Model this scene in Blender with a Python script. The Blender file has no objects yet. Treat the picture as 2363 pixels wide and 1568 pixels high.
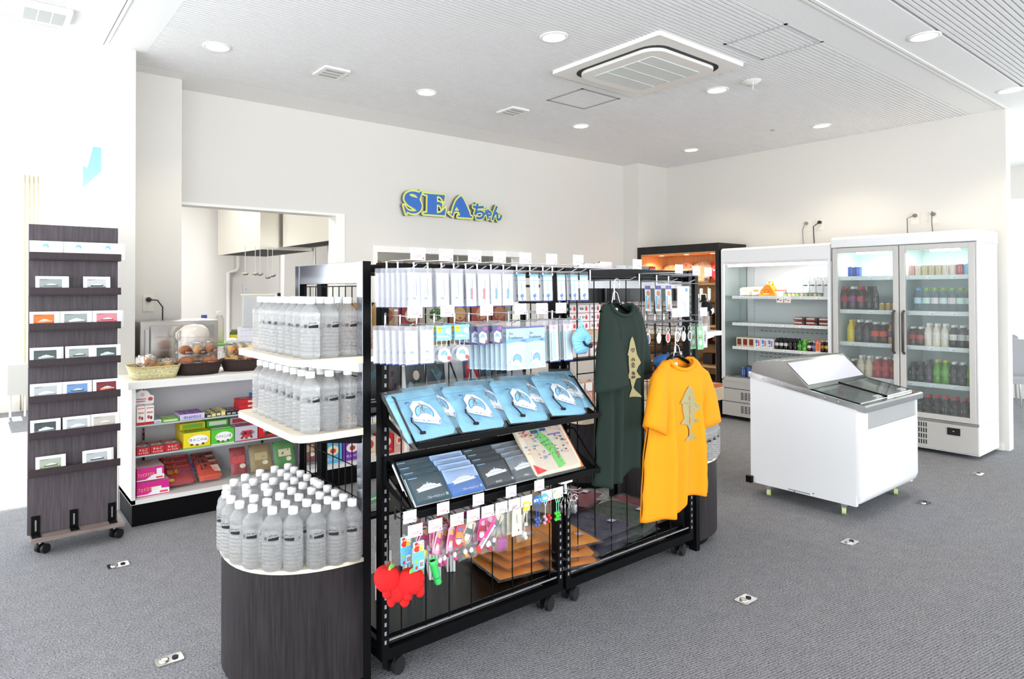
import bpy, math, random
from mathutils import Vector, Matrix
random.seed(7)
SC = bpy.context.scene; COL = SC.collection
sin, cos, pi = math.sin, math.cos, math.pi
# ---------------------------------------------------------------- camera, light, exposure
YAW, PITCH, ROLL, FPX, CYP, CXP = 0.64404143, 0.01169609, -0.0020679, 1501.277, 652.306, 1058.875
EYE = Vector((0, 0, 1.425))
FW = Vector((sin(YAW)*cos(PITCH), cos(YAW)*cos(PITCH), sin(PITCH)))
R0 = Vector((cos(YAW), -sin(YAW), 0)); U0 = R0.cross(FW)
RT = R0*cos(ROLL) + U0*sin(ROLL); UP = -R0*sin(ROLL) + U0*cos(ROLL)
cam = bpy.data.cameras.new('camera'); camo = bpy.data.objects.new('camera', cam); COL.objects.link(camo)
m = Matrix((RT, UP, -FW)).transposed().to_4x4(); m.translation = EYE; camo.matrix_world = m
cam.sensor_width = 36; cam.sensor_fit = 'HORIZONTAL'; cam.lens = FPX/2363*36
cam.shift_x = (1181.5-CXP)/2363; cam.shift_y = (CYP-784)/2363; cam.clip_start = .05; cam.clip_end = 200
SC.camera = camo
SC.view_settings.view_transform = 'Standard'; SC.view_settings.look = 'None'
SC.view_settings.gamma = 1; SC.view_settings.use_curve_mapping = False
SC.view_settings.exposure = 0.15
SC.cycles.max_bounces = 20; SC.cycles.transparent_max_bounces = 40; SC.cycles.transmission_bounces = 18
SC.cycles.glossy_bounces = 4; SC.cycles.diffuse_bounces = 5; SC.cycles.caustics_refractive = False; SC.cycles.caustics_reflective = False
SC.cycles.use_denoising = True
W = bpy.data.worlds.new('overcast_sky'); SC.world = W; W.use_nodes = True
W.node_tree.nodes['Background'].inputs[0].default_value = (0.93, 0.97, 1.0, 1)
W.node_tree.nodes['Background'].inputs[1].default_value = 4.2
def light(name, kind, loc, energy, color=(1,1,1), size=None, direction=None, size_y=None):
    l = bpy.data.lights.new(name, kind); l.energy = energy; l.color = color
    o = bpy.data.objects.new(name, l); COL.objects.link(o); o.location = loc
    if direction: o.rotation_euler = Vector(direction).to_track_quat('-Z', 'Y').to_euler()
    if kind == 'AREA':
        l.size = size
        if size_y: l.shape = 'RECTANGLE'; l.size_y = size_y
    elif kind == 'SUN': l.angle = 0.01
    elif kind in ('POINT', 'SPOT') and size: l.shadow_soft_size = size
    return o
SUN = light('sun', 'SUN', (0, 20, 12), 16.0, (1, .97, .92), direction=(0.0, -.829, -.559))
# ---------------------------------------------------------------- helpers
def ray(x, y): return FW*FPX + RT*(x-CXP) - UP*(y-CYP)
def at(x, y, ax, val):
    d = ray(x, y); t = (val-EYE[ax])/d[ax]; return EYE + d*t
def aty(x, y, Y): return at(x, y, 1, Y)
def s2l(c): return tuple((v/12.92 if v <= .04045 else ((v+.055)/1.055)**2.4) for v in c)
def hx(h): return s2l(tuple(int(h[i:i+2], 16)/255 for i in (0, 2, 4)))
MATS = {}
def mat(name, col, rough=.5, metal=0, trans=0, ior=1.45, emit=0, alpha=1, coat=0, bump=None, vary=None, spec=.5):
    if name in MATS: return MATS[name]
    M = bpy.data.materials.new(name); M.use_nodes = True; nt = M.node_tree; b = nt.nodes['Principled BSDF']
    if isinstance(col, str): col = hx(col)
    b.inputs['Base Color'].default_value = (*col, 1); b.inputs['Roughness'].default_value = rough
    b.inputs['Metallic'].default_value = metal; b.inputs['Transmission Weight'].default_value = trans
    b.inputs['IOR'].default_value = ior; b.inputs['Coat Weight'].default_value = coat; b.inputs['Specular IOR Level'].default_value = spec
    if emit: b.inputs['Emission Color'].default_value = (*col, 1); b.inputs['Emission Strength'].default_value = emit
    if alpha < 1: b.inputs['Alpha'].default_value = alpha
    tc = nt.nodes.new('ShaderNodeTexCoord'); tc.name = 'Texture Coordinate'
    def noise(sc, scale3=None, det=3):
        n = nt.nodes.new('ShaderNodeTexNoise'); n.inputs['Scale'].default_value = sc; n.inputs['Detail'].default_value = det
        if scale3:
            mp = nt.nodes.new('ShaderNodeMapping'); mp.inputs['Scale'].default_value = scale3
            nt.links.new(tc.outputs['Object'], mp.inputs[0]); nt.links.new(mp.outputs[0], n.inputs['Vector'])
        else: nt.links.new(tc.outputs['Object'], n.inputs['Vector'])
        return n
    if vary:                      # (amount, scale, scale3): grain of the material itself
        n = noise(vary[1], vary[2] if len(vary) > 2 else None)
        r = nt.nodes.new('ShaderNodeValToRGB'); a = vary[0]
        r.color_ramp.elements[0].position = .3; r.color_ramp.elements[1].position = .7
        r.color_ramp.elements[0].color = (*[max(0, c*(1-a)) for c in col], 1); r.color_ramp.elements[1].color = (*[min(1, c*(1+a)) for c in col], 1)
        nt.links.new(n.outputs['Fac'], r.inputs[0]); nt.links.new(r.outputs[0], b.inputs['Base Color'])
    if bump:                      # (strength, scale, scale3)
        n = noise(bump[1], bump[2] if len(bump) > 2 else None)
        bp = nt.nodes.new('ShaderNodeBump'); bp.inputs['Strength'].default_value = bump[0]; bp.inputs['Distance'].default_value = .01
        nt.links.new(n.outputs['Fac'], bp.inputs['Height']); nt.links.new(bp.outputs[0], b.inputs['Normal'])
    MATS[name] = M; return M
def film(name, col=(1,1,1), clear=.8, rough=.12, bump=None):
    """thin clear plastic or glass: see-through, a gloss that grows at glancing angles, a little milkiness"""
    if name in MATS: return MATS[name]
    M = bpy.data.materials.new(name); M.use_nodes = True; nt = M.node_tree; nt.nodes.clear(); N = nt.nodes.new; L = nt.links.new
    o = N('ShaderNodeOutputMaterial'); m1 = N('ShaderNodeMixShader'); m2 = N('ShaderNodeMixShader')
    t = N('ShaderNodeBsdfTransparent'); t.inputs[0].default_value = (*col, 1)
    d = N('ShaderNodeBsdfDiffuse'); d.inputs[0].default_value = (*[min(1, c) for c in col], 1)
    g = N('ShaderNodeBsdfGlossy'); g.inputs['Roughness'].default_value = rough
    lw = N('ShaderNodeLayerWeight'); lw.inputs[0].default_value = .22
    ma = N('ShaderNodeMath'); ma.operation = 'MULTIPLY'; ma.inputs[1].default_value = .55
    m1.inputs[0].default_value = (1-clear)*.5; L(t.outputs[0], m1.inputs[1]); L(d.outputs[0], m1.inputs[2])
    L(lw.outputs['Fresnel'], ma.inputs[0]); L(ma.outputs[0], m2.inputs[0]); L(m1.outputs[0], m2.inputs[1]); L(g.outputs[0], m2.inputs[2]); L(m2.outputs[0], o.inputs[0])
    if bump:
        tc = N('ShaderNodeTexCoord'); n = N('ShaderNodeTexNoise'); n.inputs['Scale'].default_value = bump[1]; n.inputs['Detail'].default_value = 2
        L(tc.outputs['Object'], n.inputs['Vector']); bp = N('ShaderNodeBump'); bp.inputs['Strength'].default_value = bump[0]; bp.inputs['Distance'].default_value = .01
        L(n.outputs['Fac'], bp.inputs['Height']); L(bp.outputs[0], g.inputs['Normal']); L(bp.outputs[0], lw.inputs['Normal'])
    MATS[name] = M; return M
_tc = {}
def tmesh(s, off=0, res=2):
    k = (s, off, res)
    if k not in _tc:
        c = bpy.data.curves.new('t', 'FONT'); c.body = s; c.resolution_u = res; c.offset = off; c.size = 1
        o = bpy.data.objects.new('t', c); COL.objects.link(o)
        me = bpy.data.meshes.new_from_object(o.evaluated_get(bpy.context.evaluated_depsgraph_get()))
        v = [(p.co.x, p.co.y) for p in me.vertices]; f = [tuple(q.vertices) for q in me.polygons]
        bpy.data.objects.remove(o); bpy.data.curves.remove(c); bpy.data.meshes.remove(me)
        x0 = min(a for a, b in v); x1 = max(a for a, b in v); y0 = min(b for a, b in v); y1 = max(b for a, b in v)
        h = y1-y0
        _tc[k] = ([((a-x0)/h, (b-y0)/h) for a, b in v], f, (x1-x0)/h)
    return _tc[k]
class MB:
    def __init__(s): s.v = []; s.f = []; s.m = []; s.sm = []; s.mats = []; s.M = Matrix.Identity(4)
    def mi(s, m):
        if m not in s.mats: s.mats.append(m)
        return s.mats.index(m)
    def add(s, vs, fs, m, smooth=False):
        b = len(s.v); k = s.mi(m)
        s.v += [s.M @ Vector(p) for p in vs]
        for f in fs: s.f.append([b+i for i in f]); s.m.append(k); s.sm.append(smooth)
    def box(s, x0, x1, y0, y1, z0, z1, m):
        s.add([(x, y, z) for x in (x0, x1) for y in (y0, y1) for z in (z0, z1)],
              [(0,1,3,2),(4,6,7,5),(0,4,5,1),(2,3,7,6),(0,2,6,4),(1,5,7,3)], m)
    def cbox(s, c, d, m): s.box(c[0]-d[0]/2, c[0]+d[0]/2, c[1]-d[1]/2, c[1]+d[1]/2, c[2]-d[2]/2, c[2]+d[2]/2, m)
    def quad(s, a, b, c, d, m): s.add([a, b, c, d], [(0,1,2,3)], m)
    def prism(s, pts, z0, z1, m, axis='z', smooth=False):
        """pts: outline in the plane across axis; extruded z0..z1 along axis"""
        n = len(pts)
        def P(a, b, t): return {'z': (a, b, t), 'y': (a, t, b), 'x': (t, a, b)}[axis]
        s.add([P(a, b, z0) for a, b in pts] + [P(a, b, z1) for a, b in pts], [tuple(range(n))[::-1], tuple(range(n, 2*n))], m)
        s.add([P(a, b, z0) for a, b in pts] + [P(a, b, z1) for a, b in pts], [(i, (i+1) % n, n+(i+1) % n, n+i) for i in range(n)], m, smooth)
    def lathe(s, prof, m, n=16, c=(0,0,0), smooth=True, cap=True, sx=1, sy=1):
        vs = []; fs = []
        for r, z in prof: vs += [(c[0]+sx*r*cos(2*pi*i/n), c[1]+sy*r*sin(2*pi*i/n), c[2]+z) for i in range(n)]
        for k in range(len(prof)-1): fs += [(k*n+i, k*n+(i+1) % n, (k+1)*n+(i+1) % n, (k+1)*n+i) for i in range(n)]
        s.add(vs, fs, m, smooth)
        if cap:
            for k, rev in ((0, True), (len(prof)-1, False)):
                if prof[k][0] > 1e-5:
                    idx = list(range(n)); s.add(vs[k*n:(k+1)*n], [tuple(idx[::-1] if rev else idx)], m)
    def tube(s, pts, r, m, n=6, closed=False):
        pts = [Vector(p) for p in pts]; N = len(pts); rs = r if isinstance(r, (list, tuple)) else [r]*N
        vs = []; up = None
        for i, p in enumerate(pts):
            if closed: t = pts[(i+1) % N]-pts[i-1]
            else: t = pts[min(i+1, N-1)]-pts[max(i-1, 0)]
            t.normalize()
            if up is None: up = Vector((0,0,1)) if abs(t.z) < .9 else Vector((1,0,0))
            a = up - t*up.dot(t)
            if a.length < 1e-4: a = t.orthogonal()
            a.normalize(); b = t.cross(a); up = a
            vs += [p + a*rs[i]*cos(2*pi*j/n) + b*rs[i]*sin(2*pi*j/n) for j in range(n)]
        K = N if closed else N-1
        fs = [(i*n+j, i*n+(j+1) % n, ((i+1) % N)*n+(j+1) % n, ((i+1) % N)*n+j) for i in range(K) for j in range(n)]
        s.add(vs, fs, m, n > 4)
        if not closed: s.add(vs[:n], [tuple(range(n))[::-1]], m); s.add(vs[-n:], [tuple(range(n))], m)
    def ball(s, c, r, m, n=12, sq=(1,1,1)):
        k = n//2; s.lathe([(0.0001 if i in (0, k) else sin(pi*i/k), -cos(pi*i/k)) for i in range(k+1)], m, n, cap=False) if False else None
        vs = [(c[0], c[1], c[2]-r*sq[2])]; fs = []
        for i in range(1, k):
            a = pi*i/k; vs += [(c[0]+r*sq[0]*sin(a)*cos(2*pi*j/n), c[1]+r*sq[1]*sin(a)*sin(2*pi*j/n), c[2]-r*sq[2]*cos(a)) for j in range(n)]
        vs.append((c[0], c[1], c[2]+r*sq[2])); L = len(vs)-1
        fs += [(0, 1+(j+1) % n, 1+j) for j in range(n)]
        for i in range(k-2): fs += [(1+i*n+j, 1+i*n+(j+1) % n, 1+(i+1)*n+(j+1) % n, 1+(i+1)*n+j) for j in range(n)]
        b = 1+(k-2)*n; fs += [(L, b+j, b+(j+1) % n) for j in range(n)]
        s.add(vs, fs, m, True)
    def grid(s, fn, nu, nv, m, smooth=True):
        s.add([fn(i/nu, j/nv) for j in range(nv+1) for i in range(nu+1)],
              [(j*(nu+1)+i, j*(nu+1)+i+1, (j+1)*(nu+1)+i+1, (j+1)*(nu+1)+i) for j in range(nv) for i in range(nu)], m, smooth)
    def pillow(s, w, h, t, m, O=(0,0,0), U=(1,0,0), V=(0,0,1), wr=.12, nu=10, nv=8, p=3, seed=0):
        """soft filled pack: w along U, h along V, bulging both ways along U x V"""
        O = Vector(O); U = Vector(U); V = Vector(V); N = U.cross(V).normalized(); rr = random.Random(seed)
        ph = [rr.uniform(0, 6.28) for _ in range(6)]
        for sg in (1, -1):
            def fn(u, v):
                a, b = 2*u-1, 2*v-1
                q = (1-abs(a)**p)*(1-abs(b)**p); q = max(q, 0)**.6
                cr = 1+wr*(sin(a*9+ph[0]+b*4)+sin(b*11+ph[1]-a*5))*.5
                ed = wr*.03*(sin(13*b+ph[2]) if abs(a) > .99 else 0)
                return O + U*(w*(u-.5)+ed*w) + V*(h*(v-.5)) + N*(sg*t/2*q*cr)
            s.grid(fn, nu, nv, m)
    def frame(s, O, U, V):          # orthonormal frame for 2D drawing: x along U, y along V
        U = Vector(U).normalized(); V = Vector(V).normalized(); N = U.cross(V).normalized()
        m = Matrix((U, V, N)).transposed().to_4x4(); m.translation = Vector(O); return m
    def draw(s, O, U, V, items):
        """flat printing in a frame; items: ('r',x0,x1,y0,y1,mat) ('p',pts,mat) ('t',str,x,y,h,mat[,center]) ('e',cx,cy,rx,ry,mat)"""
        F = s.frame(O, U, V); old = s.M; s.M = old @ F; z = 0
        for it in items:
            z += .00025
            if it[0] == 'r': _, x0, x1, y0, y1, m = it; s.add([(x0,y0,z),(x1,y0,z),(x1,y1,z),(x0,y1,z)], [(0,1,2,3)], m)
            elif it[0] == 'p': s.add([(a, b, z) for a, b in it[1]], [tuple(range(len(it[1])))], it[2])
            elif it[0] == 'e':
                _, cx, cy, rx, ry, m = it; s.add([(cx+rx*cos(2*pi*i/14), cy+ry*sin(2*pi*i/14), z) for i in range(14)], [tuple(range(14))], m)
            elif it[0] == 't':
                _, st, x, y, h, m = it[:6]; v, f, w = tmesh(st, .01, 1); wd = it[7] if len(it) > 7 and it[7] else w*h; k = wd/w
                x0 = x-wd/2 if len(it) > 6 and it[6] else x
                s.add([(x0+a*k, y+b*h, z) for a, b in v], f, m)
        s.M = old
    def build(s, name, parent=None, loc=None, bevel=0, sub=0, solid=0):
        me = bpy.data.meshes.new(name); me.from_pydata([tuple(v) for v in s.v], [], s.f)
        for m in s.mats: me.materials.append(m)
        me.polygons.foreach_set('material_index', s.m); me.polygons.foreach_set('use_smooth', s.sm); me.update()
        o = bpy.data.objects.new(name, me); COL.objects.link(o)
        if parent: o.parent = parent
        if loc: o.location = loc
        if solid: q = o.modifiers.new('thickness', 'SOLIDIFY'); q.thickness = solid; q.offset = 0
        if sub: q = o.modifiers.new('smooth', 'SUBSURF'); q.levels = sub; q.render_levels = sub
        if bevel: q = o.modifiers.new('bevel', 'BEVEL'); q.width = bevel; q.segments = 2; q.limit_method = 'ANGLE'; q.angle_limit = .9
        return o
def tag(o, label=None, cat=None, group=None, kind=None):
    if label: o['label'] = label
    if cat: o['category'] = cat
    if group: o['group'] = group
    if kind: o['kind'] = kind
    return o
def thing(name, label, cat, loc=(0,0,0), rz=0, group=None):
    o = bpy.data.objects.new(name, None); COL.objects.link(o); o.location = loc; o.rotation_euler = (0, 0, rz); o.empty_display_size = .05
    return tag(o, label, cat, group)
def kids(o): return [c for c in ALLKIDS.get(o.name, [])]
ALLKIDS = {}
def copy_tree(o, parent=None, children=None):
    c = o.copy(); COL.objects.link(c); c.parent = parent
    for ch in list(o.children): copy_tree(ch, c)
    return c
def dup(o, label, loc, rz=None, group=None):
    c = copy_tree(o); c.location = loc; c['label'] = label
    if rz is not None: c.rotation_euler = (0, 0, rz)
    if group: c['group'] = group
    return c
def structure(name, mb, label=None, **k):
    o = mb.build(name, **k); o['kind'] = 'structure'
    if label: o['label'] = label
    return o
ORD = ['leftmost', 'second from left', 'third from left', 'fourth from left', 'fifth from left', 'sixth from left', 'seventh from left', 'eighth from left', 'ninth from left', 'tenth from left', 'eleventh from left', 'twelfth from left', 'thirteenth from left', 'fourteenth from left']
def rrect(x0, x1, y0, y1, r, n=5):
    pts = []
    for cx, cy, a in ((x1-r, y1-r, 0), (x0+r, y1-r, 90), (x0+r, y0+r, 180), (x1-r, y0+r, 270)):
        pts += [(cx+r*cos(math.radians(a+90*i/n)), cy+r*sin(math.radians(a+90*i/n))) for i in range(n+1)]
    return pts
# ---------------------------------------------------------------- materials
WHITE = mat('white_paint', 'ECEAE6', .85); WALLM = mat('wall_plaster', 'DFDCD6', .9, bump=(.05, 90))
CEIL = mat('ceiling_board', 'F2F1F0', .95, vary=(.05, 160)); TRIMM = mat('white_trim', 'F2F1EE', .5)
def carpet():
    M = mat('grey_loop_carpet', '7C7C80', .95); nt = M.node_tree; N = nt.nodes.new; L = nt.links.new; b = nt.nodes['Principled BSDF']
    tc = nt.nodes['Texture Coordinate']; mp = N('ShaderNodeMapping'); mp.inputs['Rotation'].default_value = (0, 0, .16); L(tc.outputs['Object'], mp.inputs[0])
    w = N('ShaderNodeTexWave'); w.bands_direction = 'Y'; w.inputs['Scale'].default_value = 28; w.inputs['Distortion'].default_value = 1.2; w.inputs['Detail'].default_value = 2; w.inputs['Detail Scale'].default_value = 3; L(mp.outputs[0], w.inputs[0])
    n = N('ShaderNodeTexNoise'); n.inputs['Scale'].default_value = 130; n.inputs['Detail'].default_value = 2; L(tc.outputs['Object'], n.inputs['Vector'])
    n2 = N('ShaderNodeTexNoise'); n2.inputs['Scale'].default_value = 14; L(tc.outputs['Object'], n2.inputs['Vector'])
    a = N('ShaderNodeMath'); a.operation = 'MULTIPLY_ADD'; a.inputs[1].default_value = .22; L(w.outputs['Fac'], a.inputs[0]); L(n.outputs['Fac'], a.inputs[2])
    c = N('ShaderNodeMath'); c.operation = 'MULTIPLY_ADD'; c.inputs[1].default_value = .15; L(n2.outputs['Fac'], c.inputs[0]); L(a.outputs[0], c.inputs[2])
    r = N('ShaderNodeValToRGB'); r.color_ramp.elements[0].position = .38; r.color_ramp.elements[1].position = .98; r.color_ramp.elements[0].color = (*hx('4C4C50'), 1); r.color_ramp.elements[1].color = (*hx('A8A8AC'), 1)
    L(c.outputs[0], r.inputs[0]); L(r.outputs[0], b.inputs['Base Color'])
    bp = N('ShaderNodeBump'); bp.inputs['Strength'].default_value = .3; bp.inputs['Distance'].default_value = .01; L(a.outputs[0], bp.inputs['Height']); L(bp.outputs[0], b.inputs['Normal']); b.inputs['Specular IOR Level'].default_value = .1
    return M
CARPET = carpet()
BLACK = mat('black_steel', '08080A', .42, spec=.16); BLACKG = mat('black_gloss', '060607', .25, spec=.35); DMIRROR = mat('polished_dark_metal', 'A9AAB2', .13, 1); GREYM = mat('grey_plastic', 'B9B9B6', .5)
DWOOD = mat('dark_grained_laminate', '2B2729', .5, spec=.25, vary=(.35, 9, (14, 14, .7))); RWOOD = mat('rack_grained_laminate', '554E52', .5, spec=.25, vary=(.25, 9, (14, 14, .7))); DWOOD2 = mat('dark_brown_laminate', '33262A', .5, vary=(.2, 9, (14, 14, .7)))
PWOOD = mat('grey_brown_board', '857771', .5, vary=(.3, 6, (.8, 14, 14)))
CREAM = mat('cream_board', 'F0E4CE', .4); TAN = mat('tan_wood', 'C9A77C', .5, vary=(.12, 7, (1, 9, 9)))
OWHITE = mat('off_white_laminate', 'F1EFEB', .4); LGREY = mat('light_grey', 'D2D2D4', .5); MGREY = mat('mid_grey', '8E8E90', .5)
CHROME = mat('chrome', 'E8E8E8', .12, 1); STEEL = mat('brushed_steel', 'C9C6C0', .28, 1); ENAMEL = mat('white_enamel', 'F3F4F6', .22); APPL = mat('appliance_grey', 'C9C7C3', .4)
RUBBER = mat('black_rubber', '151517', .6); LIME = mat('lime_wheel', 'D5E6A2', .5)
PAPER = mat('white_paper', 'FAFAFA', .8); INK = mat('black_ink', '17171B', .7); REDINK = mat('red_ink', 'E0434A', .7); BLUEINK = mat('blue_ink', '2F55B8', .7); GREYINK = mat('grey_ink', '9A9AA2', .7)
def C(h, r=.45): return mat('print_'+h.lower(), h, r)
GLASS = film('clear_glass', (.97, 1, .99), .93, .03); FGLASS = film('cooler_door_glass', (.95, .98, .98), .88, .03)
BAG = film('clear_plastic_bag', (1, 1, 1), .9, .15, bump=(.8, 45)); BAGM = film('milky_plastic_bag', (.95, .95, .97), .6, .3, bump=(.6, 60))
PET = film('clear_bottle_plastic', (.985, .99, 1), .72, .06, bump=(.5, 70))
def water_mat():
    """water-filled clear plastic: refracts what lies behind, with a little white mixed in to brighten the bottles"""
    M = bpy.data.materials.new('water_filled_plastic'); M.use_nodes = True; nt = M.node_tree; b = nt.nodes['Principled BSDF']; o = nt.nodes['Material Output']
    b.inputs['Base Color'].default_value = (1, 1, 1, 1); b.inputs['Roughness'].default_value = .04; b.inputs['Transmission Weight'].default_value = .96; b.inputs['IOR'].default_value = 1.5
    t = nt.nodes.new('ShaderNodeBsdfTransparent'); t.inputs[0].default_value = (1, 1, 1, 1); mx = nt.nodes.new('ShaderNodeMixShader'); mx.inputs[0].default_value = .5
    nt.links.new(t.outputs[0], mx.inputs[1]); nt.links.new(b.outputs[0], mx.inputs[2]); m2 = nt.nodes.new('ShaderNodeMixShader'); m2.inputs[0].default_value = .11; tl = nt.nodes.new('ShaderNodeBsdfDiffuse'); tl.inputs[0].default_value = (1, 1, 1, 1)  # white diffuse share stands in for light coming through the bottles
    nt.links.new(mx.outputs[0], m2.inputs[1]); nt.links.new(tl.outputs[0], m2.inputs[2]); nt.links.new(m2.outputs[0], o.inputs[0])
    tc = nt.nodes.new('ShaderNodeTexCoord'); n = nt.nodes.new('ShaderNodeTexNoise'); n.inputs['Scale'].default_value = 60
    nt.links.new(tc.outputs['Object'], n.inputs['Vector']); bp = nt.nodes.new('ShaderNodeBump'); bp.inputs['Strength'].default_value = .5; bp.inputs['Distance'].default_value = .01
    nt.links.new(n.outputs['Fac'], bp.inputs['Height']); nt.links.new(bp.outputs[0], b.inputs['Normal']); return M
PET = water_mat()
# ---------------------------------------------------------------- room shell
H = 3.02
b = MB(); b.box(-2.4, 10.9, -4.5, 9.4, -.1, 0, CARPET); structure('floor', b, 'grey loop-pile carpet floor')
b = MB()
def ribs(x0, x1, y0, y1):
    n = int((y1-y0)/.03)
    for i in range(n):
        y = y0+i*.03
        b.add([(x0,y,H+.008),(x1,y,H+.008),(x0,y+.008,H+.008),(x1,y+.008,H+.008),(x0,y+.009,H),(x1,y+.009,H),(x0,y+.03,H),(x1,y+.03,H)],
              [(0,2,3,1),(2,4,5,3),(4,6,7,5)], CEIL)
    b.box(x0, x1, y0, y1, H+.02, H+.03, CEIL)
def flat(x0, x1, y0, y1): b.box(x0, x1, y0, y1, H, H+.03, CEIL)
ribs(.93, 7.3, 1.93, 5.0); flat(.69, .93, 1.93, 9.4); flat(.93, 7.3, 5.0, 9.4); flat(.69, 7.3, 1.43, 1.93); flat(.42, .69, -4.5, 9.4)
ribs(.69, 10.9, -4.5, 1.43); ribs(-2.4, .42, -4.5, 9.4); flat(7.3, 10.9, 1.43, 9.4); b.box(-2.5, 11, -4.6, 9.5, H+.03, H+.12, CEIL)  # unseen slab on top, added to stop sunlight leaking through ceiling gaps
structure('ceiling', b, 'white ribbed acoustic ceiling with plain margins')
b = MB(); b.box(.655, .675, 1.69, 4.73, H-.006, H, TRIMM); b.box(.676, .682, 1.69, 4.73, H-.002, H, MGREY); b.box(.682, .70, 1.69, 4.73, H-.006, H, TRIMM); structure('trim_1', b, 'white ceiling joint strip running from the left wall end')
b = MB(); b.box(.655, 7.42, 1.665, 1.685, H-.006, H, TRIMM); b.box(.655, 7.42, 1.685, 1.693, H-.002, H, MGREY); b.box(.655, 7.42, 1.693, 1.71, H-.006, H, TRIMM); structure('trim_2', b, 'white ceiling joint strip running from the right wall end')
YB = 5.42
b = MB()
def wallseg(x0, x1, z0, z1): b.box(x0, x1, YB, YB+.13, z0, z1, WALLM)
wallseg(1.25, 2.67, 2.12, H); wallseg(2.67, 3.07, 0, H); wallseg(3.07, 4.93, 1.81, H); wallseg(3.07, 4.93, 0, 1.05); wallseg(4.93, 7.295, 0, H); wallseg(1.25, 2.67, 0, .85)
structure('wall_back', b, 'off-white back wall with two service openings')
b = MB()
b.box(1.272, 2.75, YB-.012, YB+.138, 2.105, 2.128, TRIMM); b.box(2.662, 2.75, YB-.012, YB+.14, .86, 2.105, TRIMM); structure('trim_3', b, 'white frame of the kitchen opening')
b = MB()
b.box(3.04, 4.97, YB-.02, YB+.14, 1.79, 1.85, TRIMM); b.box(3.04, 3.09, YB-.02, YB+.14, 1.07, 1.79, TRIMM); b.box(4.92, 4.97, YB-.02, YB+.14, 1.07, 1.79, TRIMM); b.box(3.04, 4.97, YB-.03, YB+.14, 1.03, 1.07, TRIMM); structure('trim_4', b, 'white frame of the second service opening')
b = MB(); b.box(.77, .87, 4.72, 9.3, 0, H, WALLM); structure('wall_left', b, 'white partition at the left whose end faces the camera')
b = MB(); b.box(.87, 1.27, 5.17, 5.55, 0, H, WALLM); structure('wall_left_pillar', b, 'off-white pillar between the left partition and the kitchen opening')
b = MB(); b.box(6.72, 7.3, 5.18, 5.42, 0, H, WALLM); structure('wall_corner_pillar', b, 'off-white pillar in the right back corner')
b = MB(); b.box(7.3, 7.43, 1.68, 5.5, 0, H, WALLM); structure('wall_right', b, 'off-white wall behind the coolers')
b = MB(); b.box(7.285, 7.30, 1.72, 5.18, 0, .06, TRIMM); structure('baseboard_right', b)
b = MB(); b.box(.872, 7.43, 9.0, 9.1, 0, H, WALLM); b.box(7.43, 7.53, 5.5, 9.1, 0, H, WALLM); structure('wall_kitchen', b, 'white kitchen back wall')
b = MB(); b.box(-2.4, .66, 9.3, 9.4, 0, .25, WALLM); b.box(-2.4, .66, 9.3, 9.4, 2.85, H, WALLM); b.box(.66, .87, 9.3, 9.4, 0, H, WALLM); structure('wall_far', b, 'white far wall around the left hall window')
b = MB(); b.box(-2.4, .66, 9.34, 9.35, .25, 2.85, GLASS); structure('window_1', b, 'bright hall window at the far left')
b = MB(); b.box(10.9, 11, -4.5, 9.4, 0, .3, WALLM); b.box(10.9, 11, -4.5, 9.4, 2.6, H, WALLM)
for y in (-3, 0, 1.4, 5, 8): b.box(10.9, 11, y-.04, y+.04, .3, 2.6, TRIMM)
structure('wall_far_right', b, 'white window wall at the far right')
b = MB(); b.box(10.94, 10.95, -4.5, 9.4, .3, 2.6, GLASS); structure('window_2', b, 'bright hall window at the far right')
# curtain, poster, lobby chairs
b = MB(); b.grid(lambda u, v: (.47+.18*u, 9.2+.03*sin(u*26+v*2)*(1-.3*v), .02+v*2.78), 40, 6, mat('cream_curtain', 'F6EFDC', .9)); tag(b.build('window_curtain', solid=.003), 'cream curtain hanging at the far left hall window', 'curtain')
pb = MB(); pb.box(.752, .77, 5.27, 6.3, 2.26, 2.9, PAPER)
pb.draw((.7515, 6.3, 2.26), (0,-1,0), (0,0,1), [('r', .03, 1.0, .03, .61, C('BFE3F5')), ('p', [(.03,.03),(1.0,.03),(1.0,.2),(.6,.28),(.3,.16),(.03,.22)], C('4F8FD0')), ('e', .25, .42, .12, .12, C('E8F6FF')), ('r', .8, .98, .3, .55, C('F4FBFF'))])
tag(pb.build('wall_poster'), 'blue and white poster high on the left partition', 'poster')
def lobby_chair(lab, loc, rz):
    t = thing('lobby_chair', lab, 'chair', loc, rz)
    b = MB(); b.prism(rrect(-.24, .24, .46, .86, .05), -.21, -.17, mat('lobby_chair_fabric', 'A9A9AE', .8), 'y'); b.build('backrest', t, bevel=.006)
    b = MB(); b.prism(rrect(-.24, .24, -.2, .24, .05), .40, .46, MATS['lobby_chair_fabric']); b.build('seat', t, bevel=.01)
    for sx in (-.2, .2):
        for sy in (-.17, .2):
            b = MB(); b.tube([(sx, sy, .40), (sx*1.08, sy*1.05, 0)], .012, CHROME, 8); b.build('leg', t)
    return t
t = thing('heater_box', 'pale grey box on white legs under the far left window', 'heater', (.435, 8.9, 0)); b = MB(); b.prism(rrect(-.10, .10, .26, .60, .012, 3), -.1, .1, mat('heater_grey', 'B9B8B2', .6), 'y'); b.build('box_body', t, bevel=.004)
for sx in (-.07, .07): b = MB(); b.tube([(sx, 0, 0), (sx, 0, .27)], .012, WHITE, 8); b.build('leg', t)
lobby_chair('grey lobby chair just past the right wall end', (9.25, 2.05, 0), 1.9)
lobby_chair('grey lobby chair standing behind the nearer chair at the far right', (10.1, 2.45, 0), 1.9)
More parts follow.
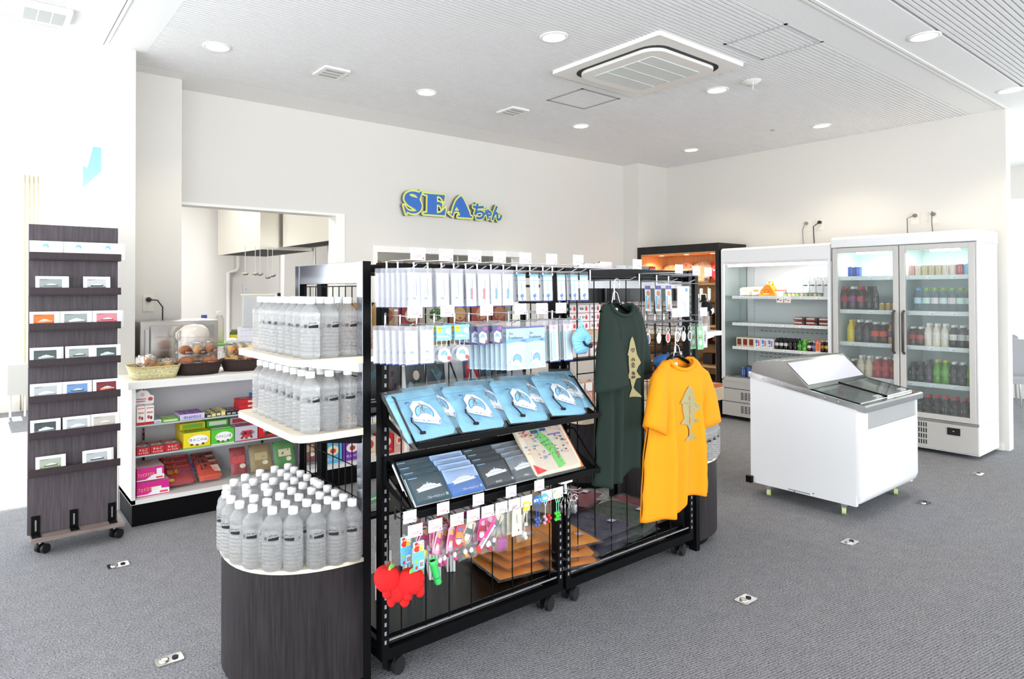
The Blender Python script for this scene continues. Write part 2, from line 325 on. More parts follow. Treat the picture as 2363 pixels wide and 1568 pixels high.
# floor sockets
def floor_socket(lab, loc):
    t = thing('floor_socket', lab, 'socket', loc, 0, 'chrome floor sockets in the carpet')
    b = MB(); b.prism(rrect(-.05, .05, -.032, .032, .01), 0, .005, CHROME); b.build('cover_plate', t)
    b = MB(); b.lathe([(.018, .005), (.018, .009), (.012, .010)], STEEL, 14, (-.018, 0, 0)); b.lathe([(.012, .005), (.012, .009)], INK, 12, (.022, 0, 0)); b.build('socket_cap', t)
for lab, loc in (('chrome floor socket left of the display run, nearer the card rack', (.62, 3.77, 0)), ('chrome floor socket at the bottom left beside the round bottle base', (.62, 2.69, 0)),
                 ('chrome floor socket nearest the camera right of the rack castors', (2.85, 1.61, 0)), ('chrome floor socket in front of the freezer corner', (3.96, 1.62, 0)), ('chrome floor socket right of the freezer', (5.08, 1.62, 0)), ('chrome floor socket in front of the tall drinks cooler', (6.2, 1.62, 0))):
    floor_socket(lab, loc)
# ---------------------------------------------------------------- ceiling fittings
WARM = mat('lamp_glow', (1, .93, .8), .5, emit=9)
def downlight(lab, x, y, power=26):
    t = thing('ceiling_downlight', lab, 'ceiling light', (x, y, H), 0, 'round recessed ceiling downlights')
    b = MB(); b.lathe([(.088, 0), (.088, -.006), (.072, -.008), (.068, -.001), (.06, .0)], TRIMM, 28, cap=False); b.build('trim_ring', t)
    b = MB(); b.lathe([(.0001, -.004), (.03, -.0045), (.066, -.003)], WARM, 24, cap=False); b.build('lamp_disc', t)
    l = light('downlight_lamp', 'SPOT', (x, y, H-.03), power, (1, .86, .66), .06, (0,0,-1)); l.data.spot_size = 2.0; l.data.spot_blend = .7; l['kind'] = 'helper'
LP = [(1.28,4.33,'ceiling downlight at the left, nearest the left partition'),(2.93,2.9,'ceiling downlight between the left hatch vent and the cassette, nearest the camera'),(2.93,4.33,'ceiling downlight above the sign, between the two small vents'),(4.76,2.9,'ceiling downlight right of the air conditioner cassette'),
      (4.74,4.33,'ceiling downlight behind the access hatch in the middle row'),(6.57,4.33,'ceiling downlight nearest the back right corner'),(6.62,2.93,'ceiling downlight above the tall coolers'),(4.80,1.5,'ceiling downlight at the top right beyond the joint strip'),(6.66,1.5,'ceiling downlight at the right edge above the wall end')]
for x, y, lab in LP: downlight(lab, x, y)
# cassette air conditioner
t = thing('air_conditioner_cassette', 'large square white ceiling air conditioner cassette', 'air conditioner', (3.86, 2.9, H))
b = MB(); P = rrect(-.485, .485, -.46, .46, .01, 2); Q = rrect(-.40, .40, -.375, .375, .13, 5)
b.prism(P, -.028, 0, mat('cassette_plastic', 'EFEDE8', .4)); b.build('outer_panel', t)
b = MB(); b.prism(Q, -.030, -.026, BLACK); b.build('air_outlet', t)
b = MB(); b.prism(rrect(-.372, .372, -.347, .347, .12, 6), -.052, -.028, MATS['cassette_plastic']); b.build('inner_panel', t, bevel=.01)
b = MB(); b.prism(rrect(-.27, .27, -.25, .25, .01, 2), -.056, -.052, mat('filter_mesh', 'DCE0DC', .6, vary=(.05, 300)));
for i in range(3): b.box(-.27, .27, -.135+i*.135-.003, -.135+i*.135+.003, -.058, -.056, MATS['cassette_plastic'])
b.build('intake_grille', t)
def hatch(lab, x0, x1, y0, y1, col, w=.018):
    t = thing('ceiling_access_hatch', lab, 'access hatch', ((x0+x1)/2, (y0+y1)/2, H)); a, c = (x1-x0)/2, (y1-y0)/2
    m_ = mat('hatch_frame_'+col, col, .5)
    b = MB(); b.box(-a, a, -c, -c+w, -.003, 0, m_); b.box(-a, a, c-w, c, -.003, 0, m_); b.box(-a, -a+w, -c, c, -.003, 0, m_); b.box(a-w, a, -c, c, -.003, 0, m_); b.build('frame', t)
hatch('square ceiling hatch with brownish frame left of the cassette', 3.86, 4.32, 3.51, 3.91, 'A8A09C')
hatch('square ceiling hatch with pale frame at the top right of the cassette', 3.9, 4.38, 1.92, 2.33, 'C4C6C8')
def vent(lab, x, y, w=.2, d=.22, rows=3, cm='B9BBB8'):
    t = thing('ceiling_vent', lab, 'vent', (x, y, H)); b = MB(); b.prism([(-w/2,-d/2),(w/2,-d/2),(w/2,d/2),(-w/2,d/2)], -.014, 0, TRIMM); b.build('vent_frame', t, bevel=.004)
    b = MB(); g = mat('vent_grille', cm, .6)
    b.box(-w*.36, w*.36, -d*.36, d*.36, -.0155, -.014, g)
    for i in range(1, rows): b.box(-w*.36, w*.36, -d*.36+d*.72*i/rows-.002, -d*.36+d*.72*i/rows+.002, -.018, -.015, TRIMM)
    b.build('grille', t)
vent('small square ceiling vent left of the middle downlight', 2.1, 4.34); vent('small square ceiling vent farther right, near the back downlight', 3.85, 4.32)
t = thing('ceiling_vent', 'white ceiling grille with three grey panes at the top left corner', 'vent', (.33, 4.37, H)); b = MB(); b.box(-.13, .13, -.13, .13, -.03, 0, TRIMM); b.build('vent_frame', t, bevel=.006)
for i in range(3): b = MB(); b.box(-.1+i*.068, -.04+i*.068, -.09, .09, -.032, -.03, MATS['vent_grille']); b.build('grille_pane', t)
t = thing('smoke_detector', 'round clear ceiling detector with a small pull cord', 'detector', (4.77, 2.62, H)); b = MB(); b.lathe([(.07, 0), (.07, -.008), (.045, -.02), (.04, -.03), (.0001, -.032)], mat('detector_plastic', 'D9D9D2', .3), 20, cap=False); b.build('detector_body', t)
b = MB(); b.tube([(-.03, -.03, -.02), (-.03, -.03, -.085)], .002, PAPER); b.build('pull_cord', t)
b = MB(); b.lathe([(.022, 0), (.018, -.01), (.0001, -.012)], GREYM, 14, (6.4, 3.3, H), cap=False); tag(b.build('ceiling_sensor'), 'tiny grey dome sensor on the ceiling near the right wall', 'sensor')
# wall sockets with plugs
def wsock(lab, loc, rz, plug, cord):
    t = thing('wall_socket', lab, 'socket', loc, rz); b = MB(); b.prism(rrect(-.036, .036, -.06, .06, .006, 2), -.008, 0, mat('socket_plate', 'E6E2D6', .4), 'y'); b.build('cover_plate', t)
    pm = mat('plug_'+plug, plug, .4)
    b = MB(); b.lathe([(.018, 0), (.018, .025), (.01, .04)], pm, 12); b.M = Matrix.Identity(4); o = b.build('plug', t); o.location = (0, -.008, .025); o.rotation_euler = (pi/2, 0, 0)
    b = MB(); b.tube([(p[0], p[1]-.012, p[2]) for p in cord], .005, pm, 7); tag(b.build('power_cord', t), 'cord hanging from the plug')
XR = 7.3
for lab, y, z, pl_, c in (('wall socket with a grey plug, leftmost of the four above the coolers', 3.39, 2.12, '8A8A88', [(0,-.03,.02),(-.02,-.05,-.05),(-.015,-.04,-.25)]),
                    ('wall socket with a black plug, second of the four above the coolers', 3.25, 2.12, '19191B', [(0,-.03,.02),(-.05,-.04,-.02),(-.045,-.03,-.25)]),
                    ('wall socket with a grey plug and bent cord, third of the four above the coolers', 2.37, 2.11, '77777A', [(0,-.04,.02),(-.05,-.05,0),(-.055,-.03,-.25)]),
                    ('wall socket with a grey plug, rightmost of the four above the coolers', 2.22, 2.11, '77777B', [(0,-.04,.05),(0,-.05,-.05),(.01,-.03,-.25)])):
    wsock(lab, (XR, y, z), -pi/2, pl_, c)
wsock('wall socket with a black plug and curved cord on the left pillar', (1.04, 5.17, 1.335), 0, '19191C', [(0,-.035,.025),(.05,-.05,.02),(.085,-.05,-.03),(.085,-.05,-.12)])
# ---------------------------------------------------------------- shop sign on the back wall
import numpy as np
def smooth_poly(P):
    out = []; n = len(P)
    for i in range(n):
        p0, p1, p2, p3 = P[i-1], P[i], P[(i+1) % n], P[(i+2) % n]
        if len(p1) < 3 and len(p2) < 3: out.append(p1[:2]); continue
        a0 = p0 if len(p1) > 2 else p1; a3 = p3 if len(p2) > 2 else p2
        for k in range(4):
            t = k/4; out.append(tuple(.5*((2*p1[j])+(-a0[j]+p2[j])*t+(2*a0[j]-5*p1[j]+4*p2[j]-a3[j])*t*t+(-a0[j]+3*p1[j]-3*p2[j]+a3[j])*t**3) for j in (0, 1)))
    return out
def field(loops, pad=.035, st=.0045):
    """signed distance to an outline on a grid (negative inside)"""
    seg = np.array([(*L[i-1], *L[i]) for L in loops for i in range(len(L))]); x0, y0 = seg[:, ::2].min()-pad, seg[:, 1::2].min()-pad; x1, y1 = seg[:, ::2].max()+pad, seg[:, 1::2].max()+pad
    X = np.arange(x0, x1, st); Y = np.arange(y0, y1, st); gx, gy = np.meshgrid(X, Y); d = np.full(gx.shape, 9.); ins = np.zeros(gx.shape, bool)
    for ax, ay, bx, by in seg:
        dx, dy = bx-ax, by-ay; t = np.clip(((gx-ax)*dx+(gy-ay)*dy)/(dx*dx+dy*dy+1e-12), 0, 1); d = np.minimum(d, np.hypot(gx-ax-t*dx, gy-ay-t*dy))
        if ay != by: c = ((ay > gy) != (by > gy)) & (gx < (bx-ax)*(gy-ay)/(by-ay)+ax); ins ^= c
    return X, Y, np.where(ins, -d, d)
def sign_layer(F, level, z0, z1, m, name, parent, sides=False):
    X, Y, D = F; D = D-level; vid = {}; vs = []; fs = []; bd = []
    def V(k, p):
        if k not in vid: vid[k] = len(vs); vs.append((float(p[0]), float(p[1])))
        return vid[k]
    for j in range(len(Y)-1):
        for i in range(len(X)-1):
            c = [(i, j), (i+1, j), (i+1, j+1), (i, j+1)]; v = [D[q[1], q[0]] for q in c]
            if min(v) >= 0: continue
            poly = []
            for k in range(4):
                a_, b_ = c[k], c[(k+1) % 4]; va, vb = v[k], v[(k+1) % 4]
                if va < 0: poly.append(V(a_, (X[a_[0]], Y[a_[1]])))
                if (va < 0) != (vb < 0):
                    t = va/(va-vb); poly.append(V(tuple(sorted((a_, b_))), (X[a_[0]]+(X[b_[0]]-X[a_[0]])*t, Y[a_[1]]+(Y[b_[1]]-Y[a_[1]])*t)))
            if len(poly) > 2: fs.append(tuple(poly))
    b = MB(); n = len(vs); b.add([(x, y, z1) for x, y in vs]+([(x, y, z0) for x, y in vs] if sides else []), fs, m)
    if sides:
        E_ = {}
        for f in fs:
            for k in range(len(f)): e = (f[k], f[(k+1) % len(f)]); E_[e] = 1
        b.f += [[e[1], e[0], n+e[0], n+e[1]] for e in E_ if (e[1], e[0]) not in E_]; q = len(b.f)-len(b.m); b.m += [0]*q; b.sm += [False]*q
    return b.build(name, parent)
SIGNY = YB
def sp(x, y, s=0):
    p = aty(880+x/6.95, 400+y/6.95, YB-.05); return (p.x-3.3, p.z-2.1) + ((1,) if s else ())
def S_(pts): return [sp(*p) for p in pts]
letters = {
 'S': [S_([(612,315),(640,285),(652,310),(612,420),(650,520,1),(625,600,1),(560,640,1),(480,640,1),(415,612),(400,652),(360,510),(378,525),(430,590,1),(510,612,1),(568,600,1),(520,560,1),(430,500,1),(375,420,1),(395,335,1),(470,295,1),(550,297,1)]), S_([(452,338),(490,328,1),(545,345,1),(585,385),(582,400),(530,385,1),(470,365,1)])],
 'E': [S_([(668,318),(740,330),(1018,352),(1015,400),(1003,462),(975,410,1),(930,372,1),(893,372),(893,466),(930,462,1),(975,490),(975,580),(945,520,1),(893,498),(893,642),(950,630,1),(1000,590,1),(1032,555),(1030,600),(1018,676),(680,652),(672,640),(740,628),(745,350),(690,335)])],
 'A': [S_([(1285,370),(1330,440,1),(1400,600,1),(1430,685),(1465,700),(1460,718),(1225,700),(1230,680),(1265,680),(1262,640),(1230,612),(1165,618),(1150,690),(1080,630),(1095,632),(1135,660),(1150,580,1),(1200,450,1),(1250,390,1)]), S_([(1210,535),(1250,602),(1172,600)])]}
t = thing('shop_sign', 'blue and yellow raised letter sign reading SEAちゃん on the back wall', 'sign', (3.3, YB, 2.1)); t.rotation_euler = (pi/2, 0, 0)
BL = mat('sign_blue', '2F6DC4', .4); YE = mat('sign_yellow', 'E3EA7C', .5); GS = mat('sign_side_grey', '76756F', .6)
LZ_ = [0]
def sign_char(loops, nm, w, bold=0):
    LZ_[0] += .0006; z_ = LZ_[0]
    F = field(loops); bo = sign_layer(F, w, .012, .042+z_, GS, nm, t, True); sign_layer(F, w, 0, .0435+z_, YE, 'letter_outline', bo); sign_layer(F, bold, 0, .0475+z_, BL, 'letter_face', bo)
for k, P in letters.items(): sign_char([smooth_poly(q) for q in P], 'letter_'+k.lower(), .018)
def kana(ch, px0, px1, py0, py1):
    a = sp(px0, py1); c = sp(px1, py0); v, f, w = tmesh(ch, .0, 3); W_ = c[0]-a[0]; H_ = c[1]-a[1]; E_ = {}
    for q in f:
        for k in range(len(q)): E_[(q[k], q[(k+1) % len(q)])] = 1
    nx = {e[0]: e[1] for e in E_ if (e[1], e[0]) not in E_}; loops = []
    while nx:
        s0 = next(iter(nx)); L = []; p = s0
        while p in nx: L.append((a[0]+v[p][0]*W_/w, a[1]+v[p][1]*H_)); p = nx.pop(p)
        loops.append(L)
    sign_char(loops, 'letter_kana', .020, .006)
kana('ち', 1480, 1650, 505, 725); kana('ゃ', 1655, 1765, 590, 725); kana('ん', 1775, 1930, 540, 750)

light('kitchen_fill_light', 'AREA', (2.6, 7.2, H-.05), 180, (1, 1, 1), 2.4, (0,0,-1), .8)  # fill light added to brighten the kitchen, no fitting behind it
# ---------------------------------------------------------------- shared builders for shop goods
def caster(parent, x, y, rz=0, h=.09, wr=.032, wm=RUBBER, fork=BLACK, twin=True, nm='caster'):
    b = MB(); b.M = Matrix.Translation((x, y, 0)) @ Matrix.Rotation(rz, 4, 'Z')
    b.lathe([(.008, h-.03), (.008, h)], CHROME, 10)
    b.prism([(-.012, h-.028), (.018, h-.03), (.03, wr), (.012, wr*.7), (-.012, h-.05)], -.008 if twin else -.016, .008 if twin else .016, fork, 'y')
    o = b.build(nm, parent)
    b = MB(); b.M = Matrix.Translation((x, y, 0)) @ Matrix.Rotation(rz, 4, 'Z')
    for s in ((-.03, -.012), (.012, .03)) if twin else ((-.012, .012),):
        b.M = b.M
        n = 18; c = [( .014+wr*cos(2*pi*i/n), wr+wr*sin(2*pi*i/n)) for i in range(n)]; b.prism(c, s[0], s[1], wm, 'y', True)
    b.build('wheel', o)
def post(mb, x, y, z0, z1, w=.03, d=.04, m=BLACK, slots=True):
    mb.cbox((x, y, (z0+z1)/2), (w, d, z1-z0), m)
    if slots:
        z = z0+.06
        while z < z1-.04: mb.box(x-.004, x+.004, y-d/2-.0012, y-d/2+.001, z, z+.014, MGREY); z += .032
def wiregrid(mb, x0, x1, z0, z1, y, sx, sz, r=.0025, m=BLACK, axis='x'):
    n = round((x1-x0)/sx); P = (lambda a, z, e=0: (a, y+e, z)) if axis == 'x' else (lambda a, z, e=0: (y+e, a, z))
    for i in range(n+1): a = x0+(x1-x0)*i/n; mb.tube([P(a, z0), P(a, z1)], r, m, 5)
    n = max(1, round((z1-z0)/sz))
    for i in range(n+1): z = z0+(z1-z0)*i/n; mb.tube([P(x0, z, .004), P(x1, z, .004)], r, m, 5)
GY = 2.05
def gondola(lab, x0, x1):
    t = thing('display_rack', lab, 'display rack', (x0, GY, 0)); L = x1-x0
    for px in (.015, L-.015):
        for py, nm in ((0.02, 'post'), (.53, 'post')):
            b = MB(); post(b, px, py, .085, 1.525, slots=py < .1); b.build(nm, t)
    b = MB()
    for y in (.02, .53): b.box(.03, L-.03, y-.015, y+.015, 1.49, 1.525, BLACK)
    for x in (.015, L-.015): b.box(x-.013, x+.013, .04, .51, 1.49, 1.52, BLACK)
    b.build('top_frame', t)
    b = MB(); b.box(.03, L-.03, 0.0, .03, .085, .125, BLACK); b.box(.03, L-.03, .515, .545, .085, .125, BLACK)
    for x in (.015, L-.015): b.box(x-.015, x+.015, .04, .51, .085, .115, BLACK)
    b.build('base_frame', t)
    b = MB(); b.box(.03, L-.03, .045, .53, .135, .155, BLACKG); b.build('deck', t, bevel=.002)
    b = MB(); wiregrid(b, .09, L-.09+.02, .15, 1.48, .012, .115, .44, .0028); b.box(.03, L-.03, .008, .014, .148, .153, MGREY); b.build('wire_grid', t)
    for x in (.07, L-.07):
        for y in (.05, .5): caster(t, x, y, .3)
    return t
gondola('black wire-grid display rack with pouches, cards and air fresheners, nearest the camera', 1.19, 2.115)
gondola('black wire-grid display rack behind the green and yellow shirts', 2.135, 3.11)
# slanted shelves hung on the first rack
def slant_shelf(lab, x0, x1, zb, zf, yf, back=0):
    t = thing('slanted_shelf', lab, 'shelf', (x0, GY, zf)); L = x1-x0; dz = zb-zf; dy = GY-.02-yf
    b = MB(); b.add([(0,-dy-.02,0),(L,-dy-.02,0),(L,0,dz),(0,0,dz)], [(0,1,2,3)], BLACK); b.add([(0,-dy-.02,-.006),(L,-dy-.02,-.006),(L,0,dz-.006),(0,0,dz-.006)], [(3,2,1,0)], BLACK); b.build('tray', t)
    b = MB(); b.box(0, L, -dy-.026, -dy-.02, -.008, .014, BLACK); b.build('front_lip', t)
    if back: b = MB(); b.box(0, L, -.008, -.004, dz, dz+back, BLACK); b.build('back_plate', t)
    for x in (-.006, L+.002):
        b = MB();
        b.tube([(x, 0, dz+.05), (x, -.08, dz+.045), (x, -.12, dz-.0), (x, -dy-.02, .005)], .004, BLACK, 6); b.prism([(0, dz+.05), (-.02, dz+.045), (-.03, dz-.03), (-dy, -.01), (0, dz-.05)], x, x+.003, BLACK, 'x'); b.build('bracket', t)
slant_shelf('upper slanted black shelf holding the light-blue pouches', 1.2, 2.105, 1.0, .90, 1.83)
slant_shelf('lower slanted black shelf holding ship books and the map puzzle', 1.2, 2.105, .775, .67, 1.83, .05)
# end units with side shelves and rounded bottle bases
def end_unit(lab, base_lab, X, sg):
    """X: plane of the end frame; sg -1 opens to the left, +1 to the right"""
    t = thing('end_frame', lab, 'display frame', (X, 2.09, 0))
    for y in (0, .56):
        b = MB(); b.cbox((0, y, .765), (.032, .045, 1.53), DWOOD2 if False else BLACK); b.box(sg*.016 if sg > 0 else -.0185, sg*.0185 if sg > 0 else -.016, y-.021, y+.021, .48, 1.53, DMIRROR); b.build('post', t, bevel=.004)
    b = MB(); b.box(-.016, .016, .0225, .5375, 1.45, 1.53, DMIRROR); b.build('top_rail', t, bevel=.002)
    b = MB(); wiregrid(b, .04, .52, .55, 1.44, 0, .053, .115, .0022, axis='y'); b.build('wire_grid', t)
    b = MB(); b.box(-.012, .012, .02, .54, .06, .46, DWOOD); b.build('lower_panel', t)
    t2 = thing('rounded_display_base', base_lab, 'display base', (X+sg*.018, 2.09, 0))
    def outline(a, bb, n=26, e=2.35):
        pts = []
        for i in range(n+1):
            th = -pi/2+pi*i/n; c_, s_ = cos(th), sin(th)
            pts.append((sg*a*abs(c_)**(2/e), .28+bb*(1 if s_ > 0 else -1)*abs(s_)**(2/e)))
        return pts
    b = MB(); b.prism(outline(.385, .305), .05, .462, DWOOD, smooth=True); b.build('curved_body', t2)
    b = MB(); b.prism(outline(.34, .265), 0, .05, BLACK, smooth=True); b.build('toe_kick', t2)
    b = MB(); b.prism(outline(.39, .31), .462, .475, CREAM, smooth=True); b.build('worktop', t2)
    res = []
    for z, w in ((1.19, 'upper'), (.935, 'lower')):
        if sg > 0 and w == 'lower': continue
        s = thing('side_shelf', '%s cream bottle shelf on the %s end frame' % (w, 'left' if sg < 0 else 'right'), 'shelf', (X+sg*.018, 2.09, z))
        P = [(0, -.03), (sg*.20, -.03), (sg*.232, -.02), (sg*.25, .01), (sg*.25, .56), (sg*.24, .58), (sg*.21, .59), (0, .59)]
        b = MB(); b.prism(P if sg < 0 else P, -.024, 0, CREAM); b.build('board', s, bevel=.003)
        for y in (.0, .56): b = MB(); b.prism([(0, -.024), (sg*.18, -.024), (sg*.18, -.032), (.0, -.06)], y-.004, y+.004, STEEL if w == 'upper' else BLACK, 'y'); b.build('bracket', s)
    return outline(.385-.045, .305-.045)
oL = end_unit('black end frame with wire grid at the left end of the rack run', 'dark rounded base carrying the crowd of water bottles, nearest the camera', 1.14, -1)
oR = end_unit('black end frame with wire grid at the right end of the rack run', 'dark rounded base with water bottles behind the yellow shirt', 3.18, 1)
# ---------------------------------------------------------------- water bottles
def make_bottle():
    t = thing('water_bottle', 'x', 'bottle')
    prof = [(.0001, .004), (.024, .003), (.031, .0), (.0335, .008)]
    z = .014
    while z < .098: prof += [(.0345, z), (.0345, z+.0065), (.0310, z+.0098)]; z += .0125
    prof += [(.0338, .104), (.0338, .135), (.0325, .139), (.0342, .143), (.0342, .156), (.031, .163), (.019, .179), (.0138, .186), (.0125, .190), (.0125, .196)]
    b = MB(); b.lathe(prof, PET, 18, cap=False); b.build('bottle_body', t)
    b = MB(); b.lathe([(.0160, .188), (.0163, .189), (.0163, .208), (.0150, .2105), (.0001, .211)], mat('bottle_cap_white', 'F7F8FA', .35), 16, cap=False); b.build('bottle_cap', t)
    b = MB(); R = .0344
    def w(pts, m): b.add([(R*sin(a/R), -R*cos(a/R), z) for a, z in pts], [tuple(range(len(pts)))], m)
    for i in range(8):    # ship silhouette wrapped round the bottle
        a0, a1 = -.018+i*.0045, -.018+(i+1)*.0045; w([(a0, .106), (a1, .106), (a1, .1135+.0006*i), (a0, .1135+.0006*max(0, i-1))], INK)
    for a0, hh in ((-.010, .115), (-.004, .117), (.003, .1145)): w([(a0, .111), (a0+.003, .111), (a0+.003, hh), (a0, hh)], INK)
    for i, a0 in enumerate((-.015, -.010, -.004, .002, .007, .012)): w([(a0, .121+(i % 2)*.002), (a0+.003, .120+(i % 3)*.002), (a0+.0026, .123+(i % 2)*.003), (a0+.0005, .1245)], INK)
    for k in range(3):
        a_ = 2.094*k+pi/2; c0 = (.035+.005*cos(a_), .112+.005*sin(a_)); c1 = (.035+.005*cos(a_+2.094), .112+.005*sin(a_+2.094)); w([c0, c1, (c1[0]+.001, c1[1]+.001), (c0[0]+.001, c0[1]+.001)], INK)
    for k in range(5): w([(-.034+k*.0022, .107), (-.033+k*.0022, .107), (-.033+k*.0022, .118), (-.034+k*.0022, .118)], INK)
    b.build('printed_label', t)
    return t
BOT = make_bottle(); first = [True]
def put_bottle(lab, x, y, z, rz, grp):
    if first[0]: BOT.location = (x, y, z); BOT.rotation_euler = (0, 0, rz); tag(BOT, lab, None, grp); first[0] = False; return BOT
    return dup(BOT, lab, (x, y, z), rz, grp)
def inside(p, poly):
    c = False
    for i in range(len(poly)):
        (x1, y1), (x2, y2) = poly[i-1], poly[i]
        if (y1 > p[1]) != (y2 > p[1]) and p[0] < (x2-x1)*(p[1]-y1)/(y2-y1)+x1: c = not c
    return c
def base_bottles(X, sg, outline, where):
    n = 0
    for k in range(6):
        a, bb = .385-.018-.0685*k, .305-.014-.066*k
        if a < .02: break
        if bb < .02: P = [(sg*.03, .28)]
        else:
            P = [(sg*max(.0, a*abs(cos(-pi/2+pi*i/200))**(2/2.35)), .28+bb*(1 if i > 100 else -1)*abs(sin(-pi/2+pi*i/200))**(2/2.35)) for i in range(201)]
        L = [0]
        for i in range(1, len(P)): L.append(L[-1]+math.dist(P[i], P[i-1]))
        m_ = max(1, int((L[-1]-.03)/.0695)); 
        for q in range(m_+1):
            d = .018+(L[-1]-.036)*q/m_ if L[-1] > .1 else L[-1]*q/max(1, m_)
            i = min(range(len(P)), key=lambda j: abs(L[j]-d)); x, y = P[i]
            if abs(x) < .034: x = sg*.034
            th = math.atan2(y-.28, x); n += 1
            lab = 'clear water bottle with white cap in the crowd on the %s rounded base' % where
            if k == 0 and where == 'left' and q < 10: lab = 'water bottle on the curved front edge of the left base, %s' % ORD[9-q]
            put_bottle(lab, X+sg*.02+x, 2.09+y, .475, random.uniform(-.9, .3) if q < 7 else -.9, 'water bottles on the %s rounded base' % where)
    return n
n1 = base_bottles(1.14, -1, oL, 'left'); n2 = base_bottles(3.18, 1, oR, 'right'); print('bottles', n1, n2)
for z, w in ((1.19, 'upper'), (.935, 'lower')):
    for i in range(3):
        for j in range(8):
            put_bottle('clear water bottle with white cap in the rows on the %s left side shelf' % w, 1.14-.056-i*.0715, 2.11+j*.068, z, .3+random.uniform(-.5, .4), 'water bottles on the %s left side shelf' % w)
for i in range(2):
    for j in range(8): put_bottle('clear water bottle seen through the grid on the right side shelf', 3.18+.06+i*.071, 2.11+j*.068, 1.19, random.uniform(-.3, .3), 'water bottles on the right side shelf')
# ---------------------------------------------------------------- hooks and hanging packs
WIRE = mat('zinc_wire', 'D5D5D8', .25, 1); DWIRE = mat('dark_wire', '3A3A3D', .35, .6)
def hook(x, z, lab, ln=.2, m=WIRE, grp=None, price=None, tag2=None, y=GY, lift=.045):
    """wire peg with the price-card arm above it"""
    t = thing('display_hook', lab, 'hook', (x, y, z), 0, grp)
    b = MB(); b.tube([(0, 0, 0), (0, -ln+.03, 0), (0, -ln, .012)], .0024, m, 6); b.build('peg', t)
    b = MB(); b.tube([(0, 0, -.012), (0, 0, lift)], .0045, m, 6); b.build('clip', t)
    if price is not None:
        b = MB(); b.tube([(0, -.004, lift), (0, -ln-.005, lift), (0, -ln-.005, lift+.015)], .002, m, 6); b.build('card_arm', t)
        price_card(t, price, (0, -ln-.008, lift-.004), tag2)
    return t
def price_card(par, txt, loc, line=None, w=.06, h=.042):
    b = MB(); b.box(-w/2, w/2, -.0015, 0, 0, h, mat('card_white', 'F3F8FC', .4)); it = [('t', txt, w*.5, h*.2, h*.22, REDINK, 1), ('r', w*.08, w*.3, h*.86, h*.9, GREYINK), ('r', w*.8, w*.88, h*.12, h*.22, BLUEINK)]
    if line: it.append(('t', line, w*.5, h*.55, h*.15, GREYINK, 1))
    b.draw((-w/2, -.0017, 0), (1,0,0), (0,0,1), it)
    o = b.build('price_card', par); o.location = loc; return o
def pack(name, lab, cat, w, h, items, n=1, grp=None, t=.008, bagmat=BAG, card='FCFCFE', header=None, hh=.0):
    """flat hanging pack: clear sleeve > backing card with printing, hole at the top"""
    r = thing(name, lab, cat, group=grp)
    b = MB(); b.box(-w*.42, w*.42, -.0006, .0006, -h*.98, -h*.08, C(card)); 
    b.draw((-w*.42, -.0008, -h*.98), (1,0,0), (0,0,1), items(w*.84, h*.9)); b.build('printed_insert', r)
    b = MB(); b.pillow(w, h, t, bagmat, O=(0, 0, -h/2+.006), U=(1,0,0), V=(0,0,1), nu=8, nv=10, p=6); b.build('clear_sleeve', r)
    if header: b = MB(); b.box(-w/2, w/2, -.001, .001, -hh+.006, .006, C(header)); b.build('header_card', r)
    return r
def hang(proto, x, y0, z, n, dy, lab, first, grp, lean=0.0, spread=.0):
    grp = lab[1]+'s' if n > 1 else None
    """n copies one behind another along a peg"""
    for k in range(n):
        l = lab[0] if k == 0 else lab[1]
        if first and k == 0: o = proto; o['label'] = l
        else: o = copy_tree(proto); o['label'] = l
        o.location = (x-spread*k*.4, y0+k*dy, z); o.rotation_euler = (-.04+lean*k, 0, random.uniform(-.12, .12)-spread*1.5*(k > 0))
        if grp and k: o['group'] = grp
# emblem used on the ferry line's goods: ring with a leaping white dolphin
def dolphin(cx, cy, s, ring='86C7EE', line='3C62B4', body='F8FBFF', outl=None):
    it = []
    n = 22
    if outl: it.append(('p', [(cx+s*x, cy+s*y) for x, y in [(-.62,.5),(-.3,.78),(.15,.72),(.5,.4),(.66,0),(.72,-.5),(.55,-.85),(.3,-.72),(-.2,-.55),(-.75,-.35),(-.8,-.15),(-.6,.1)]], C(outl)))
    it.append(('p', [(cx+s*.5*cos(2*pi*i/n), cy+s*.5*sin(2*pi*i/n)) for i in range(n)], C(line)))
    it.append(('p', [(cx+s*.455*cos(2*pi*i/n), cy+s*.455*sin(2*pi*i/n)) for i in range(n)], C(ring)))
    D = [(-.78,-.22),(-.72,-.13),(-.42,-.14),(-.22,.0),(.05,-.02),(.28,-.2),(.42,-.45),(.62,-.55),(.52,-.68),(.56,-.86),(.38,-.72),(.3,-.55),(.1,-.5),(-.05,-.44),(-.1,-.62),(-.22,-.4),(-.5,-.32)]
    it.append(('p', [(cx+s*x*1.06, cy+s*(y*1.06+.02)) for x, y in D], C(line))); it.append(('p', [(cx+s*x, cy+s*y) for x, y in D], C(body)))
    return it
def strap_items(col, mark):
    def f(w, h):
        it = [('r', 0, w, 0, h*.025, C('3D57A8')), ('r', w*.6, w*.64, h*.35, h*.85, C('8F9FCF')), ('r', w*.4, w*.415, h*.35, h*.7, C('7F8CA8'))] + dolphin(w*.45, h*.25, w*.28)
        if mark: it.append(('r', w*.45, w*.58, h*.22, h*.55, C(mark)))
        return it
    return f
